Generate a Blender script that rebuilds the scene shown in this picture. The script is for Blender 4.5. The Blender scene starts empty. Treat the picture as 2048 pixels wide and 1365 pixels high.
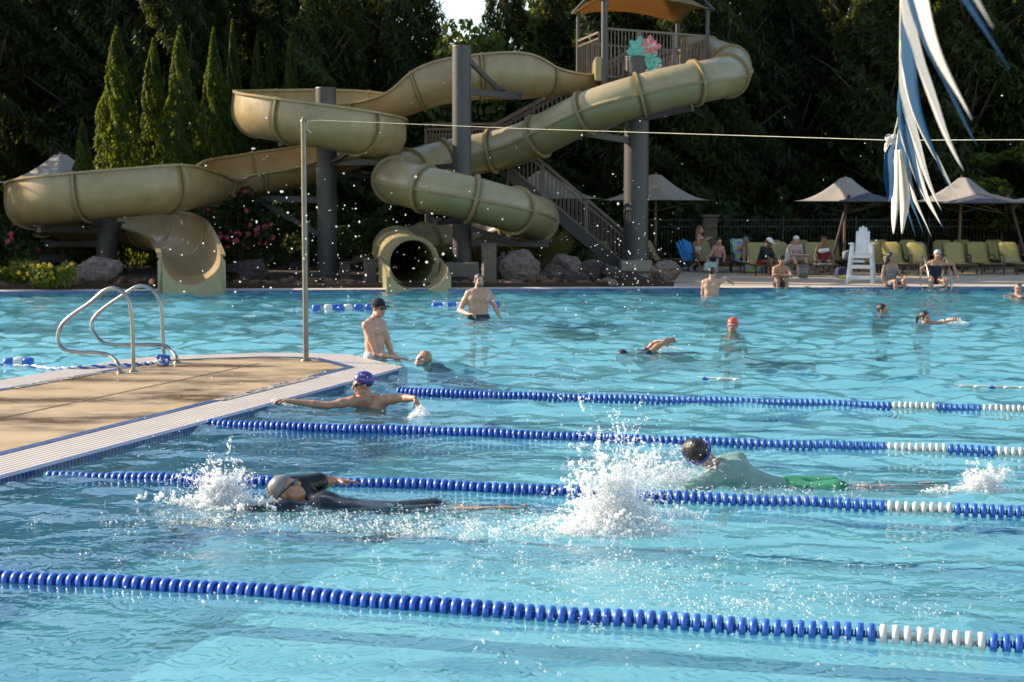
import bpy, bmesh, math, random
import numpy as np
from mathutils import Vector, Matrix, Quaternion, noise

random.seed(7)
np.random.seed(7)
SC = bpy.context.scene
COL = SC.collection
R = math.radians

# ------------------------------------------------------------------ camera
FPX, CX, CY, YH, HCAM = 3100.0, 1024.0, 682.5, 420.0, 2.0
PITCH = math.atan((CY - YH) / FPX)
cam_d = bpy.data.cameras.new("camera")
cam = bpy.data.objects.new("camera", cam_d)
COL.objects.link(cam)
cam.location = (0, 0, HCAM)
cam.rotation_euler = (math.pi / 2 - PITCH, 0, 0)
cam_d.sensor_width = 36
cam_d.lens = 36 * FPX / 2048
cam_d.clip_start = 0.1
cam_d.clip_end = 2000
cam_d.dof.use_dof = True
cam_d.dof.focus_distance = 11.5
cam_d.dof.aperture_fstop = 5.6
SC.camera = cam

# ------------------------------------------------------------------ sky and sun
SUN_ELEV = R(27)
SUN_DIR = Vector((-0.93, 0.36, 0)).normalized()          # horizontal direction towards the sun
SUN_VEC = Vector((SUN_DIR.x * math.cos(SUN_ELEV), SUN_DIR.y * math.cos(SUN_ELEV), math.sin(SUN_ELEV)))
world = bpy.data.worlds.new("World")
SC.world = world
world.use_nodes = True
wn = world.node_tree
wn.nodes.clear()
w_out = wn.nodes.new("ShaderNodeOutputWorld")
w_bg = wn.nodes.new("ShaderNodeBackground")
w_sky = wn.nodes.new("ShaderNodeTexSky")
w_sky.sky_type = 'NISHITA'
w_sky.sun_disc = False
w_sky.sun_elevation = SUN_ELEV
w_sky.sun_rotation = math.atan2(SUN_DIR.x, SUN_DIR.y)
w_sky.air_density = 1.2
w_sky.dust_density = 1.0
w_bg.inputs['Strength'].default_value = 0.15
wn.links.new(w_sky.outputs[0], w_bg.inputs['Color'])
wn.links.new(w_bg.outputs[0], w_out.inputs['Surface'])

sun_d = bpy.data.lights.new("sun", 'SUN')
sun_d.energy = 5.0
sun_d.angle = R(0.5)
sun_d.color = (1.0, 0.86, 0.66)
sun = bpy.data.objects.new("sun", sun_d)
COL.objects.link(sun)
sun.location = (-40, 20, 40)
sun.rotation_euler = SUN_VEC.to_track_quat('Z', 'Y').to_euler()

SC.view_settings.view_transform = 'Standard'
SC.view_settings.look = 'None'
SC.view_settings.exposure = 0.75
SC.view_settings.gamma = 1.0
SC.render.engine = 'CYCLES'
SC.cycles.use_denoising = True
SC.cycles.caustics_reflective = False
SC.cycles.caustics_refractive = False
SC.cycles.max_bounces = 10
SC.cycles.diffuse_bounces = 5
SC.cycles.glossy_bounces = 3
SC.cycles.transmission_bounces = 6
SC.cycles.transparent_max_bounces = 24
SC.cycles.sample_clamp_indirect = 6
SC.cycles.use_adaptive_sampling = True
SC.cycles.adaptive_threshold = 0.02

# ------------------------------------------------------------------ projection helpers (where a sight line meets a height or depth)
_cp, _sp = math.cos(PITCH), math.sin(PITCH)
def ray(px, py):
    a = (px - CX) / FPX
    b = -(py - CY) / FPX
    return Vector((a, _cp + b * _sp, -_sp + b * _cp))
def gz(px, py, z=0.0):
    d = ray(px, py)
    t = (z - HCAM) / d.z
    return Vector((d.x * t, d.y * t, z))
def gy(px, py, Y):
    d = ray(px, py)
    t = Y / d.y
    return Vector((d.x * t, Y, HCAM + d.z * t))
def lerp(a, b, t):
    return a + (b - a) * t

# ------------------------------------------------------------------ objects, labels
def link(o, parent=None):
    COL.objects.link(o)
    if parent is not None:
        o.parent = parent
    return o
def tag(o, label=None, cat=None, group=None, kind=None):
    if label: o["label"] = label
    if cat: o["category"] = cat
    if group: o["group"] = group
    if kind: o["kind"] = kind
    return o
def empty(name, loc=(0, 0, 0), rz=0.0, label=None, cat=None, group=None):
    o = bpy.data.objects.new(name, None)
    o.empty_display_size = 0.1
    COL.objects.link(o)
    o.location = loc
    o.rotation_euler = (0, 0, rz)
    tag(o, label, cat, group)
    return o
KIDS = {}
def children(o):
    return [c for c in bpy.data.objects if c.parent == o]
def copy_tree(o, parent=None):
    c = o.copy()
    COL.objects.link(c)
    if parent is not None:
        c.parent = parent
        c.matrix_parent_inverse = o.matrix_parent_inverse.copy()
    for ch in KIDS_OF(o):
        copy_tree(ch, c)
    return c
def KIDS_OF(o):
    return list(o.children)

# ------------------------------------------------------------------ materials
def newmat(name):
    m = bpy.data.materials.new(name)
    m.use_nodes = True
    return m, m.node_tree, m.node_tree.nodes["Principled BSDF"], m.node_tree.nodes["Material Output"]
def mat(name, c, rough=0.6, c2=None, scale=6.0, detail=4.0, bump=0.0, bscale=None, metal=0.0, spec=0.5,
        sub=0.0, transl=0.0, coords='Object', contrast=0.25, trans=0.0, coat=0.0, stretch=None, tcol=None):
    m, nt, p, out = newmat(name)
    p.inputs['Base Color'].default_value = (*c, 1)
    p.inputs['Roughness'].default_value = rough
    p.inputs['Metallic'].default_value = metal
    p.inputs['Specular IOR Level'].default_value = spec
    if trans: p.inputs['Transmission Weight'].default_value = trans
    if coat: p.inputs['Coat Weight'].default_value = coat
    if sub:
        p.inputs['Subsurface Weight'].default_value = sub
        p.inputs['Subsurface Radius'].default_value = (0.02, 0.008, 0.004)
    tc = nt.nodes.new("ShaderNodeTexCoord")
    vec = tc.outputs[coords]
    if stretch:
        mp = nt.nodes.new("ShaderNodeMapping")
        mp.inputs['Scale'].default_value = stretch
        nt.links.new(vec, mp.inputs['Vector'])
        vec = mp.outputs[0]
    if c2 is not None:
        n = nt.nodes.new("ShaderNodeTexNoise")
        n.inputs['Scale'].default_value = scale
        n.inputs['Detail'].default_value = detail
        n.inputs['Roughness'].default_value = 0.62
        nt.links.new(vec, n.inputs['Vector'])
        r = nt.nodes.new("ShaderNodeValToRGB")
        r.color_ramp.elements[0].position = 0.5 - contrast
        r.color_ramp.elements[1].position = 0.5 + contrast
        r.color_ramp.elements[0].color = (*c, 1)
        r.color_ramp.elements[1].color = (*c2, 1)
        nt.links.new(n.outputs['Fac'], r.inputs[0])
        nt.links.new(r.outputs[0], p.inputs['Base Color'])
    if bump:
        n2 = nt.nodes.new("ShaderNodeTexNoise")
        n2.inputs['Scale'].default_value = bscale or scale * 3
        n2.inputs['Detail'].default_value = 5
        nt.links.new(vec, n2.inputs['Vector'])
        b = nt.nodes.new("ShaderNodeBump")
        b.inputs['Strength'].default_value = bump
        b.inputs['Distance'].default_value = 0.02
        nt.links.new(n2.outputs['Fac'], b.inputs['Height'])
        nt.links.new(b.outputs[0], p.inputs['Normal'])
    if transl:
        t = nt.nodes.new("ShaderNodeBsdfTranslucent")
        t.inputs['Color'].default_value = (*(tcol or c), 1)
        mx = nt.nodes.new("ShaderNodeMixShader")
        mx.inputs[0].default_value = transl
        nt.links.new(p.outputs[0], mx.inputs[1])
        nt.links.new(t.outputs[0], mx.inputs[2])
        nt.links.new(mx.outputs[0], out.inputs['Surface'])
    return m

# ------------------------------------------------------------------ mesh builder
def np_mesh(name, v, f, mats=None, smooth=False, midx=None):
    v = np.asarray(v, dtype=np.float32)
    f = np.asarray(f, dtype=np.int32)
    me = bpy.data.meshes.new(name)
    k = f.shape[1]
    me.vertices.add(len(v))
    me.vertices.foreach_set("co", v.ravel())
    me.loops.add(f.size)
    me.loops.foreach_set("vertex_index", f.ravel())
    me.polygons.add(len(f))
    me.polygons.foreach_set("loop_start", np.arange(len(f), dtype=np.int32) * k)
    me.polygons.foreach_set("loop_total", np.full(len(f), k, dtype=np.int32))
    if midx is not None:
        me.polygons.foreach_set("material_index", np.asarray(midx, dtype=np.int32))
    me.polygons.foreach_set("use_smooth", np.full(len(f), bool(smooth)))
    for m in (mats or []):
        me.materials.append(m)
    me.update(calc_edges=True)
    return me
def np_obj(name, v, f, mats=None, parent=None, smooth=False, midx=None):
    return link(bpy.data.objects.new(name, np_mesh(name, v, f, mats, smooth, midx)), parent)

class MB:
    def __init__(s):
        s.v, s.f, s.m, s.sm = [], [], [], []
    def add(s, vs, fs, mi=0, smooth=False):
        b = len(s.v)
        s.v += [tuple(v) for v in vs]
        for f in fs:
            s.f.append(tuple(i + b for i in f))
            s.m.append(mi)
            s.sm.append(smooth)
        return s
    def box(s, c, size, mi=0, rot=None, taper=1.0):
        x, y, z = size[0] / 2, size[1] / 2, size[2] / 2
        vs = [Vector((sx * x * (taper if sz > 0 else 1), sy * y * (taper if sz > 0 else 1), sz * z)) for sz in (-1, 1) for sy in (-1, 1) for sx in (-1, 1)]
        if rot is not None:
            vs = [rot @ v for v in vs]
        c = Vector(c)
        return s.add([v + c for v in vs], [(0, 2, 3, 1), (4, 5, 7, 6), (0, 1, 5, 4), (2, 6, 7, 3), (0, 4, 6, 2), (1, 3, 7, 5)], mi)
    def bar(s, p0, p1, w, h, mi=0, up=(0, 0, 1)):
        p0, p1 = Vector(p0), Vector(p1)
        d = (p1 - p0)
        L = d.length
        d.normalize()
        upv = Vector(up)
        if abs(d.dot(upv)) > 0.98: upv = Vector((0, 1, 0))
        sx = d.cross(upv).normalized()
        uz = sx.cross(d).normalized()
        M = Matrix((sx, d, uz)).transposed()
        return s.box((p0 + p1) / 2, (w, L, h), mi, M)
    def cyl(s, p0, p1, r0, r1=None, n=12, mi=0, caps=True, smooth=True):
        r1 = r0 if r1 is None else r1
        return s.tube([p0, p1], [r0, r1], n, mi, caps, smooth)
    def tube(s, pts, rad, n=10, mi=0, caps=True, smooth=True, closed=False):
        pts = [Vector(p) for p in pts]
        if not isinstance(rad, (list, tuple)): rad = [rad] * len(pts)
        rings, prev = [], None
        N = len(pts)
        for i, p in enumerate(pts):
            if closed: t = pts[(i + 1) % N] - pts[i - 1]
            else: t = pts[min(i + 1, N - 1)] - pts[max(i - 1, 0)]
            t.normalize()
            if prev is None:
                a = Vector((0, 0, 1)) if abs(t.z) < 0.9 else Vector((1, 0, 0))
                u = t.cross(a).normalized()
            else:
                u = (prev - t * prev.dot(t)).normalized()
            prev = u
            w = t.cross(u)
            rings.append([p + (u * math.cos(2 * math.pi * k / n) + w * math.sin(2 * math.pi * k / n)) * rad[i] for k in range(n)])
        vs = [v for r in rings for v in r]
        fs = []
        M = N if closed else N - 1
        for i in range(M):
            j = (i + 1) % N
            for k in range(n):
                k2 = (k + 1) % n
                fs.append((i * n + k, i * n + k2, j * n + k2, j * n + k))
        s.add(vs, fs, mi, smooth)
        if caps and not closed:
            s.add(rings[0], [tuple(range(n - 1, -1, -1))], mi)
            s.add(rings[-1], [tuple(range(n))], mi)
        return s
    def lathe(s, prof, n=24, mi=0, M=None, smooth=True):
        vs, fs = [], []
        for (r, z) in prof:
            for k in range(n):
                a = 2 * math.pi * k / n
                v = Vector((r * math.cos(a), r * math.sin(a), z))
                vs.append(M @ v if M is not None else v)
        for i in range(len(prof) - 1):
            for k in range(n):
                k2 = (k + 1) % n
                fs.append((i * n + k, i * n + k2, (i + 1) * n + k2, (i + 1) * n + k))
        return s.add(vs, fs, mi, smooth)
    def ell(s, c, r, mi=0, rot=None, nu=12, nv=8):
        c = Vector(c)
        vs = [Vector((0, 0, -r[2]))]
        for j in range(1, nv):
            ph = -math.pi / 2 + math.pi * j / nv
            for i in range(nu):
                th = 2 * math.pi * i / nu
                vs.append(Vector((r[0] * math.cos(ph) * math.cos(th), r[1] * math.cos(ph) * math.sin(th), r[2] * math.sin(ph))))
        vs.append(Vector((0, 0, r[2])))
        if rot is not None: vs = [rot @ v for v in vs]
        fs = []
        for i in range(nu):
            fs.append((0, 1 + (i + 1) % nu, 1 + i))
        for j in range(nv - 2):
            for i in range(nu):
                a, b = 1 + j * nu + i, 1 + j * nu + (i + 1) % nu
                fs.append((a, b, b + nu, a + nu))
        t = len(vs) - 1
        o = 1 + (nv - 2) * nu
        for i in range(nu):
            fs.append((o + i, o + (i + 1) % nu, t))
        return s.add([v + c for v in vs], fs, mi, True)
    def prism(s, poly, z0, z1, mi=0):
        n = len(poly)
        vs = [(x, y, z0) for x, y in poly] + [(x, y, z1) for x, y in poly]
        fs = [tuple(range(n - 1, -1, -1)), tuple(range(n, 2 * n))]
        for i in range(n):
            j = (i + 1) % n
            fs.append((i, j, n + j, n + i))
        return s.add(vs, fs, mi)
    def build(s, name, mats, parent=None, loc=None, bevel=0.0):
        me = bpy.data.meshes.new(name)
        me.from_pydata(s.v, [], s.f)
        if not isinstance(mats, (list, tuple)): mats = [mats]
        for m in mats: me.materials.append(m)
        me.polygons.foreach_set("material_index", s.m)
        me.polygons.foreach_set("use_smooth", s.sm)
        me.update()
        o = link(bpy.data.objects.new(name, me), parent)
        if loc is not None: o.location = loc
        if bevel:
            b = o.modifiers.new("bevel", 'BEVEL')
            b.width = bevel
            b.segments = 2
            b.limit_method = 'ANGLE'
        return o

def catmull(pts, n=8):
    """pts: list of equal-length tuples -> smooth list of the same."""
    P = [np.array(p, float) for p in pts]
    P = [2 * P[0] - P[1]] + P + [2 * P[-1] - P[-2]]
    out = []
    for i in range(1, len(P) - 2):
        for k in range(n):
            t = k / n
            a, b, c, d = P[i - 1], P[i], P[i + 1], P[i + 2]
            out.append(0.5 * ((2 * b) + (-a + c) * t + (2 * a - 5 * b + 4 * c - d) * t * t + (-a + 3 * b - 3 * c + d) * t ** 3))
    out.append(P[-2])
    return out

WHITE_PAINT = (0.75, 0.75, 0.75)
# ================================================================== the setting: pool, water, decks, ground
ZD = 0.05      # deck height over the water
m_concrete = mat("tan_concrete", (0.34, 0.245, 0.15), 0.75, (0.52, 0.41, 0.28), 1.1, 8, 0.15, 60)
m_far_concrete = mat("far_concrete", (0.36, 0.27, 0.19), 0.85, (0.48, 0.37, 0.27), 0.9, 8, 0.1, 30)
m_coping = mat("pale_coping", (0.52, 0.44, 0.36), 0.7, (0.62, 0.54, 0.45), 4, 5, 0.1, 60)
m_mulch = mat("mulch", (0.02, 0.012, 0.007), 0.95, (0.075, 0.043, 0.024), 9, 9, 0.8, 25)
m_earth = mat("earth", (0.03, 0.025, 0.015), 0.95, (0.07, 0.06, 0.03), 1.5, 8, 0.4, 12)

def tile_mat(name, c1, c2, grout, size):
    m, nt, p, out = newmat(name)
    tc = nt.nodes.new("ShaderNodeTexCoord")
    b = nt.nodes.new("ShaderNodeTexBrick")
    b.offset = 0.0
    b.inputs['Color1'].default_value = (*c1, 1)
    b.inputs['Color2'].default_value = (*c2, 1)
    b.inputs['Mortar'].default_value = (*grout, 1)
    b.inputs['Scale'].default_value = 1.0
    b.inputs['Mortar Size'].default_value = size * 0.06
    b.inputs['Brick Width'].default_value = size
    b.inputs['Row Height'].default_value = size
    nt.links.new(tc.outputs['UV'], b.inputs['Vector'])
    nt.links.new(b.outputs['Color'], p.inputs['Base Color'])
    p.inputs['Roughness'].default_value = 0.2
    return m
m_bluetile = tile_mat("blue_tile", (0.015, 0.045, 0.22), (0.05, 0.14, 0.38), (0.30, 0.32, 0.36), 0.05)
m_navytile = tile_mat("navy_tile", (0.008, 0.018, 0.09), (0.02, 0.05, 0.2), (0.25, 0.28, 0.34), 0.05)

# --- pool basin
m_floor = mat("pool_plaster", (0.62, 0.78, 0.85), 0.8, (0.72, 0.845, 0.90), 0.8, 6)
DEPTH = 0.9
FAR_A, FAR_B = gz(0, 583, ZD), gz(2048, 573, ZD)
far_dir = (FAR_B - FAR_A).normalized()
def far_pt(x, off=0.0, z=ZD):
    t = (x - FAR_A.x) / far_dir.x
    n = Vector((-far_dir.y, far_dir.x, 0))
    p = FAR_A + far_dir * t + n * off
    return Vector((p.x, p.y, z))
mb = MB()
mb.add([(-40, -3, -DEPTH), (40, -3, -DEPTH), (40, 46, -DEPTH), (-40, 46, -DEPTH)], [(0, 1, 2, 3)])
o = mb.build("pool_floor", m_floor); tag(o, kind="structure")

# far pool wall with a tile band
n = Vector((-far_dir.y, far_dir.x, 0))
a, b = far_pt(-32), far_pt(32)
o = MB().add([(a.x, a.y, -DEPTH - .1), (b.x, b.y, -DEPTH - .1), (b.x, b.y, -0.17), (a.x, a.y, -0.17)], [(0, 1, 2, 3)]).build("pool_wall", m_floor)
tag(o, kind="structure")

def strip(name, pts_a, pts_b, z, mats, thick=0.0, vlen=True):
    """A ribbon between two polylines, with UVs in metres."""
    me = bpy.data.meshes.new(name)
    bm = bmesh.new()
    uvl = bm.loops.layers.uv.new("UVMap")
    va = [bm.verts.new((p[0], p[1], p[2] if len(p) > 2 else z)) for p in pts_a]
    vb = [bm.verts.new((p[0], p[1], p[2] if len(p) > 2 else z)) for p in pts_b]
    d = 0.0
    for i in range(len(va) - 1):
        f = bm.faces.new((va[i], va[i + 1], vb[i + 1], vb[i]))
        L = (va[i + 1].co - va[i].co).length
        w0 = (vb[i].co - va[i].co).length
        w1 = (vb[i + 1].co - va[i + 1].co).length
        for lp, uv in zip(f.loops, ((d, 0), (d + L, 0), (d + L, w1), (d, w0))):
            lp[uvl].uv = uv
        d += L
    bm.normal_update()
    bm.to_mesh(me); bm.free()
    me.materials.append(mats)
    return link(bpy.data.objects.new(name, me))
o = strip("waterline_tiles", [(a.x, a.y, -0.17), (b.x, b.y, -0.17)], [(a.x, a.y, ZD), (b.x, b.y, ZD)], 0, m_bluetile); tag(o, kind="structure")
# far coping and deck, planting bed, ground to the horizon
def band(name, o0, o1, x0, x1, z0, z1, m):
    p = [far_pt(x0, o0, z0), far_pt(x1, o0, z0), far_pt(x1, o1, z1), far_pt(x0, o1, z1)]
    o = MB().add(p, [(0, 1, 2, 3)]).build(name, m); tag(o, kind="structure"); return o
band("pool_coping", 0.0, 0.75, -32, 32, ZD, ZD + .005, m_coping)
band("far_deck", 0.75, 22, 4.2, 40, ZD + .005, ZD + .05, m_far_concrete)
band("planting_bed", 0.75, 22, -40, 4.2, ZD + .012, ZD + .35, m_mulch)
# low stone edging of the bed
rk = random.Random(3)
mb = MB()
mb.add([(-400, 47, 0.02), (400, 47, 0.02), (400, 900, 0.02), (-400, 900, 0.02)], [(0, 1, 2, 3)])
mb.add([(-400, -60, -1.9), (400, -60, -1.9), (400, 47, -1.9), (-400, 47, -1.9)], [(0, 1, 2, 3)])
o = mb.build("ground", m_earth); tag(o, kind="structure")

# --- lane lines on the pool floor, the nearest doubling as the rope's painted shadow
ROPE_D = Vector((-13024.0, 3100.0, 0)).normalized() * -1      # lane direction, towards the right
ROPE_N = Vector((-ROPE_D.y, ROPE_D.x, 0))
m_lane_and_shadow = mat("lane_line_and_rope_shadow", (0.02, 0.06, 0.22), 0.5, (0.03, 0.09, 0.3), 20)
def floor_line(p0, p1, w):
    d = (p1 - p0).normalized(); s = Vector((-d.y, d.x, 0)) * w / 2
    return [(p0 - s).to_tuple()[:2] + (-DEPTH + .004,), (p1 - s).to_tuple()[:2] + (-DEPTH + .004,),
            (p1 + s).to_tuple()[:2] + (-DEPTH + .004,), (p0 + s).to_tuple()[:2] + (-DEPTH + .004,)]
mb = MB()
for (px, py) in ((400, 1256), (860, 1010), (830, 905), (1000, 845)):
    p0 = gz(px, py, -DEPTH + .004)
    mb.add(floor_line(p0, p0 + ROPE_D * 30, 0.28), [(0, 1, 2, 3)])
    mb.add([(v[0], v[1], v[2] + .004) for v in floor_line(p0 - ROPE_N * .55, p0 + ROPE_N * .55, 0.28)], [(0, 1, 2, 3)])
o = mb.build("lane_lines_and_rope_shadow", m_lane_and_shadow); tag(o, kind="structure")

# --- the peninsula: concrete island with tiled edge and grated gutter
NE0, NE1 = gz(0, 955, ZD), gz(815, 734, ZD)
ndir = (NE1 - NE0).normalized()
NE_OUT = NE0 - ndir * 14
back = [gz(711, 709.5, ZD), gz(620, 706, ZD), gz(530, 705, ZD), gz(400, 709, ZD), gz(300, 713, ZD), gz(239, 719, ZD), gz(120, 739, ZD), gz(0, 759, ZD)]
bdir = (back[-1] - back[-3]).normalized()
outline = [NE_OUT, NE0, lerp(NE0, NE1, .5), NE1] + back + [back[-1] + bdir * 14]
outl2 = [Vector((p.x, p.y)) for p in outline]
def inset(poly, d):
    out = []
    N = len(poly)
    for i in range(N):
        p = poly[i]
        e0 = (poly[i] - poly[i - 1]).normalized() if i else (poly[1] - poly[0]).normalized()
        e1 = (poly[(i + 1) % N] - poly[i]).normalized() if i < N - 1 else e0
        n0, n1 = Vector((-e0.y, e0.x)), Vector((-e1.y, e1.x))
        m = (n0 + n1)
        m.normalize()
        k = max(0.35, m.dot(n0))
        out.append(p + m * d / k)
    return out
PEN = outl2
nose = inset(PEN, 0.055); grate_in = inset(PEN, 0.60); tile_in = inset(PEN, 0.72)
def ribbon(name, A, B, za, zb, m):
    o = strip(name, [(p.x, p.y, za) for p in A], [(p.x, p.y, zb) for p in B], 0, m)
    tag(o, kind="structure"); return o
ribbon("island_wall", PEN, PEN, -DEPTH - .05, -0.16, m_floor)
ribbon("island_edge_tiles", PEN, PEN, -0.16, ZD - .012, m_navytile)
ribbon("island_nosing_tiles", PEN, nose, ZD - .012, ZD, m_navytile)
# gutter grating: ribs running along the edge
m_grate, nt, p, out = newmat("gutter_grate")
tc = nt.nodes.new("ShaderNodeTexCoord")
sep = nt.nodes.new("ShaderNodeSeparateXYZ")
nt.links.new(tc.outputs['UV'], sep.inputs[0])
mul = nt.nodes.new("ShaderNodeMath"); mul.operation = 'MULTIPLY'; mul.inputs[1].default_value = 2 * math.pi / 0.062
sn = nt.nodes.new("ShaderNodeMath"); sn.operation = 'SINE'
nt.links.new(sep.outputs['Y'], mul.inputs[0]); nt.links.new(mul.outputs[0], sn.inputs[0])
rp = nt.nodes.new("ShaderNodeValToRGB")
rp.color_ramp.elements[0].position = 0.25; rp.color_ramp.elements[0].color = (0.36, 0.30, 0.25, 1)
rp.color_ramp.elements[1].position = 0.55; rp.color_ramp.elements[1].color = (0.66, 0.57, 0.50, 1)
mr = nt.nodes.new("ShaderNodeMapRange"); mr.inputs[1].default_value = -1; mr.inputs[2].default_value = 1
nt.links.new(sn.outputs[0], mr.inputs[0]); nt.links.new(mr.outputs[0], rp.inputs[0])
mz = nt.nodes.new("ShaderNodeTexNoise"); mz.inputs['Scale'].default_value = 2.5; mz.inputs['Detail'].default_value = 6
mzr = nt.nodes.new("ShaderNodeMapRange"); mzr.inputs[3].default_value = .75; mzr.inputs[4].default_value = 1.1
nt.links.new(tc.outputs['Object'], mz.inputs['Vector']); nt.links.new(mz.outputs[0], mzr.inputs[0])
mm = nt.nodes.new("ShaderNodeMix"); mm.data_type = 'RGBA'; mm.blend_type = 'MULTIPLY'; mm.inputs[0].default_value = 1
nt.links.new(rp.outputs[0], mm.inputs[6]); nt.links.new(mzr.outputs[0], mm.inputs[7])
nt.links.new(mm.outputs[2], p.inputs['Base Color'])
bp = nt.nodes.new("ShaderNodeBump"); bp.inputs['Strength'].default_value = 0.7; bp.inputs['Distance'].default_value = 0.01
nt.links.new(mr.outputs[0], bp.inputs['Height']); nt.links.new(bp.outputs[0], p.inputs['Normal'])
p.inputs['Roughness'].default_value = 0.45
ribbon("gutter_grating", nose, grate_in, ZD, ZD, m_grate)
ribbon("island_tile_band", grate_in, tile_in, ZD + .003, ZD + .003, m_bluetile)
# concrete top: one slab, a construction joint as a groove, wet patches from a material
m_slab, nt, p, out = newmat("island_concrete")
tc = nt.nodes.new("ShaderNodeTexCoord")
def tex(scale, det=6, src='Object', rough=.6, stretch=None):
    t = nt.nodes.new("ShaderNodeTexNoise"); t.inputs['Scale'].default_value = scale; t.inputs['Detail'].default_value = det
    t.inputs['Roughness'].default_value = rough
    v = tc.outputs[src]
    if stretch:
        mp = nt.nodes.new("ShaderNodeMapping"); mp.inputs['Scale'].default_value = stretch; mp.inputs['Rotation'].default_value = (0, 0, R(8))
        nt.links.new(v, mp.inputs['Vector']); v = mp.outputs[0]
    nt.links.new(v, t.inputs['Vector']); return t
n1, n2, n3 = tex(1.3), tex(38, 6), tex(0.75, 7, stretch=(0.8, 1.5, 1), rough=.66)
r1 = nt.nodes.new("ShaderNodeValToRGB")
r1.color_ramp.elements[0].position = .3; r1.color_ramp.elements[0].color = (0.42, 0.285, 0.135, 1)
r1.color_ramp.elements[1].position = .7; r1.color_ramp.elements[1].color = (0.55, 0.405, 0.225, 1)
nt.links.new(n1.outputs[0], r1.inputs[0])
wet = nt.nodes.new("ShaderNodeValToRGB")
wet.color_ramp.elements[0].position = .44; wet.color_ramp.elements[0].color = (0, 0, 0, 1)
wet.color_ramp.elements[1].position = .60; wet.color_ramp.elements[1].color = (1, 1, 1, 1)
nt.links.new(n3.outputs[0], wet.inputs[0])
dk = nt.nodes.new("ShaderNodeMix"); dk.data_type = 'RGBA'; dk.blend_type = 'MULTIPLY'
dk.inputs[7].default_value = (0.42, 0.33, 0.22, 1)
nt.links.new(wet.outputs[0], dk.inputs[0]); nt.links.new(r1.outputs[0], dk.inputs[6])
gr = nt.nodes.new("ShaderNodeMix"); gr.data_type = 'RGBA'; gr.blend_type = 'MULTIPLY'; gr.inputs[0].default_value = .35
nt.links.new(dk.outputs[2], gr.inputs[6]); nt.links.new(n2.outputs[0], gr.inputs[7])
nt.links.new(gr.outputs[2], p.inputs['Base Color'])
rr = nt.nodes.new("ShaderNodeMapRange"); rr.inputs[3].default_value = .75; rr.inputs[4].default_value = .22
nt.links.new(wet.outputs[0], rr.inputs[0]); nt.links.new(rr.outputs[0], p.inputs['Roughness'])
b2 = nt.nodes.new("ShaderNodeBump"); b2.inputs['Strength'].default_value = .25; b2.inputs['Distance'].default_value = .004
nt.links.new(n2.outputs[0], b2.inputs['Height']); nt.links.new(b2.outputs[0], p.inputs['Normal'])
mb = MB()
top = [(q.x, q.y) for q in tile_in]
mb.add([(x, y, ZD) for x, y in top], [tuple(range(len(top)))])
o = mb.build("island_deck", m_slab); tag(o, kind="structure")
m_joint = mat("joint_filler", (0.10, 0.065, 0.035), 0.8, (0.17, 0.11, 0.06), 10)
j0, j1 = gz(-60, 850, ZD), gz(520, 727, ZD)
d = (j1 - j0).normalized(); sd = Vector((-d.y, d.x, 0)) * 0.014
o = MB().add([tuple(j0 - sd)[:2] + (ZD + .004,), tuple(j1 - sd)[:2] + (ZD + .004,), tuple(j1 + sd)[:2] + (ZD + .004,), tuple(j0 + sd)[:2] + (ZD + .004,)], [(0, 1, 2, 3)]).build("deck_joint", m_joint)
tag(o, kind="structure")

# --- worn depth marker tiles let into the tile band
m_marker = mat("cream_marker_tile", (0.52, 0.46, 0.38), 0.3, (0.60, 0.54, 0.46), 9)
m_markd = mat("dark_marker_print", (0.03, 0.03, 0.04), 0.4, (0.06, 0.05, 0.05), 9)
m_markr = mat("red_marker_print", (0.45, 0.10, 0.05), 0.4, (0.5, 0.14, 0.08), 9)
def marker_row(pa, pb, pattern, seed):
    q = random.Random(seed)
    a, b = gz(*pa, ZD + .008), gz(*pb, ZD + .008)
    d = (b - a).normalized(); s = Vector((-d.y, d.x, 0))
    L = (b - a).length / len(pattern)
    mb = MB()
    for i, ch in enumerate(pattern):
        if ch == ' ': continue
        c = a + d * L * (i + .5)
        mi = 3 if ch == 'b' else 0
        def quad(cu, cv, w, h, z, m):
            p = [c + d * (cu + x * w / 2) + s * (cv + y * h / 2) + Vector((0, 0, z)) for x, y in ((-1, -1), (1, -1), (1, 1), (-1, 1))]
            mb.add(p, [(0, 1, 2, 3)], m)
        quad(0, 0, L * .93, .135, 0, mi)
        if ch in 'xr':
            m = 2 if ch == 'r' else 1
            for _ in range(3):
                if q.random() < .5: quad(q.uniform(-.25, .25) * L, q.uniform(-.03, .03), L * .14, .085, .003, m)
                else: quad(q.uniform(-.1, .1) * L, q.uniform(-.045, .045), L * .45, .018, .003, m)
    o = mb.build("depth_marker_tiles", [m_marker, m_markd, m_markr, m_bluetile]); tag(o, kind="structure")
_t = tile_in; _g = grate_in
def band_pt(px, py):
    """Nearest point on the middle of the tile band."""
    p = gz(px, py, ZD); best = None
    for i in range(len(_t) - 1):
        a, b = (_t[i] + _g[i]) / 2, (_t[i + 1] + _g[i + 1]) / 2
        e = b - a; t = max(0, min(1, (Vector((p.x, p.y)) - a).dot(e) / e.length_squared))
        c = a + e * t; dd = (c - Vector((p.x, p.y))).length
        if best is None or dd < best[0]: best = (dd, c)
    return best[1]
def proj(v):
    d_ = Vector((v.x, v.y, ZD)) - Vector((0, 0, HCAM))
    xc, yc, zc = d_.x, d_.y * _sp + d_.z * _cp, d_.y * _cp - d_.z * _sp
    return (CX + FPX * xc / zc, CY - FPX * yc / zc)
marker_row(proj(band_pt(420, 800)), proj(band_pt(632, 753)), "rxxrxxbxrbxxrxxx", 3)
marker_row(proj(band_pt(0, 776)), proj(band_pt(185, 743)), "xbbxxbxxxxbbxx", 4)

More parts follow.
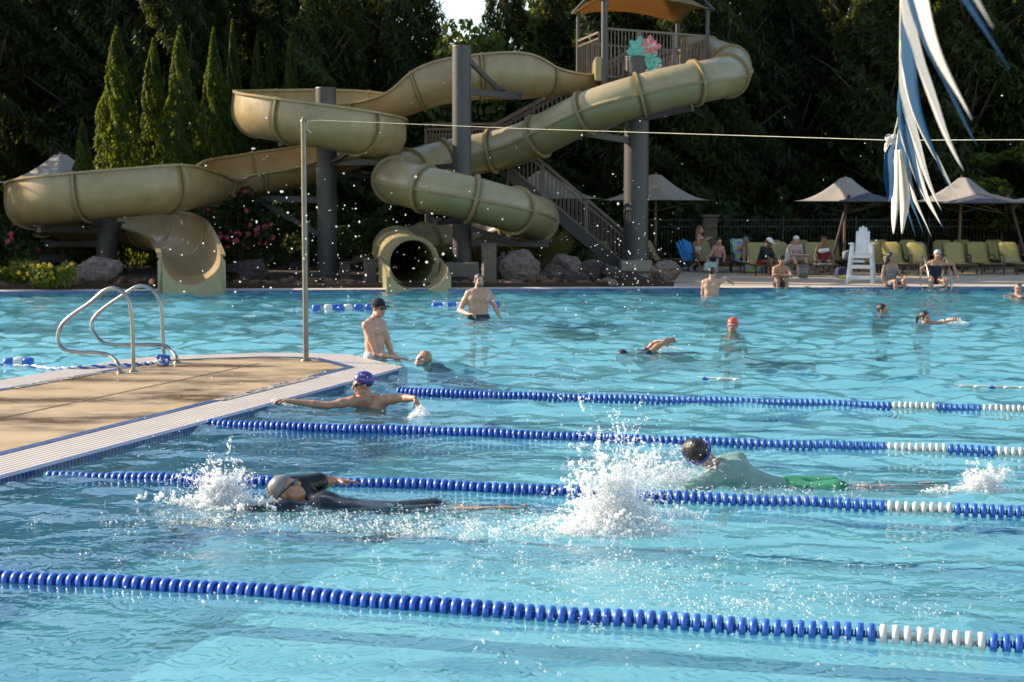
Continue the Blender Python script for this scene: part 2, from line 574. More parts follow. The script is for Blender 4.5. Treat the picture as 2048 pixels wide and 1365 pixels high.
# --- the water
def water_mesh():
    rs = np.random.RandomState(5)
    rows = [1.0, 1.6, 2.4, 3.2, 3.8, 4.3]
    while rows[-1] < 41.5:
        rows.append(rows[-1] * (1 + 0.0021 + 0.0012 * max(0, (rows[-1] - 14) / 14)))
    Y = np.array(rows)
    T = np.concatenate([np.linspace(-2.2, -0.42, 60), np.linspace(-0.41, 0.41, 760), np.linspace(0.42, 2.2, 60)])
    YY, TT = np.meshgrid(Y, T, indexing='ij')
    XX = YY * TT
    # warp the domain so that crests wander
    def lf(x, y, seed, s, n=5):
        q = np.random.RandomState(seed); z = 0
        for _ in range(n):
            a = q.rand() * 6.28; k = 2 * np.pi / (s * (0.7 + .9 * q.rand()))
            z = z + np.sin(k * (x * np.cos(a) + y * np.sin(a)) + q.rand() * 6.28)
        return z / n
    wx = XX + 0.25 * lf(XX, YY, 1, 2.2) + .1 * lf(XX, YY, 2, .9)
    wy = YY + 0.25 * lf(XX, YY, 3, 2.2) + .1 * lf(XX, YY, 4, .9)
    far = np.clip((YY - 11.0) / 8.0, 0, 1)
    near_calm = np.clip((YY - 7.2) / 3.2, 0.0, 1)
    chop = 0.13 + 0.55 * near_calm + 1.0 * far
    chop = chop * (1 + .45 * lf(XX, YY, 8, 5.0))
    chop = chop * (1 - .6 * np.exp(-((XX + 1.2) / 2.6) ** 2 - ((YY - 12.6) / 2.4) ** 2))      # calmer lee by the island
    Z = np.zeros_like(XX)
    for i in range(80):
        lam = 0.10 * (15.0 ** rs.rand())
        ang = R(75) + rs.randn() * 0.75
        k = 2 * np.pi / lam
        amp = 0.0036 * lam ** 0.92
        ph = rs.rand() * 6.28
        w = np.clip((lam - 0.035 * 0.5 * YY * .6) / 0.1, 0.25, 1)
        Z += amp * w * np.sin(k * (wx * np.cos(ang) + wy * np.sin(ang)) + ph) * (1 + .6 * lf(XX, YY, 20 + i % 7, 3.0))
    Z *= chop
    # drop rings in the foreground
    ys, ts = Y, T
    for i in range(230):
        if i < 170:
            px, py = rs.uniform(900, 2050) if rs.rand() < .62 else rs.uniform(0, 1000), rs.uniform(1090, 1390)
        else:
            px, py = rs.uniform(0, 2048), rs.uniform(950, 1150)
        c = gz(px, py)
        r0 = 0.03 + 0.10 * rs.rand() ** 1.6
        lam = 0.045 + .02 * rs.rand()
        i0, i1 = np.searchsorted(ys, (c.y - .2, c.y + .2))
        t0, t1 = np.searchsorted(ts, ((c.x - .2) / c.y, (c.x + .2) / c.y))
        if i1 <= i0 or t1 <= t0: continue
        X_, Y_ = XX[i0:i1, t0:t1], YY[i0:i1, t0:t1]
        rr = np.sqrt((X_ - c.x) ** 2 + (Y_ - c.y) ** 2)
        Z[i0:i1, t0:t1] += 0.0034 * np.exp(-((rr - r0) / (0.026 + r0 * .25)) ** 2) * np.cos(2 * np.pi * (rr - r0) / lam)
    # wakes: swimmers stir the surface around them
    for q, (px, py, rad, a) in enumerate(WAKES):
        c = gz(px, py)
        i0, i1 = np.searchsorted(ys, (c.y - 2.2 * rad, c.y + 2.2 * rad))
        t0, t1 = np.searchsorted(ts, ((c.x - 2.2 * rad) / c.y, (c.x + 2.2 * rad) / c.y))
        X_, Y_ = XX[i0:i1, t0:t1], YY[i0:i1, t0:t1]
        wx_ = X_ + .06 * lf(X_, Y_, 300 + q, .5) ; wy_ = Y_ + .06 * lf(X_, Y_, 400 + q, .5)
        rr = np.sqrt((X_ - c.x) ** 2 + (Y_ - c.y) ** 2)
        m_ = np.exp(-(rr / rad) ** 2 * (1 + .5 * lf(X_, Y_, 500 + q, .9)))
        zz = .5 * lf(wx_, wy_, 60 + q, .42, 14) + .32 * lf(wx_, wy_, 90 + q, .2, 18) + .16 * lf(wx_, wy_, 120 + q, .09, 22)
        Z[i0:i1, t0:t1] += m_ * a * 0.055 * (zz + .9 * np.abs(zz))
    # the island stands in the water: keep the sheet below its deck
    pin = inset(PEN, .07)
    ins = np.zeros(XX.shape, bool)
    for a_, b_ in zip(pin, pin[1:] + pin[:1]):
        cr = ((a_.y > YY) != (b_.y > YY)) & (XX < (b_.x - a_.x) * (YY - a_.y) / ((b_.y - a_.y) or 1e-9) + a_.x)
        ins ^= cr
    Z[ins] = -.25
    v = np.stack([XX, YY, Z], -1).reshape(-1, 3)
    nr, nc = XX.shape
    idx = np.arange(nr * nc).reshape(nr, nc)
    f = np.stack([idx[:-1, :-1], idx[:-1, 1:], idx[1:, 1:], idx[1:, :-1]], -1).reshape(-1, 4)
    return v, f
WAKES = [(620, 1030, .8, .55), (1200, 1060, .6, .8), (950, 1060, .5, .55), (1440, 980, .6, .6), (1700, 985, .6, .4), (740, 825, .7, .45), (850, 840, .35, .6),
         (1470, 670, 1.0, .5), (1300, 712, 1.2, .5), (1870, 648, 1.3, .5), (960, 640, .9, .4), (1960, 990, .4, .6), (1350, 1190, .6, .35), (430, 1000, .5, .6), (1650, 1230, .7, .25)]
m_water, nt, p, out = newmat("pool_water")
nt.nodes.remove(p)
tr = nt.nodes.new("ShaderNodeBsdfTransparent"); tr.inputs['Color'].default_value = (0.60, 0.94, 0.985, 1)
rf = nt.nodes.new("ShaderNodeBsdfRefraction"); rf.inputs['Color'].default_value = (0.56, 0.93, 0.97, 1); rf.inputs['IOR'].default_value = 1.33; rf.inputs['Roughness'].default_value = 0.0
gl = nt.nodes.new("ShaderNodeBsdfGlossy"); gl.inputs['Roughness'].default_value = 0.02; gl.inputs['Color'].default_value = (1, 1, 1, 1)
fr = nt.nodes.new("ShaderNodeFresnel")
geo = nt.nodes.new("ShaderNodeNewGeometry")
ior = nt.nodes.new("ShaderNodeMapRange"); ior.inputs[3].default_value = 1.33; ior.inputs[4].default_value = 1 / 1.33
nt.links.new(geo.outputs['Backfacing'], ior.inputs[0]); nt.links.new(ior.outputs[0], fr.inputs['IOR'])
mx1 = nt.nodes.new("ShaderNodeMixShader"); mx1.inputs[0].default_value = 0.45
mx2 = nt.nodes.new("ShaderNodeMixShader")
tc = nt.nodes.new("ShaderNodeTexCoord")
nz = nt.nodes.new("ShaderNodeTexNoise"); nz.inputs['Scale'].default_value = 9.0; nz.inputs['Detail'].default_value = 2.5; nz.inputs['Roughness'].default_value = .5
nt.links.new(tc.outputs['Object'], nz.inputs['Vector'])
bm_ = nt.nodes.new("ShaderNodeBump"); bm_.inputs['Strength'].default_value = 0.20; bm_.inputs['Distance'].default_value = 0.05
nt.links.new(nz.outputs[0], bm_.inputs['Height'])
for s in (rf, gl, fr): nt.links.new(bm_.outputs[0], s.inputs['Normal'])
nt.links.new(tr.outputs[0], mx1.inputs[1]); nt.links.new(rf.outputs[0], mx1.inputs[2])
df = nt.nodes.new("ShaderNodeBsdfDiffuse"); df.inputs['Color'].default_value = (0.10, 0.52, 0.62, 1)      # fine bubbles in the water scatter some light back
mx3 = nt.nodes.new("ShaderNodeMixShader"); mx3.inputs[0].default_value = 0.05
nt.links.new(mx1.outputs[0], mx3.inputs[1]); nt.links.new(df.outputs[0], mx3.inputs[2])
nt.links.new(fr.outputs[0], mx2.inputs[0]); nt.links.new(mx3.outputs[0], mx2.inputs[1]); nt.links.new(gl.outputs[0], mx2.inputs[2])
nt.links.new(mx2.outputs[0], out.inputs['Surface'])
v, f = water_mesh()
o = np_obj("pool_water", v, f, [m_water], smooth=True); tag(o, kind="structure")
# ================================================================== trees and shrubs
def leaf_mat(name, c, c2, transl=0.3, tcol=None, rough=0.55):
    m, nt, p, out = newmat(name)
    oi = nt.nodes.new("ShaderNodeObjectInfo")
    tc = nt.nodes.new("ShaderNodeTexCoord")
    n = nt.nodes.new("ShaderNodeTexNoise"); n.inputs['Scale'].default_value = 0.9; n.inputs['Detail'].default_value = 5
    nt.links.new(tc.outputs['Object'], n.inputs['Vector'])
    ad = nt.nodes.new("ShaderNodeMath"); ad.operation = 'MULTIPLY_ADD'; ad.inputs[1].default_value = .5
    nt.links.new(oi.outputs['Random'], ad.inputs[0]); 
    sb = nt.nodes.new("ShaderNodeMath"); sb.operation = 'SUBTRACT'; sb.inputs[1].default_value = .25
    nt.links.new(n.outputs[0], sb.inputs[0]); nt.links.new(sb.outputs[0], ad.inputs[2])
    r = nt.nodes.new("ShaderNodeValToRGB")
    r.color_ramp.elements[0].position = .25; r.color_ramp.elements[0].color = (*c, 1)
    r.color_ramp.elements[1].position = .75; r.color_ramp.elements[1].color = (*c2, 1)
    nt.links.new(ad.outputs[0], r.inputs[0]); nt.links.new(r.outputs[0], p.inputs['Base Color'])
    p.inputs['Roughness'].default_value = rough
    p.inputs['Specular IOR Level'].default_value = 0.25
    t = nt.nodes.new("ShaderNodeBsdfTranslucent")
    t.inputs['Color'].default_value = (*(tcol or c2), 1)
    mx = nt.nodes.new("ShaderNodeMixShader"); mx.inputs[0].default_value = transl
    nt.links.new(p.outputs[0], mx.inputs[1]); nt.links.new(t.outputs[0], mx.inputs[2]); nt.links.new(mx.outputs[0], out.inputs['Surface'])
    return m
m_bark = mat("bark", (0.05, 0.035, 0.025), 0.9, (0.10, 0.075, 0.05), 5, 6, 0.6, 14, stretch=(1, 1, .25))
m_conifer = leaf_mat("dark_conifer_leaf", (0.010, 0.018, 0.005), (0.035, 0.050, 0.011), 0.32, (0.12, 0.14, 0.012))
m_arbor = leaf_mat("arborvitae_leaf", (0.020, 0.038, 0.007), (0.060, 0.090, 0.012), 0.40, (0.28, 0.33, 0.02))
m_decid = leaf_mat("deciduous_leaf", (0.05, 0.085, 0.015), (0.10, 0.14, 0.025), 0.45, (0.25, 0.28, 0.03))
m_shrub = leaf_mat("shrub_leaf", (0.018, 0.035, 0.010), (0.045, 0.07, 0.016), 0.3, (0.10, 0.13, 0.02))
m_rose = mat("rose_petal", (0.50, 0.03, 0.10), 0.6, (0.62, 0.12, 0.17), 5, transl=0.3, tcol=(0.6, .05, .12))
m_yellow = mat("yellow_petal", (0.80, 0.48, 0.01), 0.6, (0.85, 0.62, 0.03), 5, transl=0.3, tcol=(.9, .6, .02))
m_grassy = leaf_mat("ornamental_grass_blade", (0.10, 0.11, 0.03), (0.24, 0.22, 0.07), 0.4, (0.42, 0.38, 0.08))

def leaf_quads(P, N, size, aspect, rs, droop=0.0, upright=0.0):
    """Small rhombic leaf sprays at points P whose faces look about along N."""
    n = len(P)
    rnd = rs.randn(n, 3)
    nrm = N + 0.75 * rnd
    nrm /= np.linalg.norm(nrm, axis=1, keepdims=True) + 1e-9
    ax = rs.randn(n, 3) * (1 - upright)
    ax[:, 2] += upright * 1.6 - droop
    ax -= nrm * (ax * nrm).sum(1, keepdims=True)
    ax /= np.linalg.norm(ax, axis=1, keepdims=True) + 1e-9
    sd = np.cross(nrm, ax)
    s = (size * (0.6 + 0.8 * rs.rand(n)))[:, None]
    a, b = ax * s * 0.5, sd * s * 0.5 * aspect
    v = np.stack([P - a, P + b - a * .1, P + a, P - b - a * .1], 1).reshape(-1, 3)
    f = np.arange(n * 4).reshape(n, 4)
    return v, f
def cone_crown(H, Rb, n, seed, size, aspect=.4, power=.8, z0=.0, lump=.18, upright=.7, inner=.35, thin=0.0):
    rs = np.random.RandomState(seed)
    h = 1 - np.sqrt(rs.rand(n * 2)) if power > 1.2 else rs.rand(n * 2) ** 1.15
    th = rs.rand(n * 2) * 2 * np.pi
    ph = rs.rand(8) * 6.28
    g = np.zeros(n * 2)
    for q, (a, b) in enumerate(((3, 5), (2, 9), (5, 14), (4, 3), (7, 22), (9, 31))):
        g += np.sin(a * th + ph[q] + b * h * 2.2)
    lumpf = 1 + lump * g / 2.0
    prof = (1 - h) ** power * np.clip(h / 0.06 + .55, 0, 1)
    r = Rb * prof * lumpf * (inner + (1 - inner) * rs.rand(n * 2) ** .35)
    keep = (rs.rand(n * 2) < np.clip(0.55 + .45 * g / 2.5 - thin * (rs.rand(n * 2)), .08, 1))
    h, th, r = h[keep][:n], th[keep][:n], r[keep][:n]
    P = np.stack([r * np.cos(th), r * np.sin(th), z0 + h * (H - z0)], 1)
    N = np.stack([np.cos(th), np.sin(th), np.full(len(th), .25)], 1)
    return leaf_quads(P, N, size, aspect, rs, upright=upright)
def blob_crown(H, W, n, seed, size, clumps=26, zb=.3, aspect=.7, flat=.7):
    rs = np.random.RandomState(seed)
    c = rs.randn(clumps, 3); c /= np.linalg.norm(c, axis=1, keepdims=True)
    c *= (0.35 + .65 * rs.rand(clumps, 1) ** .5)
    C = c * np.array([W, W, H * (1 - zb) / 2]) + np.array([0, 0, H * (zb + (1 - zb) / 2)])
    rad = (0.20 + .22 * rs.rand(clumps)) * W * 1.1
    k = rs.randint(0, clumps, n)
    d = rs.randn(n, 3); d /= np.linalg.norm(d, axis=1, keepdims=True)
    P = C[k] + d * (rad[k] * (.45 + .55 * rs.rand(n) ** .4))[:, None] * np.array([1, 1, flat])
    P[:, 2] = np.maximum(P[:, 2], .03)
    return leaf_quads(P, d + np.array([0, 0, .5]), size, aspect, rs)

def tree_proto(name, vf, material, H, tr, limbs=0, seed=0):
    root = bpy.data.objects.new(name, None)
    COL.objects.link(root)
    np_obj("crown", vf[0], vf[1], [material], root)
    rs = random.Random(seed)
    mb = MB()
    pts = [Vector((rs.uniform(-.05, .05) * H * .1, rs.uniform(-.05, .05) * H * .1, H * .96 * t)) for t in (0, .2, .45, .7, 1)]
    mb.tube(pts, [tr, tr * .85, tr * .6, tr * .35, tr * .06], 8)
    for i in range(limbs):
        t = rs.uniform(.25, .8); a = rs.uniform(0, 6.28); L = H * .28 * (1.1 - t)
        b = Vector((0, 0, H * t))
        mb.tube([b, b + Vector((math.cos(a) * L * .5, math.sin(a) * L * .5, L * .3)), b + Vector((math.cos(a) * L, math.sin(a) * L, L * .75))], [tr * .35, tr * .22, tr * .06], 6)
    mb.build("trunk", m_bark, root)
    return root
def place(protos, used, k, loc, rz, sc, label, cat, group):
    src = protos[k]
    if k in used: o = copy_tree(src)
    else: o = src; used.add(k)
    o.location = loc; o.rotation_euler = (0, 0, rz)
    o.scale = sc if isinstance(sc, (tuple, list)) else (sc, sc, sc)
    for key in ("label", "category", "group"):
        if key in o.keys(): del o[key]
    tag(o, label, cat, group)
    return o
rt = random.Random(11)
tall = [tree_proto("conifer_tree", cone_crown(16, 2.7, 20000, 100 + i, .44, .20, .62, .2, .30, .55, .3, .35), m_conifer, 16, .22, 10, i) for i in range(5)]
used = set()
def tall_at(px, Y, top_y, label, sx=1.0):
    p = gy(px, 420, Y)
    H = (HCAM + (420 - top_y) * Y / 3100)
    s = H / 16.0
    return place(tall, used, rt.randrange(5), (p.x, Y, 0.05), rt.uniform(0, 6.28), (sx * rt.uniform(.85, 1.15), sx * rt.uniform(.85, 1.15), s), label, "tree", "tall conifers behind the pool")
LT = "tall dark conifer in the dense wood behind the water slides"
# first row, with the sky gap in the middle
x = -180
while x < 2250:
    if 790 < x < 1000: top = rt.uniform(85, 130)
    elif 1000 < x < 1105: top = rt.uniform(90, 120)
    elif 520 < x < 590: top = rt.uniform(-60, 20)
    else: top = rt.uniform(-190, -30)
    tall_at(x, rt.uniform(55, 59), top, LT, 1.0 if top < 60 else .8)
    x += rt.uniform(62, 92)
x = -220
while x < 2300:
    top = rt.uniform(-230, -60) if not (790 < x < 1130 or False) else rt.uniform(95, 150)
    tall_at(x, rt.uniform(62, 69), top, LT, 1.1)
    x += rt.uniform(75, 115)
tall_at(1012, 58, -70, "narrow dark conifer standing alone against the gap of sky", .62)
tall_at(812, 57.5, -120, LT, .8)
# left wood, beyond the edge of the picture, that shades the slides
for (X, Y, H) in ((-19.5, 46, 11), (-23.5, 47.5, 13), (-26, 44.5, 11), (-20.5, 49, 13)):
    place(tall, used, rt.randrange(5), (X, Y, .05), rt.uniform(0, 6), (1, 1, H / 16), LT, "tree", "tall conifers behind the pool")

# clipped columnar evergreens that catch the sun
arbor = [tree_proto("arborvitae_tree", cone_crown(8, 1.15, 12000, 300 + i, .17, .42, .66 + .08 * i, .05, .22, .85, .5), m_arbor, 8, .1, 0, i) for i in range(4)]
aused = set()
for (px, ty, hw, Y, lab) in (
        (168, 248, 32, 47.0, "small pointed green evergreen beside the left grey umbrella"),
        (240, 70, 58, 49.5, "slender sunlit evergreen left of the paired ones, its pointed top clear of the wood"),
        (312, 92, 45, 50.5, "sunlit evergreen half hidden behind its fuller neighbour on the right"),
        (366, 68, 58, 49.3, "full bright green columnar evergreen, tallest above the lower slide trough"),
        (432, 72, 56, 51.5, "broad dull evergreen with browned top, right of the fullest one"),
        (470, 56, 42, 52.5, "pointed evergreen standing behind the left end of the upper slide loop"),
        (518, 84, 30, 53.5, "thin dark evergreen, left one of the small pair above the slide loop"),
        (546, 90, 30, 54.0, "thin dark evergreen, right one of the small pair above the slide loop"),
        (584, 82, 38, 52.5, "dark rounded evergreen right above the steel column top")):
    p = gy(px, 420, Y)
    H = HCAM + (420 - ty) * Y / 3100
    w = hw * Y / 3100 / 1.0
    place(arbor, aused, rt.randrange(4), (p.x, Y, .1), rt.uniform(0, 6.28), (w, w, H / 8), lab, "evergreen", "columnar evergreens behind the slides")

# light green broadleaf trees
dec = [tree_proto("broadleaf_tree", blob_crown(9, 2.4, 5200, 500 + i, .34, 34, .25), m_decid, 8, .13, 9, i) for i in range(2)]
dused = set()
for (px, ty, Y, s, lab) in ((925, 48, 56.5, .80, "yellow green broadleaf tree glowing in the gap of sky"),
                            (1135, -60, 60, 1.1, "light green leafy tree left of the slide tower canopy"),
                            (2075, 250, 52, .85, "sunlit leafy tree at the right edge beyond the parasols"),
                            (2010, -60, 62, 1.1, "olive green tree top behind the streaming pennants"),
                            (655, 30, 60, 1.0, "olive green leafy tree behind the upper slide loop"),
                            (1240, -80, 61, 1.1, "leafy green tree seen through the slide tower")):
    p = gy(px, 420, Y)
    H = HCAM + (420 - ty) * Y / 3100
    place(dec, dused, rt.randrange(2), (p.x, Y, .05), rt.uniform(0, 6.28), (s, s, H / 9.3), lab, "tree", "broadleaf trees in the wood")

# low dark undergrowth closing the foot of the wood
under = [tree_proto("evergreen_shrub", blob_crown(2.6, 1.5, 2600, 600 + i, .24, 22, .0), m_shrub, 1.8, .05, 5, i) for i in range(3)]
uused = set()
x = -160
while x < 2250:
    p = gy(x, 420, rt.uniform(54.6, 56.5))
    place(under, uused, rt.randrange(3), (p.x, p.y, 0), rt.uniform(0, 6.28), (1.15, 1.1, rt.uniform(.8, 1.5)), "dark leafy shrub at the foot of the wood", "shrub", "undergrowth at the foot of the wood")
    x += rt.uniform(55, 85)
# ================================================================== water slides and tower
m_slide = mat("slide_gelcoat", (0.295, 0.20, 0.09), 0.36, (0.42, 0.305, 0.15), 2.2, 9, 0.14, 26, coat=0.1, contrast=.24)
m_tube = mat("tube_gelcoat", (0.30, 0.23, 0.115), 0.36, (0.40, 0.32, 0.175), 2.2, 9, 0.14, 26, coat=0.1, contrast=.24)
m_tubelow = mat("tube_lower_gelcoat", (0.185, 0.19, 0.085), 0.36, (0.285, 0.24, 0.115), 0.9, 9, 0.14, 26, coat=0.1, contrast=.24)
m_flange = mat("flange_gelcoat", (0.24, 0.18, 0.075), 0.5, (0.29, 0.22, 0.10), 4)
m_steel = mat("grey_painted_steel", (0.062, 0.055, 0.052), 0.5, (0.09, 0.08, 0.074), 1.3, 7, 0.08, 30)
m_steeld = mat("dark_painted_steel", (0.045, 0.037, 0.032), 0.55, (0.065, 0.055, 0.048), 2.3, 7)
m_rail = mat("taupe_painted_rail", (0.15, 0.112, 0.085), 0.5, (0.2, 0.155, 0.12), 2.3, 7)
m_block = mat("concrete_block", (0.26, 0.22, 0.17), 0.9, (0.36, 0.31, 0.25), 5, 8, .4, 40)

def path(pts, n=10):
    """pts rows: (px, py, Y, extra...) -> smooth world points with extras."""
    rows = []
    for r in pts:
        p = gy(r[0], r[1], r[2])
        rows.append((p.x, p.y, p.z) + tuple(r[3:]))
    return catmull(rows, n)
def frames(P):
    out = []
    for i in range(len(P)):
        t = Vector(P[min(i + 1, len(P) - 1)][:3]) - Vector(P[max(i - 1, 0)][:3])
        t.normalize()
        h = Vector((t.y, -t.x, 0))
        if h.length < 1e-4: h = Vector((1, 0, 0))
        h.normalize()                      # to the right of travel
        up = h.cross(t).normalized()
        if up.z < 0: up = -up
        out.append((Vector(P[i][:3]), t, h, up))
    return out
def prof_dir(h, u, a, up):
    """Direction of a trough wall at angle a from the bottom; above the middle the wall runs almost straight up."""
    if up and abs(a) > math.pi / 2:
        q = math.sin(abs(a) - math.pi / 2)
        return h * math.copysign(1 - .16 * q * q, a) + u * q
    return h * math.sin(a) - u * math.cos(a)
def shell(mb, F, arcs, rad, mi, nseg=20, thick=0.03, up=False):
    """Open or closed trough skin; arcs[i] = (left angle, right angle) from the bottom, in radians."""
    outer, inner = [], []
    for (c, t, h, u), (a0, a1), r in zip(F, arcs, rad):
        ro, ri = [], []
        for k in range(nseg + 1):
            a = lerp(-a0, a1, k / nseg)
            d = prof_dir(h, u, a, up)
            ro.append(c + d * r); ri.append(c + d * (r - thick))
        outer.append(ro); inner.append(ri)
    n = nseg + 1
    vs = [v for r in outer for v in r] + [v for r in inner for v in r]
    off = len(outer) * n
    fs = []
    for i in range(len(outer) - 1):
        for k in range(nseg):
            a = i * n + k
            fs.append((a, a + 1, a + n + 1, a + n))
            fs.append((off + a, off + a + n, off + a + n + 1, off + a + 1))
        for k in (0, nseg):
            a = i * n + k
            q = (a, a + n, off + a + n, off + a)
            fs.append(q if k else q[::-1])
    for i in (0, len(outer) - 1):
        for k in range(nseg):
            a = i * n + k
            q = (a, off + a, off + a + 1, a + 1)
            fs.append(q if i == 0 else q[::-1])
    mb.add(vs, fs, mi, True)
def ribseg(mb, F, i, arc, r, w=0.032, out=0.06, mi=0, nseg=26, up=False):
    c, t, h, u = F[i]
    vs, fs = [], []
    for k in range(nseg + 1):
        a = lerp(-arc[0], arc[1], k / nseg)
        d = prof_dir(h, u, a, up)
        for (rr, s) in ((r - .004, -1), (r + out, -1), (r + out, 1), (r - .004, 1)):
            vs.append(c + d * rr + t * w * s)
    for k in range(nseg):
        for q in range(3):
            a = k * 4 + q
            fs.append((a, a + 4, a + 5, a + 1))
    fs.append((0, 1, 2, 3)); m = nseg * 4; fs.append((m + 3, m + 2, m + 1, m))
    mb.add(vs, fs, mi, False)
def rim(mb, F, arcs, r, side, w=0.085, mi=0, up=False):
    vs, fs = [], []
    for (c, t, h, u), (a0, a1), rr in zip(F, arcs, r):
        a = -a0 if side == 0 else a1
        d = prof_dir(h, u, a, up)
        hh = h if side else -h
        p = c + d * rr
        vs += [p - hh * .03 - u * .035, p + hh * w - u * .035, p + hh * w + u * .02, p - hh * .03 + u * .02]
    for i in range(len(F) - 1):
        for k in range(4):
            a, b = i * 4 + k, i * 4 + (k + 1) % 4
            fs.append((a, a + 4, b + 4, b))
    fs.append((0, 1, 2, 3)); m = (len(F) - 1) * 4; fs.append((m + 3, m + 2, m + 1, m))
    mb.add(vs, fs, mi, False)

D = R
# ---------------- open body slide: (px, py, depth, radius, left wall angle, right wall angle); travel is downhill
OPEN = [
    (1200, 150, 47.6, .60, 88, 88), (1150, 150, 47.4, .62, 88, 88), (1095, 151, 47.0, .66, 105, 96), (1035, 152, 46.6, .70, 152, 110), (960, 152, 46.4, .70, 146, 112),
    (885, 162, 46.3, .70, 142, 110), (835, 176, 46.3, .69, 126, 104), (780, 197, 46.4, .66, 94, 104), (720, 206, 46.8, .66, 86, 126), (650, 209, 47.1, .68, 88, 136),
    (588, 212, 46.6, .70, 92, 136), (532, 218, 45.2, .72, 104, 138), (519, 222, 43.9, .72, 112, 140), (532, 226, 42.7, .72, 112, 134), (582, 233, 41.9, .72, 108, 128), (650, 244, 41.7, .72, 106, 124),
    (716, 256, 42.2, .72, 106, 122), (758, 266, 43.5, .72, 112, 122), (758, 276, 45.2, .70, 118, 122), (720, 288, 46.3, .70, 112, 112), (665, 306, 46.6, .69, 92, 126),
    (590, 330, 46.3, .69, 84, 142), (520, 342, 46.0, .69, 84, 146), (460, 352, 45.6, .69, 86, 138), (425, 362, 44.6, .68, 92, 112), (385, 368, 43.2, .69, 118, 102), (335, 374, 42.2, .71, 146, 100),
    (260, 380, 41.6, .72, 142, 98), (170, 388, 41.5, .73, 138, 96), (100, 396, 41.9, .74, 136, 96), (68, 404, 43.2, .74, 134, 100), (66, 414, 45.0, .74, 132, 106),
    (88, 425, 46.4, .72, 130, 100), (140, 436, 46.8, .70, 126, 92), (200, 436, 46.4, .71, 124, 84), (252, 441, 45.9, .72, 120, 80), (298, 447, 45.1, .72, 120, 78), (332, 455, 44.0, .72, 122, 78), (356, 468, 42.5, .72, 120, 80),
    (370, 486, 40.8, .72, 112, 84), (379, 503, 39.0, .72, 100, 88), (383, 515, 37.25, .72, 94, 92)]
P = path(OPEN, 7)
F = frames(P)
rad = [p[3] for p in P]
arcs = [(D(p[4]), D(p[5])) for p in P]
slide_open = empty("water_slide", gz(387, 580, 0.0), 0, "long open tan body slide curling down from the tower to the pool at left", "water slide")
def world_child(o, root):
    o.parent = root
    o.matrix_parent_inverse = Matrix.Translation(-Vector(root.location))
    return o
cuts = list(range(0, len(P) - 1, 14)) + [len(P) - 1]
for ci in range(len(cuts) - 1):
    a, b = cuts[ci], cuts[ci + 1]
    mb = MB()
    shell(mb, F[a:b + 1], arcs[a:b + 1], rad[a:b + 1], 0, 26, up=True)
    world_child(mb.build("trough_section", m_slide), slide_open)
mb = MB(); rim(mb, F, arcs, rad, 0, up=True); world_child(mb.build("rim", m_slide), slide_open)
mb = MB(); rim(mb, F, arcs, rad, 1, up=True); world_child(mb.build("rim", m_slide), slide_open)
for i in cuts[1:-1]:
    mb = MB(); ribseg(mb, F, i, arcs[i], rad[i], up=True); world_child(mb.build("flange", m_flange), slide_open)
# splash-out front plate of the open slide
c, t, h, u = F[-1]
mb = MB()
nseg = 24; vs = []; fs = []
r = rad[-1] - .03
for s in (0.0, 0.06):
    for k in range(nseg + 1):
        a = lerp(-D(96), D(96), k / nseg)
        vs.append(c + t * s + h * math.sin(a) * r - Vector((0, 0, 1)) * math.cos(a) * r)
    for k in range(nseg + 1):
        xx = lerp(-.80, .80, k / nseg)
        topz = .62 if abs(xx) > .70 else None
        base = c + t * s + h * xx
        vs.append(Vector((base.x, base.y, -.12)))
n = nseg + 1
for s in range(2):
    o0 = s * 2 * n
    for k in range(nseg):
        q = (o0 + k, o0 + k + 1, o0 + n + k + 1, o0 + n + k)
        fs.append(q if s else q[::-1])
for k in range(nseg):
    fs.append((k, k + 1, 2 * n + k + 1, 2 * n + k))
mb.add(vs, fs, 0, False)
for sgn in (-1, 1):
    b0 = c + h * sgn * (r) ; b1 = c + h * sgn * .80
    top = c.z + r * .11
    zc = c.z + .06
    q = [Vector((b0.x, b0.y, zc)), Vector((b1.x, b1.y, zc - .16)), Vector((b1.x, b1.y, -.12)), Vector((b0.x, b0.y, -.12))]
    vv = q + [x + t * .06 for x in q]
    mb.add(vv, [(3, 2, 1, 0), (4, 5, 6, 7), (0, 1, 5, 4), (1, 2, 6, 5)], 0)
world_child(mb.build("exit_plate", m_tube), slide_open)
mb = MB()
for sgn in (-1, 1):
    b = c + h * sgn * .79
    for k in range(8):
        pass
    q0 = Vector((b.x, b.y, -.1)); back = -Vector((t.x, t.y, 0)).normalized()
    vs = [q0, q0 + back * 1.6, Vector((b.x, b.y, c.z - .2)) + back * 1.6, Vector((b.x, b.y, c.z - .25))]
    vs += [v + h * sgn * -.05 for v in vs]
    mb.add(vs, [(0, 1, 2, 3), (7, 6, 5, 4), (0, 3, 7, 4), (2, 3, 7, 6)], 0)
world_child(mb.build("exit_skirt", m_tube), slide_open)

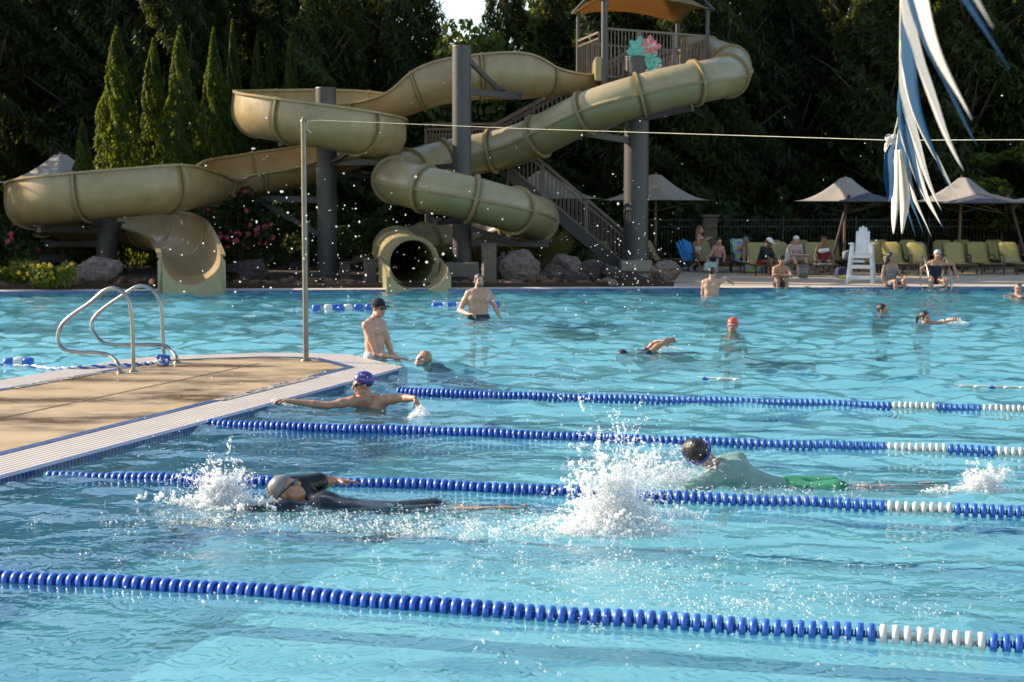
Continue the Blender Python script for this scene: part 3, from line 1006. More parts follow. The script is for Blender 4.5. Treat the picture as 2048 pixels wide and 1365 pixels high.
# ---------------- closed tube slide
TUBE = [
    (1366, 112, 49.8), (1402, 113, 49.8), (1440, 122, 49.2), (1464, 138, 48.0), (1455, 152, 46.4), (1410, 163, 45.2), (1340, 176, 44.9), (1250, 200, 44.9), (1170, 227, 45.3), (1100, 262, 45.8),
    (1030, 292, 46.4), (960, 308, 46.7), (890, 322, 46.5), (830, 338, 45.6), (790, 352, 43.9), (800, 365, 42.4), (850, 378, 41.6), (920, 393, 41.4), (990, 411, 41.7),
    (1045, 427, 42.6), (1070, 440, 44.2), (1050, 452, 45.8), (990, 468, 46.8), (920, 484, 46.9), (850, 490, 46.1), (800, 498, 44.4), (790, 505, 42.8), (806, 514, 41.0), (825, 526, 39.2)]
P = path(TUBE, 6)
F = frames(P)
rT = 0.60
tube = empty("water_slide", gz(832, 580, 0.0), 0, "closed tan and green tube slide winding round the middle columns", "water slide")
for i in (0,):
    pass
cuts = list(range(0, len(P) - 1, 8)) + [len(P) - 1]
for ci in range(len(cuts) - 1):
    a, b = cuts[ci], cuts[ci + 1]
    seg = F[a:b + 1]; k = len(seg)
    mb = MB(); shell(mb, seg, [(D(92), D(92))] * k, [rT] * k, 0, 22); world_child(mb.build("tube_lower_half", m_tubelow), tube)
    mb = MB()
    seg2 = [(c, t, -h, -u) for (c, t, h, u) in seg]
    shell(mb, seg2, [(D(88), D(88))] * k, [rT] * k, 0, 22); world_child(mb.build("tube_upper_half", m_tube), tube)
for i in cuts[1:-1] + [len(P) - 1]:
    mb = MB(); ribseg(mb, F, i, (D(180), D(180)), rT, .04, .085, 0, 40); world_child(mb.build("flange", m_flange), tube)
mb = MB()
for side in (0, 1):
    rim(mb, F, [(D(90), D(90))] * len(F), [rT + .005] * len(F), side, .035)
world_child(mb.build("seam_flange", m_flange), tube)
# exit trough of the tube slide: splash box with raised cheeks
c, t, h, u = F[-1]
tt = Vector((t.x, t.y, 0)).normalized(); hh = Vector((tt.y, -tt.x, 0))
mb = MB()
L0, L1, HW = 0.0, 1.15, .80
base = Vector((c.x, c.y, 0))
for sgn in (-1, 1):
    prof = [(L0, .92), (.25, .90), (.5, .62), (.8, .42), (L1, .34), (L1, -.15), (L0, -.15)]
    prof = [(L0 - .5, c.z + .1), (.0, c.z + .02), (.35, c.z - .02), (.75, c.z - .12), (L1, c.z - .30), (L1, -.15), (L0 - .5, -.15)]
    vs = []
    for off in (HW, HW - .09):
        vs += [base + tt * q[0] + hh * sgn * off + Vector((0, 0, q[1])) for q in prof]
    n = len(prof)
    fs = [tuple(range(n)), tuple(range(2 * n - 1, n - 1, -1))] + [(i, (i + 1) % n, n + (i + 1) % n, n + i) for i in range(n)]
    mb.add(vs, fs, 0)
nseg = 22
vs, fs = [], []
for j, s in enumerate((0.0, .4, .8, L1, L1)):
    for k in range(nseg + 1):
        a = lerp(-D(90), D(90), k / nseg)
        if j < 4: vs.append(base + tt * s + hh * math.sin(a) * (HW - .08) + Vector((0, 0, c.z - .02 - .05 * s - math.cos(a) * (rT - .02))))
        else: vs.append(base + tt * s + hh * lerp(-(HW - .08), HW - .08, k / nseg) + Vector((0, 0, -.15)))
n = nseg + 1
for j in range(4):
    for k in range(nseg):
        fs.append((j * n + k, j * n + k + 1, (j + 1) * n + k + 1, (j + 1) * n + k))
mb.add(vs, fs, 0, False)
world_child(mb.build("exit_trough", m_tube), tube)

# ---------------- support columns with their arms
def column(px, Y, top_y, r, base_z, label, arms=(), block=False):
    p = gy(px, 420, Y)
    zt = gy(px, top_y, Y).z
    root = empty("support_column", (p.x, Y, base_z), 0, label, "column", "steel columns carrying the slides")
    mb = MB(); mb.cyl((0, 0, 0), (0, 0, zt - base_z), r, r, 28); mb.box((0, 0, .03), (r * 3, r * 3, .06))
    mb.build("shaft", m_steel, root)
    MB().cyl((0, 0, zt - base_z), (0, 0, zt - base_z + .03), r * 1.04, r * 1.0, 28).build("cap", m_steel, root)
    for (x0, y0, x1, y1, Y1, w) in arms:
        a = gy(x0, y0, Y); b = gy(x1, y1, Y1)
        L = Vector((p.x, Y, base_z))
        mb = MB(); mb.bar(a - L, b - L, w * .8, w)
        d = (b - a).normalized()
        mb.box(b - L - d * .05 + Vector((0, 0, w * .6)), (.3, .3, .06))
        mb.build("support_arm", m_steel, root)
    if block:
        MB().box((0, 0, .12), (.95, .95, .5), taper=.96).build("concrete_footing", m_block, root, bevel=.02)
    return root
column(212, 44.4, 428, .30, .15, "short steel column under the lower left slide loop",
       [(212, 461, 78, 459, 42.2, .17), (212, 488, 92, 489, 45.6, .17), (212, 445, 240, 452, 45, .14), (205, 452, 150, 436, 42.5, .12)])
column(654, 44.4, 178, .29, .15, "steel column rising through the upper slide loop",
       [(654, 284, 560, 287, 42.2, .15), (654, 325, 765, 325, 43.4, .16), (654, 401, 480, 396, 45.6, .17), (654, 478, 525, 405, 45.4, .13), (654, 348, 735, 352, 45.8, .14), (654, 275, 610, 262, 42, .12), (654, 330, 720, 292, 43, .12)])
column(924, 43.9, 94, .265, .15, "tall steel column standing in front of the upper trough and behind the man with a beard",
       [(924, 183, 1040, 194, 46.0, .17), (924, 108, 1003, 186, 45.9, .13), (924, 442, 870, 446, 42.2, .15), (924, 486, 1098, 489, 43.8, .16), (924, 452, 1030, 484, 43.4, .13), (924, 330, 850, 338, 45.4, .14)], True)
column(1272, 46.8, 116, .37, .12, "thick steel column below the slide tower with a concrete footing",
       [(1272, 284, 1165, 266, 45.5, .19), (1272, 240, 1385, 216, 45.6, .18), (1272, 225, 1200, 262, 45.6, .13), (1290, 150, 1330, 140, 49.5, .15)], True)
p = gy(613, 500, 41.6)

# ---------------- tower: platform, posts, railings, canopy, stairs
tower = empty("slide_tower", (0, 0, 0), 0, "steel slide tower with railings, stairs and a tan fabric canopy", "tower")
A = gy(1207, 420, 46.5); B = gy(1155, 420, 49.5); C_ = gy(1411, 420, 48.6); Dd = gy(1352, 420, 52.0)
zP, zR, zC = 5.85, 7.2, 8.14
def at(p, z): return Vector((p.x, p.y, z))
for p, r, zt in ((A, .095, 9.0), (B, .06, zC + .1), (C_, .065, zC + .1), (Dd, .07, zC + .1)):
    mb = MB(); mb.cyl(at(p, zP - .5), at(p, zt), r, r, 12); mb.build("post", m_steel, tower)
mb = MB()
vs = [at(q, zP) for q in (A, C_, Dd, B)] + [at(q, zP - .28) for q in (A, C_, Dd, B)]
mb.add(vs, [(0, 1, 2, 3), (7, 6, 5, 4), (0, 4, 5, 1), (1, 5, 6, 2), (2, 6, 7, 3), (3, 7, 4, 0)])
mb.build("platform", m_steeld, tower)
def railing(p0, p1, h0, n, name="railing", slope_ok=True, post_w=.045, mid=True, parent=None, panel=0.0):
    mb = MB()
    p0, p1 = Vector(p0), Vector(p1)
    up = Vector((0, 0, 1))
    mb.bar(p0 + up * h0, p1 + up * h0, .06, .06)
    mb.bar(p0 + up * .1, p1 + up * .1, .04, .05)
    if mid: mb.bar(p0 + up * (h0 - .17), p1 + up * (h0 - .17), .03, .035)
    for i in range(n + 1):
        q = lerp(p0, p1, i / n)
        mb.bar(q + up * .1, q + up * (h0 - (.17 if mid else .03)), .026, .026, up=(0, 1, 0))
    np_ = max(2, n // 10 + 1)
    for i in range(np_):
        q = lerp(p0, p1, i / (np_ - 1))
        mb.bar(q, q + up * h0, post_w, post_w, up=(0, 1, 0))
    return mb.build(name, m_rail, parent if parent is not None else tower)
railing(at(A, zP), at(C_, zP), 1.5, 30, mid=False, post_w=.11)
railing(at(C_, zP), at(Dd, zP), 1.4, 22, mid=False)
railing(at(Dd, zP), at(B, zP), 1.4, 22, mid=False)
railing(at(B, zP), at(lerp(B, A, .8), zP), 1.45, 12)
# inclined railing of the last steps seen through the tower
railing(at(lerp(A, C_, .55), zP - .3) + Vector((0, .8, 0)), at(lerp(A, C_, .98), zP + .15) + Vector((0, .8, 0)), 1.25, 16)
# slide entry gate box
g = gy(1200, 140, 47.2)
mb = MB(); mb.box(g + Vector((-.05, 0, -.05)), (.28, 1.5, .72)); mb.build("slide_entry", m_slide, tower, bevel=.05)
# canopy: pyramid with scalloped fabric edge
m_canopy = mat("tan_canopy_fabric", (0.34, 0.23, 0.12), 0.85, (0.40, 0.28, 0.15), 8, 5, 0.1, 80, transl=0.45, tcol=(0.46, 0.29, 0.13))
cen = (A + B + C_ + Dd) / 4
corners = [at(q, zC) + (at(q, zC) - at(cen, zC)) * .10 for q in (A, C_, Dd, B)]
apex = at(cen, 10.6)
vs, fs = [], []
NE, NL = 14, 8
for s in range(4):
    c0, c1 = corners[s], corners[(s + 1) % 4]
    b0 = len(vs)
    for j in range(NL + 1):
        for k in range(NE + 1):
            e = lerp(c0, c1, k / NE)
            q = k / NE
            e = e + Vector((0, 0, 1)) * (.22 * 4 * q * (1 - q)) + (at(cen, zC) - e) * .10 * 4 * q * (1 - q)
            vs.append(lerp(e, apex, j / NL) - Vector((0, 0, .5 * math.sin(math.pi * j / NL))))
    for j in range(NL):
        for k in range(NE):
            a = b0 + j * (NE + 1) + k
            fs.append((a, a + 1, a + NE + 2, a + NE + 1))
mb = MB(); mb.add(vs, fs, 0, True)
o = mb.build("canopy", m_canopy, tower)
sd_ = o.modifiers.new("thickness", 'SOLIDIFY'); sd_.thickness = .012
for s in range(4):
    MB().cyl(corners[s], apex - Vector((0, 0, .1)), .04, .04, 8).build("canopy_rib", m_steel, tower)
# stairs: an upper flight behind the tube, a landing, a lower flight to the deck
def flight(p0, p1, width, n, name="stair_flight"):
    p0, p1 = Vector(p0), Vector(p1)
    mb = MB()
    wv = Vector((0, width, 0))
    for s in (0, 1):
        mb.bar(p0 + wv * s - Vector((0, 0, .16)), p1 + wv * s - Vector((0, 0, .16)), .05, .34)
    for i in range(n):
        q = lerp(p0, p1, (i + .5) / n)
        mb.box(q + wv * .5, (abs(p1.x - p0.x) / n * 1.05, width, .05))
    o = mb.build(name, m_steeld, tower)
    for s in (0, 1):
        railing(p0 + wv * s, p1 + wv * s, 1.08, n * 2, "stair_railing", post_w=.06)
land_z = 3.5
f1a, f1b = Vector((-.75, 49.2, land_z)), Vector((3.6, 49.2, zP))
flight(f1a, f1b, 1.2, 15)
f2a, f2b = Vector((gy(998, 420, 47.6).x, 47.6, land_z)), Vector((gy(1262, 420, 47.6).x, 47.6, .12))
flight(f2a, f2b, 1.2, 16)
mb = MB(); mb.box((-1.35, 48.9, land_z - .1), (2.9, 3.0, .2)); mb.build("landing", m_steeld, tower)
railing((-2.7, 47.5, land_z), (-.5, 47.5, land_z), 1.1, 22, "landing_railing")
railing((-2.7, 47.5, land_z), (-2.7, 50.4, land_z), 1.1, 18, "landing_railing")
railing((-2.7, 50.4, land_z), (-.75, 50.4, land_z), 1.1, 18, "landing_railing")
for x, y in ((-2.6, 47.6), (-2.6, 50.3), (-.2, 50.3), (-.15, 47.6)):
    MB().cyl((x, y, .05), (x, y, land_z), .07, .07, 10).build("landing_post", m_steeld, tower)
# painted metal flowers on the column head
m_teal = mat("teal_paint", (0.10, 0.42, 0.36), 0.5, (0.16, 0.52, 0.44), 8)
m_pinkp = mat("pink_paint", (0.55, 0.12, 0.14), 0.5, (0.7, 0.25, 0.25), 12)
m_cream = mat("cream_paint", (0.6, 0.5, 0.4), 0.5, (0.7, 0.6, 0.5), 12)
fl = empty("metal_flower_ornament", gy(1285, 116, 46.6), 0, "teal and pink cut metal flowers standing on the thick column head", "ornament")
def flower(px, py, r, m, n, name, ph=0, seed=0):
    c = gy(px, py, 46.5); L = Vector(fl.location); q = random.Random(seed)
    mb = MB()
    for k in range(n):
        a = 2 * math.pi * k / n + ph
        d = Vector((math.cos(a), 0, math.sin(a)))
        s = Vector((-d.z, 0, d.x))
        rr = r * q.uniform(.8, 1.15)
        dep = q.uniform(-.04, .04)
        pts = [c - L, c - L + d * rr * .55 + s * rr * .32 + Vector((0, dep, 0)), c - L + d * rr * 1.0 + s * rr * .1, c - L + d * rr * 1.0 - s * rr * .1, c - L + d * rr * .55 - s * rr * .32 + Vector((0, -dep, 0))]
        pts2 = [v + Vector((0, .02, 0)) for v in pts]
        mb.add(pts + pts2, [(0, 1, 2, 3, 4), (9, 8, 7, 6, 5)] + [(i, (i + 1) % 5, 5 + (i + 1) % 5, 5 + i) for i in range(5)])
    mb.build(name, m, fl)
flower(1276, 97, .34, m_teal, 6, "leaf", .3, 1)
flower(1300, 93, .30, m_pinkp, 8, "blossom", 0, 2)
flower(1302, 88, .18, m_cream, 7, "blossom", .4, 3)
flower(1268, 112, .25, m_teal, 5, "leaf", 1.2, 4)
flower(1303, 118, .28, m_teal, 5, "leaf", 1.0, 5)
flower(1304, 138, .26, m_teal, 4, "leaf", .8, 6)
flower(1290, 145, .16, m_cream, 6, "blossom", .8, 7)
flower(1316, 136, .18, m_cream, 5, "blossom", .8, 8)
mb = MB(); mb.bar(Vector((0, 0, -.1)), gy(1290, 95, 46.55) - Vector(fl.location), .04, .04); mb.bar(Vector((0, 0, -.1)), gy(1304, 138, 46.55) - Vector(fl.location), .04, .04)
mb.build("stem", m_steeld, fl)
# ================================================================== pool furniture near the camera
m_chrome = mat("stainless_steel", (0.29, 0.265, 0.235), 0.25, (0.36, 0.33, 0.30), 6, 4, 0.03, 40, metal=1.0)
m_flagpole = mat("weathered_pole", (0.17, 0.155, 0.13), 0.34, (0.24, 0.215, 0.185), 5, 5, 0.04, 40, metal=0.9)
m_ropew = mat("pale_rope", (0.60, 0.56, 0.40), 0.8, (0.72, 0.68, 0.5), 40)
m_blueplastic = mat("blue_float_plastic", (0.018, 0.10, 0.48), 0.36, (0.028, 0.14, 0.58), 3, 4, coat=.2)
m_whiteplastic = mat("white_float_plastic", (0.70, 0.66, 0.60), 0.35, (0.78, 0.75, 0.70), 3, 4, coat=.2)

# --- handrails of the pool ladder
def handrail(pts, label):
    base = gz(pts[-1][0], pts[-1][1], ZD)
    root = empty("grab_rail", base, 0, label, "handrail", "bent steel handrails on the island")
    W = []
    for (px, py, Y) in pts:
        W.append(tuple(gy(px, py, Y) - base))
    C = [Vector(c) for c in catmull(W, 8)]
    mb = MB(); mb.tube(C, .024, 14); mb.build("rail_tube", m_chrome, root)
    for q in (C[0], C[-1]):
        MB().cyl((q.x, q.y, 0.0), (q.x, q.y, .022), .055, .045, 16).build("base_collar", m_chrome, root)
    return root
Ya, Yb = gz(267, 744, ZD).y, gz(241, 747, ZD).y
handrail([(267, 744, Ya), (266, 690, Ya), (263, 630, Ya), (256, 598, Ya), (236, 579, Ya), (212, 580, Ya + .05), (180, 606, Ya + .1), (140, 634, Ya + .15), (121, 655, Ya + .15), (116, 680, Ya + .12),
          (126, 698, Ya + .1), (150, 704, Ya + .06), (195, 706, Ya), (220, 712, Ya - .03), (236, 728, Yb), (242, 747, Yb)], "left one of the two bent steel handrails on the island edge")
Ya, Yb = gz(327, 724, ZD).y, gz(354, 727, ZD).y
handrail([(328, 726, Ya), (326, 680, Ya), (323, 620, Ya), (315, 594, Ya), (300, 577, Ya), (276, 573, Ya + .04), (250, 588, Ya + .08), (212, 614, Ya + .14), (190, 634, Ya + .14), (183, 652, Ya + .12),
          (192, 672, Ya + .1), (213, 688, Ya + .06), (260, 690, Ya), (322, 690, Ya), (340, 700, Ya - .02), (352, 714, Yb), (355, 727, Yb)], "right one of the two handrails, with the rope knotted at its foot")

# --- flag pole and its cord
base = gz(612, 722, ZD)
root = empty("flag_pole", base, 0, "slim steel pole on the island carrying the pennant cord", "pole")
top = gy(604, 243, base.y)
H = top.z - ZD
MB().cyl((0, 0, 0), (0, 0, H), .036, .033, 16).build("pole_tube", m_flagpole, root)
MB().cyl((0, 0, 0), (0, 0, .02), .075, .06, 18).build("base_plate", m_flagpole, root)
mb = MB(); mb.cyl((0, 0, H), (0, 0, H + .02), .04, .03, 14); mb.ell((0.0, 0, H + .035), (.018, .018, .022)); mb.tube([(.03, 0, H - .02), (.07, 0, H - .01), (.075, 0, H + .03), (.05, 0, H + .04)], .006, 6)
mb.build("eye_cap", m_flagpole, root)
cord0 = base + Vector((.05, 0, H))
P1, P2 = gy(1050, 258, 18.0), gy(1783, 281, 14.2)
P3 = gy(2300, 279, 12.4)
mb = MB(); mb.tube([cord0, gy(640, 241, base.y), P1, P2, P3], .0036, 6)
o = mb.build("long_guy_line", m_ropew); tag(o, "pale cord stretched from the slim pole across the pool", "line")
mb = MB(); mb.tube([cord0 + Vector((.02, 0, 0)), gy(613, 249, base.y), gy(613, 258, base.y), gy(619, 263, base.y), gy(622, 266, base.y)], .007, 6)
o = mb.build("loose_rope_end", m_ropew); o.parent = root; o.matrix_parent_inverse = Matrix.Translation(-base)
# second thin grey post behind the pole
p = gz(614, 556, .2)
root = empty("grey_post", p, 0, "thin grey post in the planting just behind the flag pole", "post")
MB().cyl((0, 0, 0), (0, 0, 1.25), .075, .07, 12).build("shaft", m_steeld, root)
MB().cyl((0, 0, 1.25), (0, 0, 1.42), .06, .08, 12).build("post_head", m_steel, root)

# --- blue and white pennants
def fabric(name, c, c2, tcol):
    return mat(name, c, 0.75, c2, 7, 5, 0.12, 50, transl=0.45, tcol=tcol)
m_pblue = fabric("blue_pennant_fabric", (0.008, 0.065, 0.16), (0.012, 0.095, 0.21), (0.008, 0.15, 0.29))
m_pwhite = fabric("white_pennant_fabric", (0.72, 0.67, 0.62), (0.80, 0.76, 0.72), (0.85, 0.80, 0.73))
ZL = 2.62
def line_pt(py):
    """Point of the pennant line seen at picture height py (the line runs away over the lanes)."""
    Y = (ZL - HCAM) * 3100 / (YH - py)
    X = lerp(gy(1804, 0, 4.5).x, gy(1798, 260, 12).x, (Y - 4.5) / 7.5)
    return Vector((X, Y, ZL))
mb = MB()
mb.tube([line_pt(-420), line_pt(-160), line_pt(-40), line_pt(60), line_pt(160), line_pt(230), P2 + Vector((0, -.05, 0))], .006, 6)
o = mb.build("bunting_line", m_ropew); tag(o, "cord carrying the streaming pennants over the lanes", "line")
rp_ = random.Random(21)
def pennant(pa, pb, tx, ty, m, label, seed=0):
    """A triangular streamer: hem along the cord from picture height pa to pb, its tip blown out to the right."""
    q = random.Random(seed)
    a, b = line_pt(pa), line_pt(pb)
    mid = (a + b) / 2
    tip = gy(tx, ty, mid.y - .05 + q.uniform(-.12, .05))
    base = Vector(a)
    N, M_ = 18, 6
    vs, fs = [], []
    nrm = (b - a).cross(tip - mid).normalized()
    ph = q.uniform(0, 6)
    L = (tip - mid).length
    for i in range(N + 1):
        t = i / N
        for k in range(M_ + 1):
            s = k / M_
            w = max(1 - t, .035)
            e = lerp(a, b, .5 + (s - .5) * w)
            p = e * (1 - t) + tip * t if False else lerp(a, b, s) * (1 - t) + tip * t
            if t > .9: p = p + (b - a).normalized() * (s - .5) * .012
            fold = .045 * L * math.sin(s * 5 + ph + t * 2.2) * (1 - t) * min(1, t * 4 + .15) + .02 * L * math.sin(t * 7 + ph)* t * (1 - t) * 2
            sag = Vector((-.05 * L, 0, -.04 * L)) * math.sin(math.pi * t) * .8
            vs.append(p + nrm * fold + sag - base)
    for i in range(N):
        for k in range(M_):
            a_ = i * (M_ + 1) + k
            fs.append((a_, a_ + 1, a_ + M_ + 2, a_ + M_ + 1))
    mb = MB(); mb.add(vs, fs, 0, True)
    o = mb.build("pennant", m, loc=base)
    o.modifiers.new("thickness", 'SOLIDIFY').thickness = .0012
    tag(o, label, "pennant", "pennants on the cord over the lanes")
    return o
PEN_LIST = [
    (-345, -270, 2018, 139, 'b', "blue pennant streaming farthest right, cut by the upper edge"),
    (-345, -330, 1985, 56, 'w', "white pennant beside the farthest right blue one, cut by the upper edge"),
    (-140, -52, 1955, 293, 'b', "broad bright blue pennant reaching right across a pale one"),
    (-160, -128, 1943, 240, 'w', "white pennant lying along the right side of the broad bright blue one"),
    (-68, -6, 1927, 342, 'w', "long white pennant under the broad bright blue one, running from the upper edge"),
    (-4, 76, 1898, 378, 'b', "long dark blue pennant under the long white one"),
    (64, 106, 1917, 403, 'w', "white pennant ending low at the right below the long dark blue one"),
    (100, 148, 1883, 422, 'w', "white pennant broad at its upper end in the middle of the fan"),
    (138, 192, 1847, 406, 'b', "dark blue pennant crossing the front of the pale grey white one"),
    (165, 232, 1884, 454, 'w', "pale grey white pennant, the broadest in the lower half of the fan"),
    (190, 216, 1888, 458, 'b', "thin blue pennant ending at the lower right of the bundle"),
    (206, 232, 1878, 440, 'w', "thin white pennant ending at the lower right of the bundle"),
    (222, 246, 1848, 472, 'b', "blue pennant hanging low in the middle of the bundle"),
    (232, 254, 1863, 475, 'w', "white pennant hanging lowest right of the bundle middle"),
    (242, 266, 1832, 478, 'b', "dark blue pennant next to the broad white leaf"),
    (250, 270, 1822, 447, 'w', "short white pennant tucked beside the broad white leaf")]
for i, (pa, pb, tx, ty, c, lab) in enumerate(PEN_LIST):
    pennant(pa, pb, tx, ty, m_pblue if c == 'b' else m_pwhite, lab, i)
# the tied bundle on the cord with two broad white leaves and a blue one
Yb_ = P2.y - .25
def leaf_pen(pts, Y, m, label, seed):
    """pts: left px, right px, py rows -> a draped tongue of cloth."""
    base = gy(pts[0][0], pts[0][2], Y)
    q = random.Random(seed)
    vs, fs = [], []
    rows = [np.array(r) for r in catmull(pts, 4)]
    K = 6
    for i, r in enumerate(rows):
        for k in range(K + 1):
            s = k / K
            px = lerp(r[0], r[1], s)
            v = gy(px, r[2], Y + .05 * math.sin(s * 3.1 + seed) + .03 * math.sin(i * .4 + seed))
            vs.append(v - base)
    for i in range(len(rows) - 1):
        for k in range(K):
            a_ = i * (K + 1) + k
            fs.append((a_, a_ + 1, a_ + K + 2, a_ + K + 1))
    mb = MB(); mb.add(vs, fs, 0, True)
    o = mb.build("pennant", m, loc=base)
    o.modifiers.new("thickness", 'SOLIDIFY').thickness = .0015
    tag(o, label, "pennant", "pennants on the cord over the lanes")
leaf_pen([(1780, 1790, 290), (1771, 1786, 305), (1768, 1788, 330), (1769, 1788, 360), (1773, 1786, 390), (1776, 1779, 404)], 9.6, m_pblue, "short blue pennant hanging left of the tied bundle", 1)
leaf_pen([(1790, 1796, 300), (1787, 1797, 330), (1784, 1799, 370), (1783, 1798, 410), (1783, 1793, 440), (1786, 1788, 468)], 9.8, m_pwhite, "left of the two broad white leaves under the tied bundle", 2)
leaf_pen([(1797, 1803, 300), (1798, 1808, 330), (1799, 1817, 370), (1800, 1819, 405), (1801, 1812, 440), (1803, 1805, 468)], 9.7, m_pwhite, "right of the two broad white leaves under the tied bundle", 3)
kn = empty("knotted_cloth", gy(1785, 300, Yb_), 0, "tangled blue and white cloth knot where the cords cross", "knot")
for i, m in enumerate((m_pwhite, m_pblue, m_pwhite, m_pblue)):
    mb = MB(); q = random.Random(40 + i)
    pts = [(q.uniform(-.05, .06), q.uniform(-.05, .05), lerp(.12, -.12, k / 8) + q.uniform(-.04, .04)) for k in range(9)]
    mb.tube([Vector(v) for v in catmull(pts, 5)], [.028 + .012 * math.sin(k * 1.3) for k in range(41)], 8)
    mb.build("cloth_coil", m, kn)

# --- lane ropes of notched discs
def disc_mesh(name, m):
    mb = MB()
    M = Matrix(((0, 0, 1), (1, 0, 0), (0, 1, 0)))
    prof = [(.012, -.024), (.018, -.024), (.018, -.004), (.040, -.003), (.043, -.016), (.0505, -.0145), (.0525, 0), (.0505, .0145), (.043, .016), (.040, .003), (.018, .005), (.018, .024), (.012, .024)]
    mb.lathe(prof, 22, 0, M)
    # fins between hub and rim
    for k in range(8):
        a = k * math.pi / 4
        c = Vector((0, math.cos(a) * .029, math.sin(a) * .029))
        rot = Matrix.Rotation(a, 3, 'X')
        mb.box(c, (.026, .022, .004), 0, rot)
    o = mb.build(name, m)
    return o
proto_b = disc_mesh("float_disc", m_blueplastic)
proto_w = disc_mesh("float_disc", m_whiteplastic)
def lane_rope(knots, whites, label, seed, cut=0.0, lx=900):
    q = random.Random(seed)
    W = [gz(px, py, 0.0) for px, py in knots]
    C = [Vector(c) for c in catmull([tuple(w) for w in W], 30)]
    root = empty("lane_rope", C[len(C) // 2], 0, label, "lane rope", "lane ropes across the pool")
    base = root.location.copy()
    mb = MB(); mb.tube([v - base + Vector((0, 0, .012)) for v in C], .007, 6); mb.build("cable", m_ropew, root)
    pos, acc, step = [], 0.0, .0545
    for i in range(len(C) - 1):
        seg = (C[i + 1] - C[i]); L = seg.length
        while acc < L:
            p = C[i] + seg * (acc / L)
            pos.append((p, seg.normalized()))
            acc += step
        acc -= L
    rest_b, n = MB(), len(pos)
    inview = []
    for k, (p, d) in enumerate(pos):
        px = 1024 + p.x / p.y * 3100
        inview.append((abs(px - 1500) if -60 < px < 2110 else 9e9, k, px))
    keep = {k for _, k, _ in sorted(inview)[:98]}
    for (e, k, px) in inview:
        if e > 8e9: continue
        p, d = pos[k]
        w = any(a <= px < b for a, b in whites)
        z = .020 + .004 * math.sin(k * .35 + seed) - .022 * max(0, min(1, (lx - px) / lx)) + cut * (px < 520) * (520 - px) / 420
        rz = math.atan2(d.y, d.x) + q.uniform(-.07, .07)
        if k in keep:
            o = (proto_w if w else proto_b).copy()
            COL.objects.link(o); o.parent = root
            o.location = p - base + Vector((0, 0, z)); o.rotation_euler = (q.uniform(0, .7), q.uniform(-.06, .06), rz)
        else:
            src = proto_w if w else proto_b
            rot = Matrix.Rotation(rz, 3, 'Z') @ Matrix.Rotation(q.uniform(0, .7), 3, 'X')
            off = p - base + Vector((0, 0, z))
            rest_b.add([rot @ v.co + off for v in src.data.vertices], [tuple(f.vertices) for f in src.data.polygons], 1 if w else 0, True)
    if rest_b.v:
        o = rest_b.build("float_discs", [m_blueplastic, m_whiteplastic], root); tag(o, kind="stuff")
    return root
lane_rope([(-120, 1148), (0, 1158), (250, 1172), (520, 1190), (760, 1212), (1024, 1234), (1400, 1258), (1760, 1280), (2048, 1300), (2200, 1312)], [(1772, 1984)], "nearest blue lane rope crossing the foreground with one white stretch at right", 1, 0, 1000)
lane_rope([(100, 948), (330, 958), (560, 970), (800, 975), (1060, 988), (1300, 1000), (1560, 1012), (1780, 1022), (2048, 1034), (2200, 1042)], [(1782, 1926)], "blue lane rope passing just behind the swimmer in black and the big splash", 2, -.03)
lane_rope([(420, 851), (620, 860), (860, 868), (1100, 878), (1350, 888), (1600, 897), (1790, 902), (2048, 912), (2200, 918)], [(1786, 1898), (2008, 2300)], "blue lane rope running behind the swimmer in the green shirt", 3)
lane_rope([(800, 786), (860, 790), (1000, 796), (1200, 802), (1450, 808), (1640, 813), (1790, 818), (2048, 826), (2200, 831)], [(1788, 1880), (1966, 2300)], "farthest of the four blue lane ropes, starting beside the purple cap", 4)
for o_ in (proto_b, proto_w): bpy.data.objects.remove(o_)
def thin_rope(a, b, label):
    A_, B_ = gz(*a), gz(*b)
    root = empty("far_lane_rope", A_, 0, label, "lane rope", "thin far ropes with small floats")
    MB().cyl((0, 0, .01), B_ - A_ + Vector((0, 0, .01)), .012, .012, 6).build("cable", m_ropew, root)
    L = (B_ - A_).length; n = int(L / .16)
    for k in range(min(n, 60)):
        c = lerp(Vector((0, 0, 0)), B_ - A_, (k + .5) / n)
        MB().ell(c + Vector((0, 0, .0)), (.05, .022, .022), 0, None, 8, 6).build("float", m_whiteplastic if k % 3 else m_blueplastic, root)
thin_rope((1395, 757), (1490, 761), "short string of pale floats low in the water below the red capped child")
thin_rope((1880, 773), (2060, 777), "pale floating string at the right edge above the farthest blue rope")

# --- rope floats in the back pool
def drum(c, r, L, d, m, parent, name="float"):
    mb = MB()
    M = Matrix(((d.x, -d.y, 0), (d.y, d.x, 0), (0, 0, 1))) @ Matrix(((0, 0, 1), (1, 0, 0), (0, 1, 0)))
    prof = [(.01, -L / 2), (r * .8, -L / 2), (r, -L / 2 + .03), (r, L / 2 - .03), (r * .8, L / 2), (.01, L / 2)]
    mb.lathe(prof, 16, 0, M)
    return mb.build(name, m, parent, loc=c)
def float_rope(a, b, items, label):
    A_, B_ = gz(*a), gz(*b)
    d = (B_ - A_).normalized()
    root = empty("float_rope", A_, 0, label, "rope", "safety ropes with drum floats")
    MB().tube([Vector((0, 0, .02)), (B_ - A_) * .5 + Vector((0, 0, -.005)), B_ - A_ + Vector((0, 0, .02))], .012, 6).build("cord", m_ropew, root)
    for (px, c) in items:
        t = (px - a[0]) / (b[0] - a[0])
        drum((B_ - A_) * t + Vector((0, 0, .03)), .085, .16, d, m_blueplastic if c == 'b' else m_whiteplastic, root)
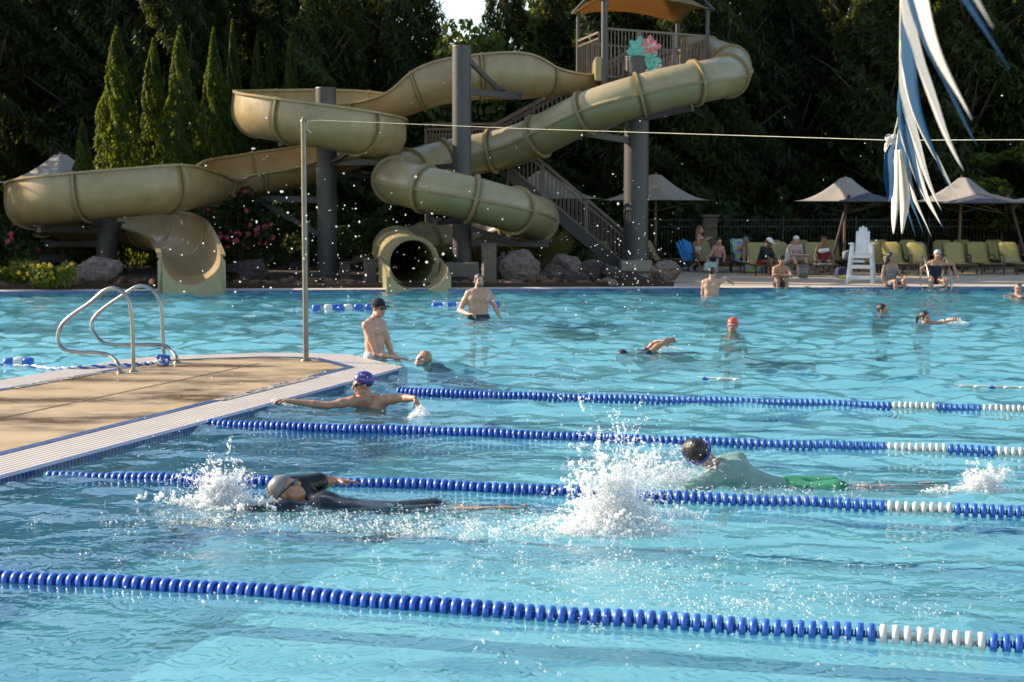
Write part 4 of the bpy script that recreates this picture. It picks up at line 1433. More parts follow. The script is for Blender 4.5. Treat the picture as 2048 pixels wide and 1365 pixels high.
float_rope((624, 621), (1010, 614), [(632, 'b'), (656, 'w'), (669, 'b'), (677, 'b'), (694, 'w'), (714, 'b'), (736, 'b'), (762, 'w'), (868, 'b'), (876, 'b'), (886, 'w'), (896, 'b'), (904, 'b'), (914, 'w'), (960, 'w'), (990, 'b')],
           "rope of blue and white drum floats behind the man in the black cap")
# the big float at the left edge and its braided rope to the handrail
A_ = gz(-40, 732); K_ = gz(330, 726, ZD + .04)
root = empty("float_rope", A_, 0, "large blue and white float at the left edge, its braided rope tied to the handrail", "rope", "safety ropes with drum floats")
fc = gz(36, 731); d = Vector((1, .1, 0)).normalized()
for off, c in ((-.11, 'b'), (0, 'w'), (.13, 'b')):
    drum(fc - A_ + d * off + Vector((0, 0, .03)), .072, .13, d, m_blueplastic if c == 'b' else m_whiteplastic, root)
pts = [gz(-40, 733, 0.0), gz(60, 733, .02), gz(110, 738, .03), gz(160, 735, ZD + .02), gz(240, 731, ZD + .02), gz(290, 728, ZD + .02), gz(318, 724, ZD + .05)]
Cc = [Vector(c) - A_ for c in catmull([tuple(p) for p in pts], 14)]
for ph, m in ((0, m_blueplastic), (math.pi, m_whiteplastic)):
    MB().tube([p + Vector((0, .013 * math.cos(i * 1.1 + ph), .013 * math.sin(i * 1.1 + ph))) for i, p in enumerate(Cc)], .014, 6).build("rope_strand", m, root)
mb = MB(); q = random.Random(5)
kp = [tuple(gz(326, 722, ZD + .06) - A_ + Vector((q.uniform(-.08, .08), q.uniform(-.05, .05), q.uniform(-.05, .06)))) for _ in range(12)]
mb.tube([Vector(c) for c in catmull(kp, 6)], .019, 7); mb.build("knot", m_blueplastic, root)
mb = MB(); kp = [tuple(gz(326, 724, ZD + .05) - A_ + Vector((q.uniform(-.08, .08), q.uniform(-.05, .05), q.uniform(-.04, .05)))) for _ in range(10)]
mb.tube([Vector(c) for c in catmull(kp, 6)], .017, 7); mb.build("knot", m_whiteplastic, root)
# ================================================================== far deck: parasols, loungers, chairs, fence, rocks, plants
def deck_at(px, py, z=.08):
    return gz(px, py, z)
m_sling = mat("lime_sling_fabric", (0.50, 0.45, 0.23), 0.7, (0.56, 0.51, 0.28), 10, 4, 0.1, 200, transl=0.6, tcol=(0.95, 0.85, 0.42))
m_brown = mat("bronze_frame", (0.045, 0.03, 0.02), 0.45, (0.06, 0.04, 0.028), 6, metal=.3)
m_parasol = mat("grey_parasol_fabric", (0.42, 0.36, 0.31), 0.8, (0.48, 0.42, 0.36), 3, 5, 0.06, 60, transl=0.25, tcol=(.55, .45, .36))
m_parasold = mat("slate_parasol_fabric", (0.085, 0.085, 0.10), 0.8, (0.11, 0.11, 0.125), 3, 5, 0.06, 60, transl=0.12)
m_wood = mat("brown_pole", (0.16, 0.085, 0.045), 0.6, (0.22, 0.12, 0.07), 3, 5, 0.1, 30, stretch=(1, 1, .15))
m_redwood = mat("dark_red_post", (0.05, 0.014, 0.012), 0.6, (0.075, 0.022, 0.018), 3)

def parasol(px, peak_y, edge_y, hw, Y, label, dark=False, pole_px=None, rz=.2, pm=None):
    c = gy(px, 420, Y)
    zp, ze = gy(px, peak_y, Y).z, gy(px, edge_y, Y).z
    W = hw * Y / 3100 * .98
    root = empty("dark_parasol" if dark else "parasol", (c.x, Y, .08), 0, label, "parasol", "slate parasols" if dark else "peaked grey parasols")
    vs, fs = [], []
    NS, NR = (8 if dark else 4), 10
    K = 48
    for j in range(NR + 1):
        s = j / NR
        for k in range(K):
            a = 2 * math.pi * k / K
            # polygon radius with slightly hollow sides
            m = (a * NS / (2 * math.pi)) % 1.0
            cor = math.cos(math.pi / NS) / math.cos((m - .5) * 2 * math.pi / NS)
            if not dark: cor *= 1 - .10 * math.sin(math.pi * m)
            h = (1 - s) ** (1.08 if dark else 1.75)
            if not dark and s < .08: h = (1 - .08) ** 1.75
            rr = W * s * (cor if s > 0 else 1)
            zz = ze + (zp - ze) * h - (0 if dark else .0)
            vs.append(Vector((rr * math.cos(a + rz), rr * math.sin(a + rz), zz - .08)))
    for j in range(NR):
        for k in range(K):
            a, b = j * K + k, j * K + (k + 1) % K
            fs.append((a, b, b + K, a + K))
    mb = MB(); mb.add(vs, fs, 0, True)
    o = mb.build("canopy", m_parasold if dark else m_parasol, root)
    o.modifiers.new("thickness", 'SOLIDIFY').thickness = .01
    ox = 0 if pole_px is None else (pole_px - px) * Y / 3100
    MB().cyl((ox, 0, 0), (ox * .5, 0, zp - .15), .05, .045, 12).build("pole", pm or m_wood, root)
    MB().cyl((ox, 0, 0), (ox, 0, .1), .35, .33, 20).build("base", m_steeld, root)
    mb = MB()
    for k in range(NS):
        a = 2 * math.pi * k / NS + rz
        mb.bar(Vector((ox * .5, 0, ze - .35 - .08)), Vector((W * .86 * math.cos(a), W * .86 * math.sin(a), ze - .03)), .022, .022)
    mb.build("ribs", m_brown, root)
    return root
parasol(1311, 341, 401, 116, 50.3, "grey peaked parasol right behind the thick steel column", rz=.15)
parasol(1085, 333, 398, 124, 51.2, "grey peaked parasol seen through the stair railing", rz=.15)
parasol(1690, 348, 403, 106, 50.0, "grey peaked parasol left of the white lifeguard chair, lit on its left side", rz=.1)
parasol(1926, 348, 404, 112, 50.5, "grey peaked parasol behind the lower ends of the pennants", pole_px=1919, rz=.1)
parasol(1736, 386, 404, 70, 48.0, "flat slate blue parasol overlapping the grey one by the lifeguard chair", True, pole_px=1660, pm=m_redwood)
parasol(1968, 385, 407, 92, 48.0, "flat slate blue parasol below the pennants at the right", True, pole_px=2062, pm=m_redwood)
parasol(2112, 372, 402, 110, 50.5, "brown grey parasol cut off by the right edge", rz=.1)
parasol(124, 300, 366, 128, 48.6, "grey peaked parasol rising behind the left end of the lower slide", rz=.15)

# --- sun loungers
def lounger_proto():
    root = bpy.data.objects.new("sun_lounger", None); COL.objects.link(root)
    W, zs = .34, .33
    def sheet(pts, m, name, w=W - .03):
        vs, fs = [], []
        n = len(pts)
        for (y, z) in pts:
            for k in range(7):
                s = k / 6 * 2 - 1
                vs.append(Vector((s * w, y, z - .025 * (1 - s * s))))
        for i in range(n - 1):
            for k in range(6):
                a = i * 7 + k
                fs.append((a, a + 1, a + 8, a + 7))
        mb = MB(); mb.add(vs, fs, 0, True)
        o = mb.build(name, m, root)
        o.modifiers.new("thickness", 'SOLIDIFY').thickness = .012
        return o
    sheet([(lerp(0, 1.25, i / 8), zs + .01 * math.sin(i)) for i in range(9)], m_sling, "seat_sling")
    # backrest with rounded head
    vs, fs = [], []
    b0 = Vector((0, 1.25, zs)); bd = Vector((0, math.cos(R(62)), math.sin(R(62))))
    for i in range(9):
        t = i / 8
        w = (W - .03) * (1 if t < .8 else (1 - .35 * ((t - .8) / .2) ** 2))
        for k in range(7):
            s = k / 6 * 2 - 1
            v = b0 + bd * .70 * t
            vs.append(Vector((s * w, v.y + .03 * (1 - s * s) + .05 * math.sin(t * 3), v.z)))
    for i in range(8):
        for k in range(6):
            a = i * 7 + k
            fs.append((a, a + 1, a + 8, a + 7))
    mb = MB(); mb.add(vs, fs, 0, True)
    o = mb.build("backrest", m_sling, root); o.modifiers.new("thickness", 'SOLIDIFY').thickness = .014
    mb = MB()
    for s in (-1, 1):
        mb.bar((s * W, -.02, zs - .02), (s * W, 1.9, zs - .02), .035, .05)
        e = b0 + bd * .62
        mb.bar((s * W, 1.25, zs), (s * W * .98, e.y, e.z), .03, .03)
    mb.bar((-W, -.02, zs - .02), (W, -.02, zs - .02), .035, .05)
    mb.bar((-W, 1.9, zs - .02), (W, 1.9, zs - .02), .035, .05)
    mb.build("frame", m_brown, root)
    for (x, y) in ((-W, .12), (W, .12), (-W, 1.72), (W, 1.72)):
        MB().bar((x, y, 0), (x, y, zs - .03), .04, .04, up=(0, 1, 0)).build("leg", m_brown, root)
    for s in (-1, 1):
        mb = MB()
        mb.tube([Vector((s * (W + .03), .95, zs)), Vector((s * (W + .03), .97, zs + .2)), Vector((s * (W + .03), 1.05, zs + .23)), Vector((s * (W + .03), 1.36, zs + .24))], .018, 6)
        mb.build("armrest", m_brown, root)
    return root
lp = lounger_proto(); first_l = [True]
def lounger(px, Y, rz, label, zoff=0.0):
    c = gy(px, 420, Y)
    o = lp if first_l[0] else copy_tree(lp)
    first_l[0] = False
    o.location = (c.x, Y, .07 + zoff); o.rotation_euler = (0, 0, rz + random.Random(int(px)).uniform(-.14, .14))
    tag(o, label, "lounger", "lime green sun loungers on the far deck")
    return o
for (px, Y, rz, lab) in (
        (1538, 45.2, .12, "lime lounger under the person in a white cap and dark shirt"),
        (1598, 46.0, .08, "lime lounger under the woman draped in a white towel"),
        (1655, 45.6, .05, "lime lounger under the person in red swimwear"),
        (1822, 46.0, .05, "lime lounger partly hidden by the dark haired woman on the pool edge"),
        (1770, 46.4, .06, "lime lounger seen between the lifeguard chair and the dark haired woman"),
        (1876, 46.0, .05, "lime lounger behind the person in the pale swim cap"),
        (1936, 45.8, .02, "empty lime lounger in front, left one of the two brightest"),
        (1992, 46.2, 0, "empty lime lounger in front, right one of the two brightest, with a tall back"),
        (2062, 46.0, 0, "empty lime lounger cut off by the right edge"),
        (1448, 47.6, .35, "lime lounger under the bare chested boy beside the blue chairs"),
        (1506, 47.4, .15, "lime lounger draped with a patterned beach towel"),
        (1572, 49.2, .05, "lime lounger in the back row behind the two white caps, left one"),
        (1622, 49.4, .05, "lime lounger in the back row behind the two white caps, right one"),
        (1692, 49.4, .05, "back row lime lounger left of the lifeguard chair"),
        (1742, 49.6, .02, "back row lime lounger behind the lifeguard chair"),
        (1795, 49.6, .02, "back row lime lounger right behind the grey cushion"),
        (1850, 49.4, .02, "back row lime lounger above the dark haired woman"),
        (1905, 49.2, .02, "back row lime lounger left of the tan parasol pole"),
        (1962, 49.6, .02, "back row lime lounger between the two brightest front ones"),
        (2022, 49.4, .02, "back row lime lounger right of the tall backed bright one"),
        (1216, 47.9, .1, "pale green lounger behind the foot of the stairs"),
        (1046, 47.5, .3, "pale green lounger half hidden by grasses beneath the tube slide"),
        (694, 47.0, -.3, "pale green lounger in the planting right of the middle left column")):
    lounger(px, Y, rz, lab)
for (px, Y, lab) in ((1392, 48.8, "lime lounger turned side on behind the boulder, nearer one"), (1364, 50.6, "lime lounger turned side on behind the boulder, farther one")):
    lounger(px, Y, R(68), lab)

# --- blue adirondack chairs
m_blue = mat("bright_blue_plastic", (0.01, 0.22, 0.55), 0.45, (0.015, 0.26, 0.62), 5)
def adirondack(px, py, rz, label):
    p = deck_at(px, py)
    root = empty("adirondack_chair", p, rz, label, "chair", "bright blue slatted chairs")
    mb = MB()
    for k in range(5):
        x = (k - 2) * .105
        mb.bar((x, .28, .30), (x * 1.15, .62, .98 - .05 * abs(k - 2)), .09, .02)
    mb.build("backrest", m_blue, root)
    mb = MB()
    for k in range(5): mb.bar((-.27, -.30 + k * .12, .36 - k * .022), (.27, -.30 + k * .12, .36 - k * .022), .09, .02)
    mb.build("seat", m_blue, root)
    for s in (-1, 1):
        MB().bar((s * .34, -.36, .56), (s * .34, .42, .54), .12, .025).build("armrest", m_blue, root)
        MB().bar((s * .30, -.32, 0), (s * .30, -.32, .55), .09, .03, up=(0, 1, 0)).build("leg", m_blue, root)
        MB().bar((s * .28, -.34, .33), (s * .28, .55, .02), .03, .10).build("leg", m_blue, root)
adirondack(1388, 541, .5, "bright blue slatted chair behind the walking girl")
adirondack(1464, 531, .3, "bright blue slatted chair between the boy and the towelled lounger")

# --- lifeguard chair
m_white = mat("white_resin_lumber", (0.62, 0.62, 0.62), 0.5, (0.68, 0.68, 0.67), 6)
p = deck_at(1722, 566, ZD)
lg = empty("lifeguard_chair", p, -.30, "white slatted lifeguard chair with a rounded back at the pool edge", "lifeguard chair")
mb = MB()
for k in range(5):
    x = (k - 2) * .105
    tp = 1.50 - .035 * (k - 2) ** 2
    mb.bar((x, .25, .78), (x, .48, tp), .1, .022)
    mb.cyl((x, .25 + .23 * 1.0, tp - .001), (x, .485, tp + .02), .04, .02, 8)
mb.build("backrest", m_white, lg)
mb = MB()
for k in range(5): mb.bar((-.33, -.28 + k * .125, .80 - k * .012), (.33, -.28 + k * .125, .80 - k * .012), .11, .025)
mb.build("seat", m_white, lg)
for s in (-1, 1):
    MB().bar((s * .40, -.40, 1.05), (s * .40, .40, 1.05), .14, .03).build("armrest", m_white, lg)
    MB().bar((s * .47, -.60, 0), (s * .35, -.28, 1.04), .11, .05, up=(0, 1, 0)).build("leg", m_white, lg)
    MB().bar((s * .47, .55, 0), (s * .35, .28, 1.04), .11, .05, up=(0, 1, 0)).build("leg", m_white, lg)
    MB().bar((s * .43, -.46, .45), (s * .43, .46, .45), .04, .12).build("side_rail", m_white, lg)
for z, y in ((.16, -.56), (.44, -.47), (.72, -.38)):
    MB().bar((-.45 + z * .1, y, z), (.45 - z * .1, y, z), .12, .10).build("step", m_white, lg)
lg.scale = (.70, .8, 1.0)
# --- small stuff by the loungers
m_greybin = mat("grey_plastic", (0.16, 0.15, 0.14), 0.6, (0.2, 0.19, 0.18), 5)
m_navy = mat("navy_cloth", (0.01, 0.015, 0.05), 0.85, (0.02, 0.025, 0.08), 9)
m_greycl = mat("grey_cloth", (0.15, 0.16, 0.20), 0.85, (0.20, 0.21, 0.25), 9)
m_redbox = mat("faded_red_plastic", (0.28, 0.07, 0.05), 0.5, (0.34, 0.09, 0.06), 5)
m_whitecl = mat("white_towel", (0.62, 0.60, 0.58), 0.9, (0.70, 0.68, 0.66), 30, 5, .3, 90)
def bucket(px, py, r, h, m, name, label, cat, taper=.85):
    p = deck_at(px, py)
    root = empty(name, p, 0, label, cat)
    MB().lathe([(.001, .0), (r * taper, 0), (r, h), (r * .93, h), (r * taper * .9, .03), (.001, .03)], 20).build("body", m, root)
    MB().lathe([(r * .98, h - .03), (r * 1.06, h - .03), (r * 1.06, h + .01), (r * .98, h + .01)], 20).build("rim", m, root)
bucket(1606, 556, .16, .36, m_greybin, "waste_bin", "grey bin standing between the white capped sitters' loungers", "bin")
bucket(1304, 536, .19, .55, mat("woven_basket", (0.10, 0.08, 0.06), .8, (0.42, 0.36, 0.28), 14, 2, .5, 20, contrast=.08), "woven_basket", "tall woven basket beside the boulder and the thick column", "basket", .95)
p = deck_at(1459, 533); root = empty("cool_box", p, .2, "faded red cool box on the deck under the towelled lounger", "cool box")
MB().box((0, 0, .16), (.42, .30, .32)).build("body", m_redbox, root, bevel=.02); MB().box((0, 0, .345), (.44, .32, .05)).build("lid", m_redbox, root, bevel=.015)
def soft(name, px, py, z, size, m, label, cat, rz=0, seed=0):
    p = deck_at(px, py); p.z = z
    me = bpy.data.meshes.new(name); bm = bmesh.new()
    bmesh.ops.create_icosphere(bm, subdivisions=3, radius=1)
    for v in bm.verts:
        c = v.co.copy()
        for i in range(3): c[i] = math.copysign(abs(c[i]) ** .55, c[i])
        v.co = Vector((c.x * size[0], c.y * size[1], c.z * size[2])) * (1 + .10 * noise.noise(v.co * 2 + Vector((seed, 0, 0))))
    for f in bm.faces: f.smooth = True
    bm.to_mesh(me); bm.free(); me.materials.append(m)
    o = link(bpy.data.objects.new(name, me)); o.location = p; o.rotation_euler = (0, 0, rz)
    tag(o, label, cat)
    return o
soft("cushion", 1766, 541, .66, (.26, .09, .20), m_greycl, "grey square cushion leaning on a lounger right of the lifeguard chair", "cushion", .1, 1)
soft("cushion", 1738, 541, .66, (.20, .10, .20), m_navy, "dark cushion half hidden behind the lifeguard chair", "cushion", -.1, 2)
soft("tote_bag", 1703, 545, .60, (.30, .14, .16), m_greycl, "round grey bag left of the lifeguard chair", "bag", .2, 3)
soft("tote_bag", 1683, 556, .22, (.17, .16, .16), m_navy, "navy bag on the deck left of the lifeguard chair", "bag", .2, 4)
soft("folded_towel", 1712, 548, .45, (.24, .18, .05), m_whitecl, "white towel bundle on the lounger behind the lifeguard chair", "towel", .2, 5)
soft("folded_towel", 1690, 558, .13, (.2, .14, .05), mat("yellow_cloth", (.5, .4, .05), .8, (.6, .5, .1), 9), "yellow cloth under the navy bag", "towel", .4, 6)
# exit rails by the swimmer in the pale cap
for (px, lab) in ((1866, "left grey handrail beside the person in the pale swim cap"), (1911, "right grey handrail beside the person in the pale swim cap")):
    c = far_pt(gy(px, 420, 39.3).x, .45)
    root = empty("grab_rail", c, 0, lab, "handrail", "grey handrails on the far pool edge")
    pts = catmull([(0, .35, 0), (0, .35, .5), (0, .25, .72), (0, .0, .70), (0, -.35, .42), (0, -.52, .1), (0, -.55, -.4)], 6)
    MB().tube([Vector(q) for q in pts], .026, 10).build("rail_tube", m_chrome, root)
    MB().cyl((0, .35, 0), (0, .35, .025), .055, .05, 12).build("base_collar", m_chrome, root)

# --- stone pillar and dark fence
m_stone = mat("pillar_stone", (0.10, 0.075, 0.055), 0.9, (0.17, 0.135, 0.10), 6, 6, .8, 9, stretch=(1, 1, 2.2))
p = gy(1420, 420, 52.0)
root = empty("stone_pillar", (p.x, 52.0, .08), 0, "square stone pillar with a flat cap at the fence", "pillar")
mb = MB()
for k in range(9): mb.box((0, 0, .09 + k * .185), (.46 - .012 * (k % 2), .46 - .012 * ((k + 1) % 2), .18))
mb.build("shaft", m_stone, root, bevel=.012); MB().box((0, 0, 1.72), (.58, .58, .09)).build("cap", m_stone, root, bevel=.015)
m_black = mat("black_fence_paint", (0.012, 0.012, 0.012), 0.5, (0.018, 0.018, 0.018), 5)
fx0, fx1 = gy(1275, 420, 52.6).x, gy(2150, 420, 52.6).x
fence = empty("picket_fence", (fx0, 52.6, .08), 0, "black metal picket fence behind the loungers", "fence")
npan = 6; pw = (fx1 - fx0) / npan
for i in range(npan):
    mb = MB()
    x0 = i * pw
    for z in (.15, 1.35, 1.58): mb.bar((x0, 0, z), (x0 + pw, 0, z), .03, .035)
    n = int(pw / .115)
    for k in range(1, n): mb.bar((x0 + k * pw / n, 0, .05), (x0 + k * pw / n, 0, 1.6), .016, .016, up=(0, 1, 0))
    mb.build("fence_panel", m_black, fence)
for i in range(npan + 1):
    MB().bar((i * pw, 0, 0), (i * pw, 0, 1.7), .06, .06, up=(0, 1, 0)).build("post", m_black, fence)

# --- boulders
m_rock = mat("boulder_stone", (0.07, 0.046, 0.034), 0.9, (0.26, 0.195, 0.155), 5.5, 9, .8, 7, contrast=.22)
m_rockd = mat("dark_boulder_stone", (0.022, 0.015, 0.013), 0.9, (0.10, 0.073, 0.06), 5.5, 9, .8, 7, contrast=.25)
m_rocko = mat("ochre_stone", (0.08, 0.038, 0.017), 0.9, (0.22, 0.12, 0.062), 6, 8, .7, 9, contrast=.25)
def rock_mesh(seed, sub=4, angular=.5):
    me = bpy.data.meshes.new("boulder"); bm = bmesh.new()
    bmesh.ops.create_icosphere(bm, subdivisions=sub, radius=1)
    q = random.Random(seed)
    off = Vector((q.uniform(-50, 50), q.uniform(-50, 50), q.uniform(-50, 50)))
    planes = []
    for _ in range(11):
        n = Vector((q.gauss(0, 1), q.gauss(0, 1), q.gauss(0, .8))).normalized()
        planes.append((n, q.uniform(.52, .86)))
    for v in bm.verts:
        c = v.co.copy()
        for n, d in planes:
            e = c.dot(n) - d
            if e > 0: c -= n * e * .97
        c += v.co * (.16 * noise.fractal(v.co * 1.3 + off, 1, 2.1, 3) + .05 * noise.fractal(v.co * 5 + off, 1, 2, 3))
        c.z = max(c.z, -.55)
        v.co = c
    for f in bm.faces: f.smooth = False
    bm.to_mesh(me); bm.free()
    return me
def rock(px, py, w, h, m, label, seed, dep=None, z=None, grp="boulders in the planting", cat="boulder", name="boulder", sub=4):
    zz = .12 if z is None else z
    p = gz(px, py, zz)
    sc = p.y / 3100
    me = rock_mesh(seed, sub); me.materials.append(m)
    o = link(bpy.data.objects.new(name, me))
    W, H = w * sc / 2 / .85, h * sc / 1.42
    o.location = (p.x, p.y + W * .6, zz + H * .5); o.scale = (W, (dep or .8) * W, H)
    o.rotation_euler = (0, 0, seed * .1)
    tag(o, label, cat, grp)
    return o
rock(188, 571, 94, 62, m_rock, "big cracked boulder right of the yellow flowers", 1)
rock(488, 562, 92, 48, m_rockd, "dark boulder right of the open slide exit", 2)
rock(98, 536, 90, 26, m_rockd, "low flat boulder behind the yellow flowers", 3, z=.3)
rock(22, 536, 80, 26, m_rockd, "low dark boulder at the left edge", 4, z=.3)
rock(1048, 562, 96, 58, m_rock, "broad boulder right of the tall column footing", 5)
rock(1000, 560, 62, 46, m_rockd, "dark boulder between the tall column and the broad boulder", 6)
rock(1122, 556, 86, 44, m_rock, "brown boulder below the grasses", 7)
rock(1186, 562, 72, 40, m_rockd, "dark grey boulder below the stairs", 8)
rock(1226, 562, 52, 36, m_rockd, "small dark boulder left of the concrete footing", 9)
rock(1152, 566, 60, 26, m_rockd, "flat dark boulder in front of the brown one", 10)
rock(1328, 562, 74, 50, m_rock, "rounded boulder right of the thick column footing", 11)
q = random.Random(9)
k = 0
for (a, b, n) in ((236, 312, 5), (462, 745, 18), (905, 1240, 20), (0, 150, 0)):
    for i in range(n):
        px = lerp(a, b, (i + .5) / n) + q.uniform(-5, 5)
        rock(px, 572 + q.uniform(-5, 1.5), q.uniform(20, 34), q.uniform(9, 16), m_rocko if q.random() < .75 else m_rock, "small ochre stone lining the planting bed along the pool", 200 + k % 9 * 7 + k, z=.07, grp="small stones lining the planting bed", cat="stone", name="edging_stone", sub=2)
        k += 1
for (px, py, w, h, lab) in ((741, 566, 24, 44, "short dark timber post left of the tube slide exit"), (690, 556, 20, 30, "low dark timber post between the columns"), (978, 566, 26, 76, "tall brown stone post right of the tall column")):
    p = gz(px, py, .12); sc = p.y / 3100
    root = empty("timber_post", p, .2, lab, "post")
    MB().box((0, 0, h * sc / 2), (w * sc, w * sc, h * sc)).build("shaft", m_stone, root, bevel=.02)
    MB().box((0, 0, h * sc + .015), (w * sc * 1.1, w * sc * 1.1, .03)).build("cap", m_stone, root, bevel=.008)
# timber kerb along the bed
a, b = far_pt(-24, .78, ZD), far_pt(4.2, .78, ZD)
o = MB().bar(a + Vector((0, 0, .05)), b + Vector((0, 0, .05)), .12, .14).build("bed_kerb", m_mulch); tag(o, kind="structure")

# --- garden plants
def plant(name, px, py, w, h, Y, mats, label, cat, seed, n=1800, leaf=.10, flowers=0, fm=None, fsize=.09, clumps=18, flat=.8):
    p = gz(px, py, .2) if Y is None else gy(px, 420, Y)
    Yp = p.y
    sc = Yp / 3100
    W, H = w * sc / 2, h * sc
    root = empty(name, (p.x, Yp, .12), 0, label, cat)
    v, f = blob_crown(H, W, n, seed, leaf, clumps, .05, .55, flat)
    v = np.asarray(v); v[:, 1] *= .8
    np_obj("foliage", v, f, [mats], root)
    rs = random.Random(seed)
    mb = MB()
    for i in range(6):
        a = rs.uniform(0, 6.28)
        mb.tube([Vector((0, 0, 0)), Vector((math.cos(a) * W * .5, math.sin(a) * W * .4, H * .75))], [.02, .008], 5)
    mb.build("stem", m_bark, root)
    if flowers:
        vs = v[::4]
        for i in range(flowers):
            for _ in range(40):
                c = Vector(vs[rs.randrange(len(vs))])
                if c.y < W * .1 and c.z > H * .3: break
            mb = MB()
            r = fsize * rs.uniform(.7, 1.25) / 2
            for kk in range(5):
                aa = kk * 1.2566 + rs.uniform(0, .5)
                d = Vector((math.cos(aa), -.6, math.sin(aa))).normalized()
                mb.ell(d * r * .6, (r * .62, r * .45, r * .62), 0, None, 7, 5)
            o = mb.build("flower", fm, root, loc=c + Vector((0, -.04, .02)))
    return root
plant("rose_bush", 478, 0, 140, 165, 44.8, m_shrub, "dark rose bush with many pink blooms right of the open slide", "bush", 1, 5200, .12, 46, m_rose, .13, 30)
plant("rose_bush", 30, 0, 130, 120, 44.0, m_shrub, "dark rose bush with a few pink blooms at the left edge", "bush", 2, 4200, .12, 18, m_rose, .13, 26)
plant("daylily_clump", 108, 568, 96, 46, None, leaf_mat("lime_foliage", (.06, .09, .012), (.13, .16, .025), .4, (.3, .3, .03)), "clump of yellow flowers left of the big cracked boulder", "flowers", 3, 2600, .10, 26, m_yellow, .09, 20)
plant("daylily_clump", 26, 566, 70, 44, None, bpy.data.materials["lime_foliage"], "yellow green flowering clump at the left edge", "flowers", 4, 1900, .10, 6, m_yellow, .08, 16)
plant("leafy_shrub", 1172, 545, 70, 42, None, m_shrub, "small leafy shrub under the stairs", "bush", 5, 1500, .10)
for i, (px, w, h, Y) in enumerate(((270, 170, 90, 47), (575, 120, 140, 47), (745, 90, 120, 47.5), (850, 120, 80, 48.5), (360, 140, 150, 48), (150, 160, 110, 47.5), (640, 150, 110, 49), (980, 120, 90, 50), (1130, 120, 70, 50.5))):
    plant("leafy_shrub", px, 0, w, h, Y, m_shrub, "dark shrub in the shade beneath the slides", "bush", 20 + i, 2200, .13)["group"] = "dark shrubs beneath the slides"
def grass_clump(px, py, w, h, label, seed, n=700):
    p = gz(px, py, .15); sc = p.y / 3100
    W, H = w * sc / 2, h * sc
    rs = np.random.RandomState(seed)
    a = rs.rand(n) * 6.28; r = np.sqrt(rs.rand(n)) * W * .45
    b = np.stack([r * np.cos(a), r * np.sin(a) * .6, np.zeros(n)], 1)
    out = np.stack([np.cos(a), np.sin(a), np.zeros(n)], 1) + rs.randn(n, 3) * .25
    L = H * (0.7 + .6 * rs.rand(n))
    vs, fs = [], []
    sd_ = np.stack([-np.sin(a), np.cos(a), np.zeros(n)], 1)
    for t in (0, .4, .75, 1):
        c = b + out * (W * .75 * t ** 1.8)[..., None] if False else b + out * (W * .7 * t ** 1.8)
        c[:, 2] += L * (t - .28 * t ** 3)
        wd = .014 * (1 - t * .85)
        vs.append(c - sd_ * wd); vs.append(c + sd_ * wd)
    V = np.stack(vs, 1).reshape(-1, 3)
    F_ = []
    for s in range(3):
        k = np.arange(n) * 8 + s * 2
        F_.append(np.stack([k, k + 1, k + 3, k + 2], 1))
    o = np_obj("ornamental_grass", V, np.concatenate(F_), [m_grassy])
    o.location = p
    tag(o, label, "grass", "ornamental grasses by the boulders")
grass_clump(1092, 548, 120, 88, "broad tuft of straw coloured grass behind the boulders under the tube slide", 1, 1300)
grass_clump(1050, 545, 70, 66, "smaller straw coloured grass tuft left of the broad one", 2, 700)
grass_clump(1002, 535, 60, 48, "thin grass tuft right beside the tall column", 3, 500)
grass_clump(905, 545, 50, 52, "grass tuft left of the tall column footing", 4, 400)
grass_clump(50, 562, 60, 46, "green grass tuft among the yellow flowers", 5, 400)
# ================================================================== people
def surface_net(Dg, org, vox):
    S = Dg < 0
    nx, ny, nz = Dg.shape
    cs = [S[i:nx - 1 + i, j:ny - 1 + j, k:nz - 1 + k] for i in (0, 1) for j in (0, 1) for k in (0, 1)]
    cnt = sum(c.astype(np.int8) for c in cs)
    act = (cnt > 0) & (cnt < 8)
    idx = -np.ones(act.shape, np.int64)
    ii = np.argwhere(act)
    idx[act] = np.arange(len(ii))
    acc = np.zeros((len(ii), 3)); num = np.zeros(len(ii))
    cor = [(i, j, k) for i in (0, 1) for j in (0, 1) for k in (0, 1)]
    val = {c: Dg[ii[:, 0] + c[0], ii[:, 1] + c[1], ii[:, 2] + c[2]] for c in cor}
    for a in cor:
        for ax in range(3):
            if a[ax] == 0:
                b = list(a); b[ax] = 1; b = tuple(b)
                va, vb = val[a], val[b]
                m = (va < 0) != (vb < 0)
                t = np.where(m, va / (va - vb + 1e-12), 0)
                p = np.array(a, float)[None, :].repeat(len(ii), 0)
                p[:, ax] += t
                acc[m] += p[m]; num[m] += 1
    V = org + (ii + acc / num[:, None]) * vox
    faces = []
    for ax in range(3):
        o1, o2 = (ax + 1) % 3, (ax + 2) % 3
        sl0 = [slice(None)] * 3; sl1 = [slice(None)] * 3
        sl0[ax] = slice(0, -1); sl1[ax] = slice(1, None)
        ch = S[tuple(sl0)] != S[tuple(sl1)]
        e = np.argwhere(ch)
        if not len(e): continue
        ok = (e[:, o1] > 0) & (e[:, o2] > 0) & (e[:, o1] < Dg.shape[o1] - 1) & (e[:, o2] < Dg.shape[o2] - 1)
        e = e[ok]
        fl = S[tuple(e.T)]
        def cell(d1, d2):
            c = e.copy(); c[:, o1] -= d1; c[:, o2] -= d2
            return idx[tuple(c.T)]
        q = np.stack([cell(1, 1), cell(0, 1), cell(0, 0), cell(1, 0)], 1)
        q[~fl] = q[~fl][:, ::-1]
        faces.append(q)
    return V, np.concatenate(faces), ii

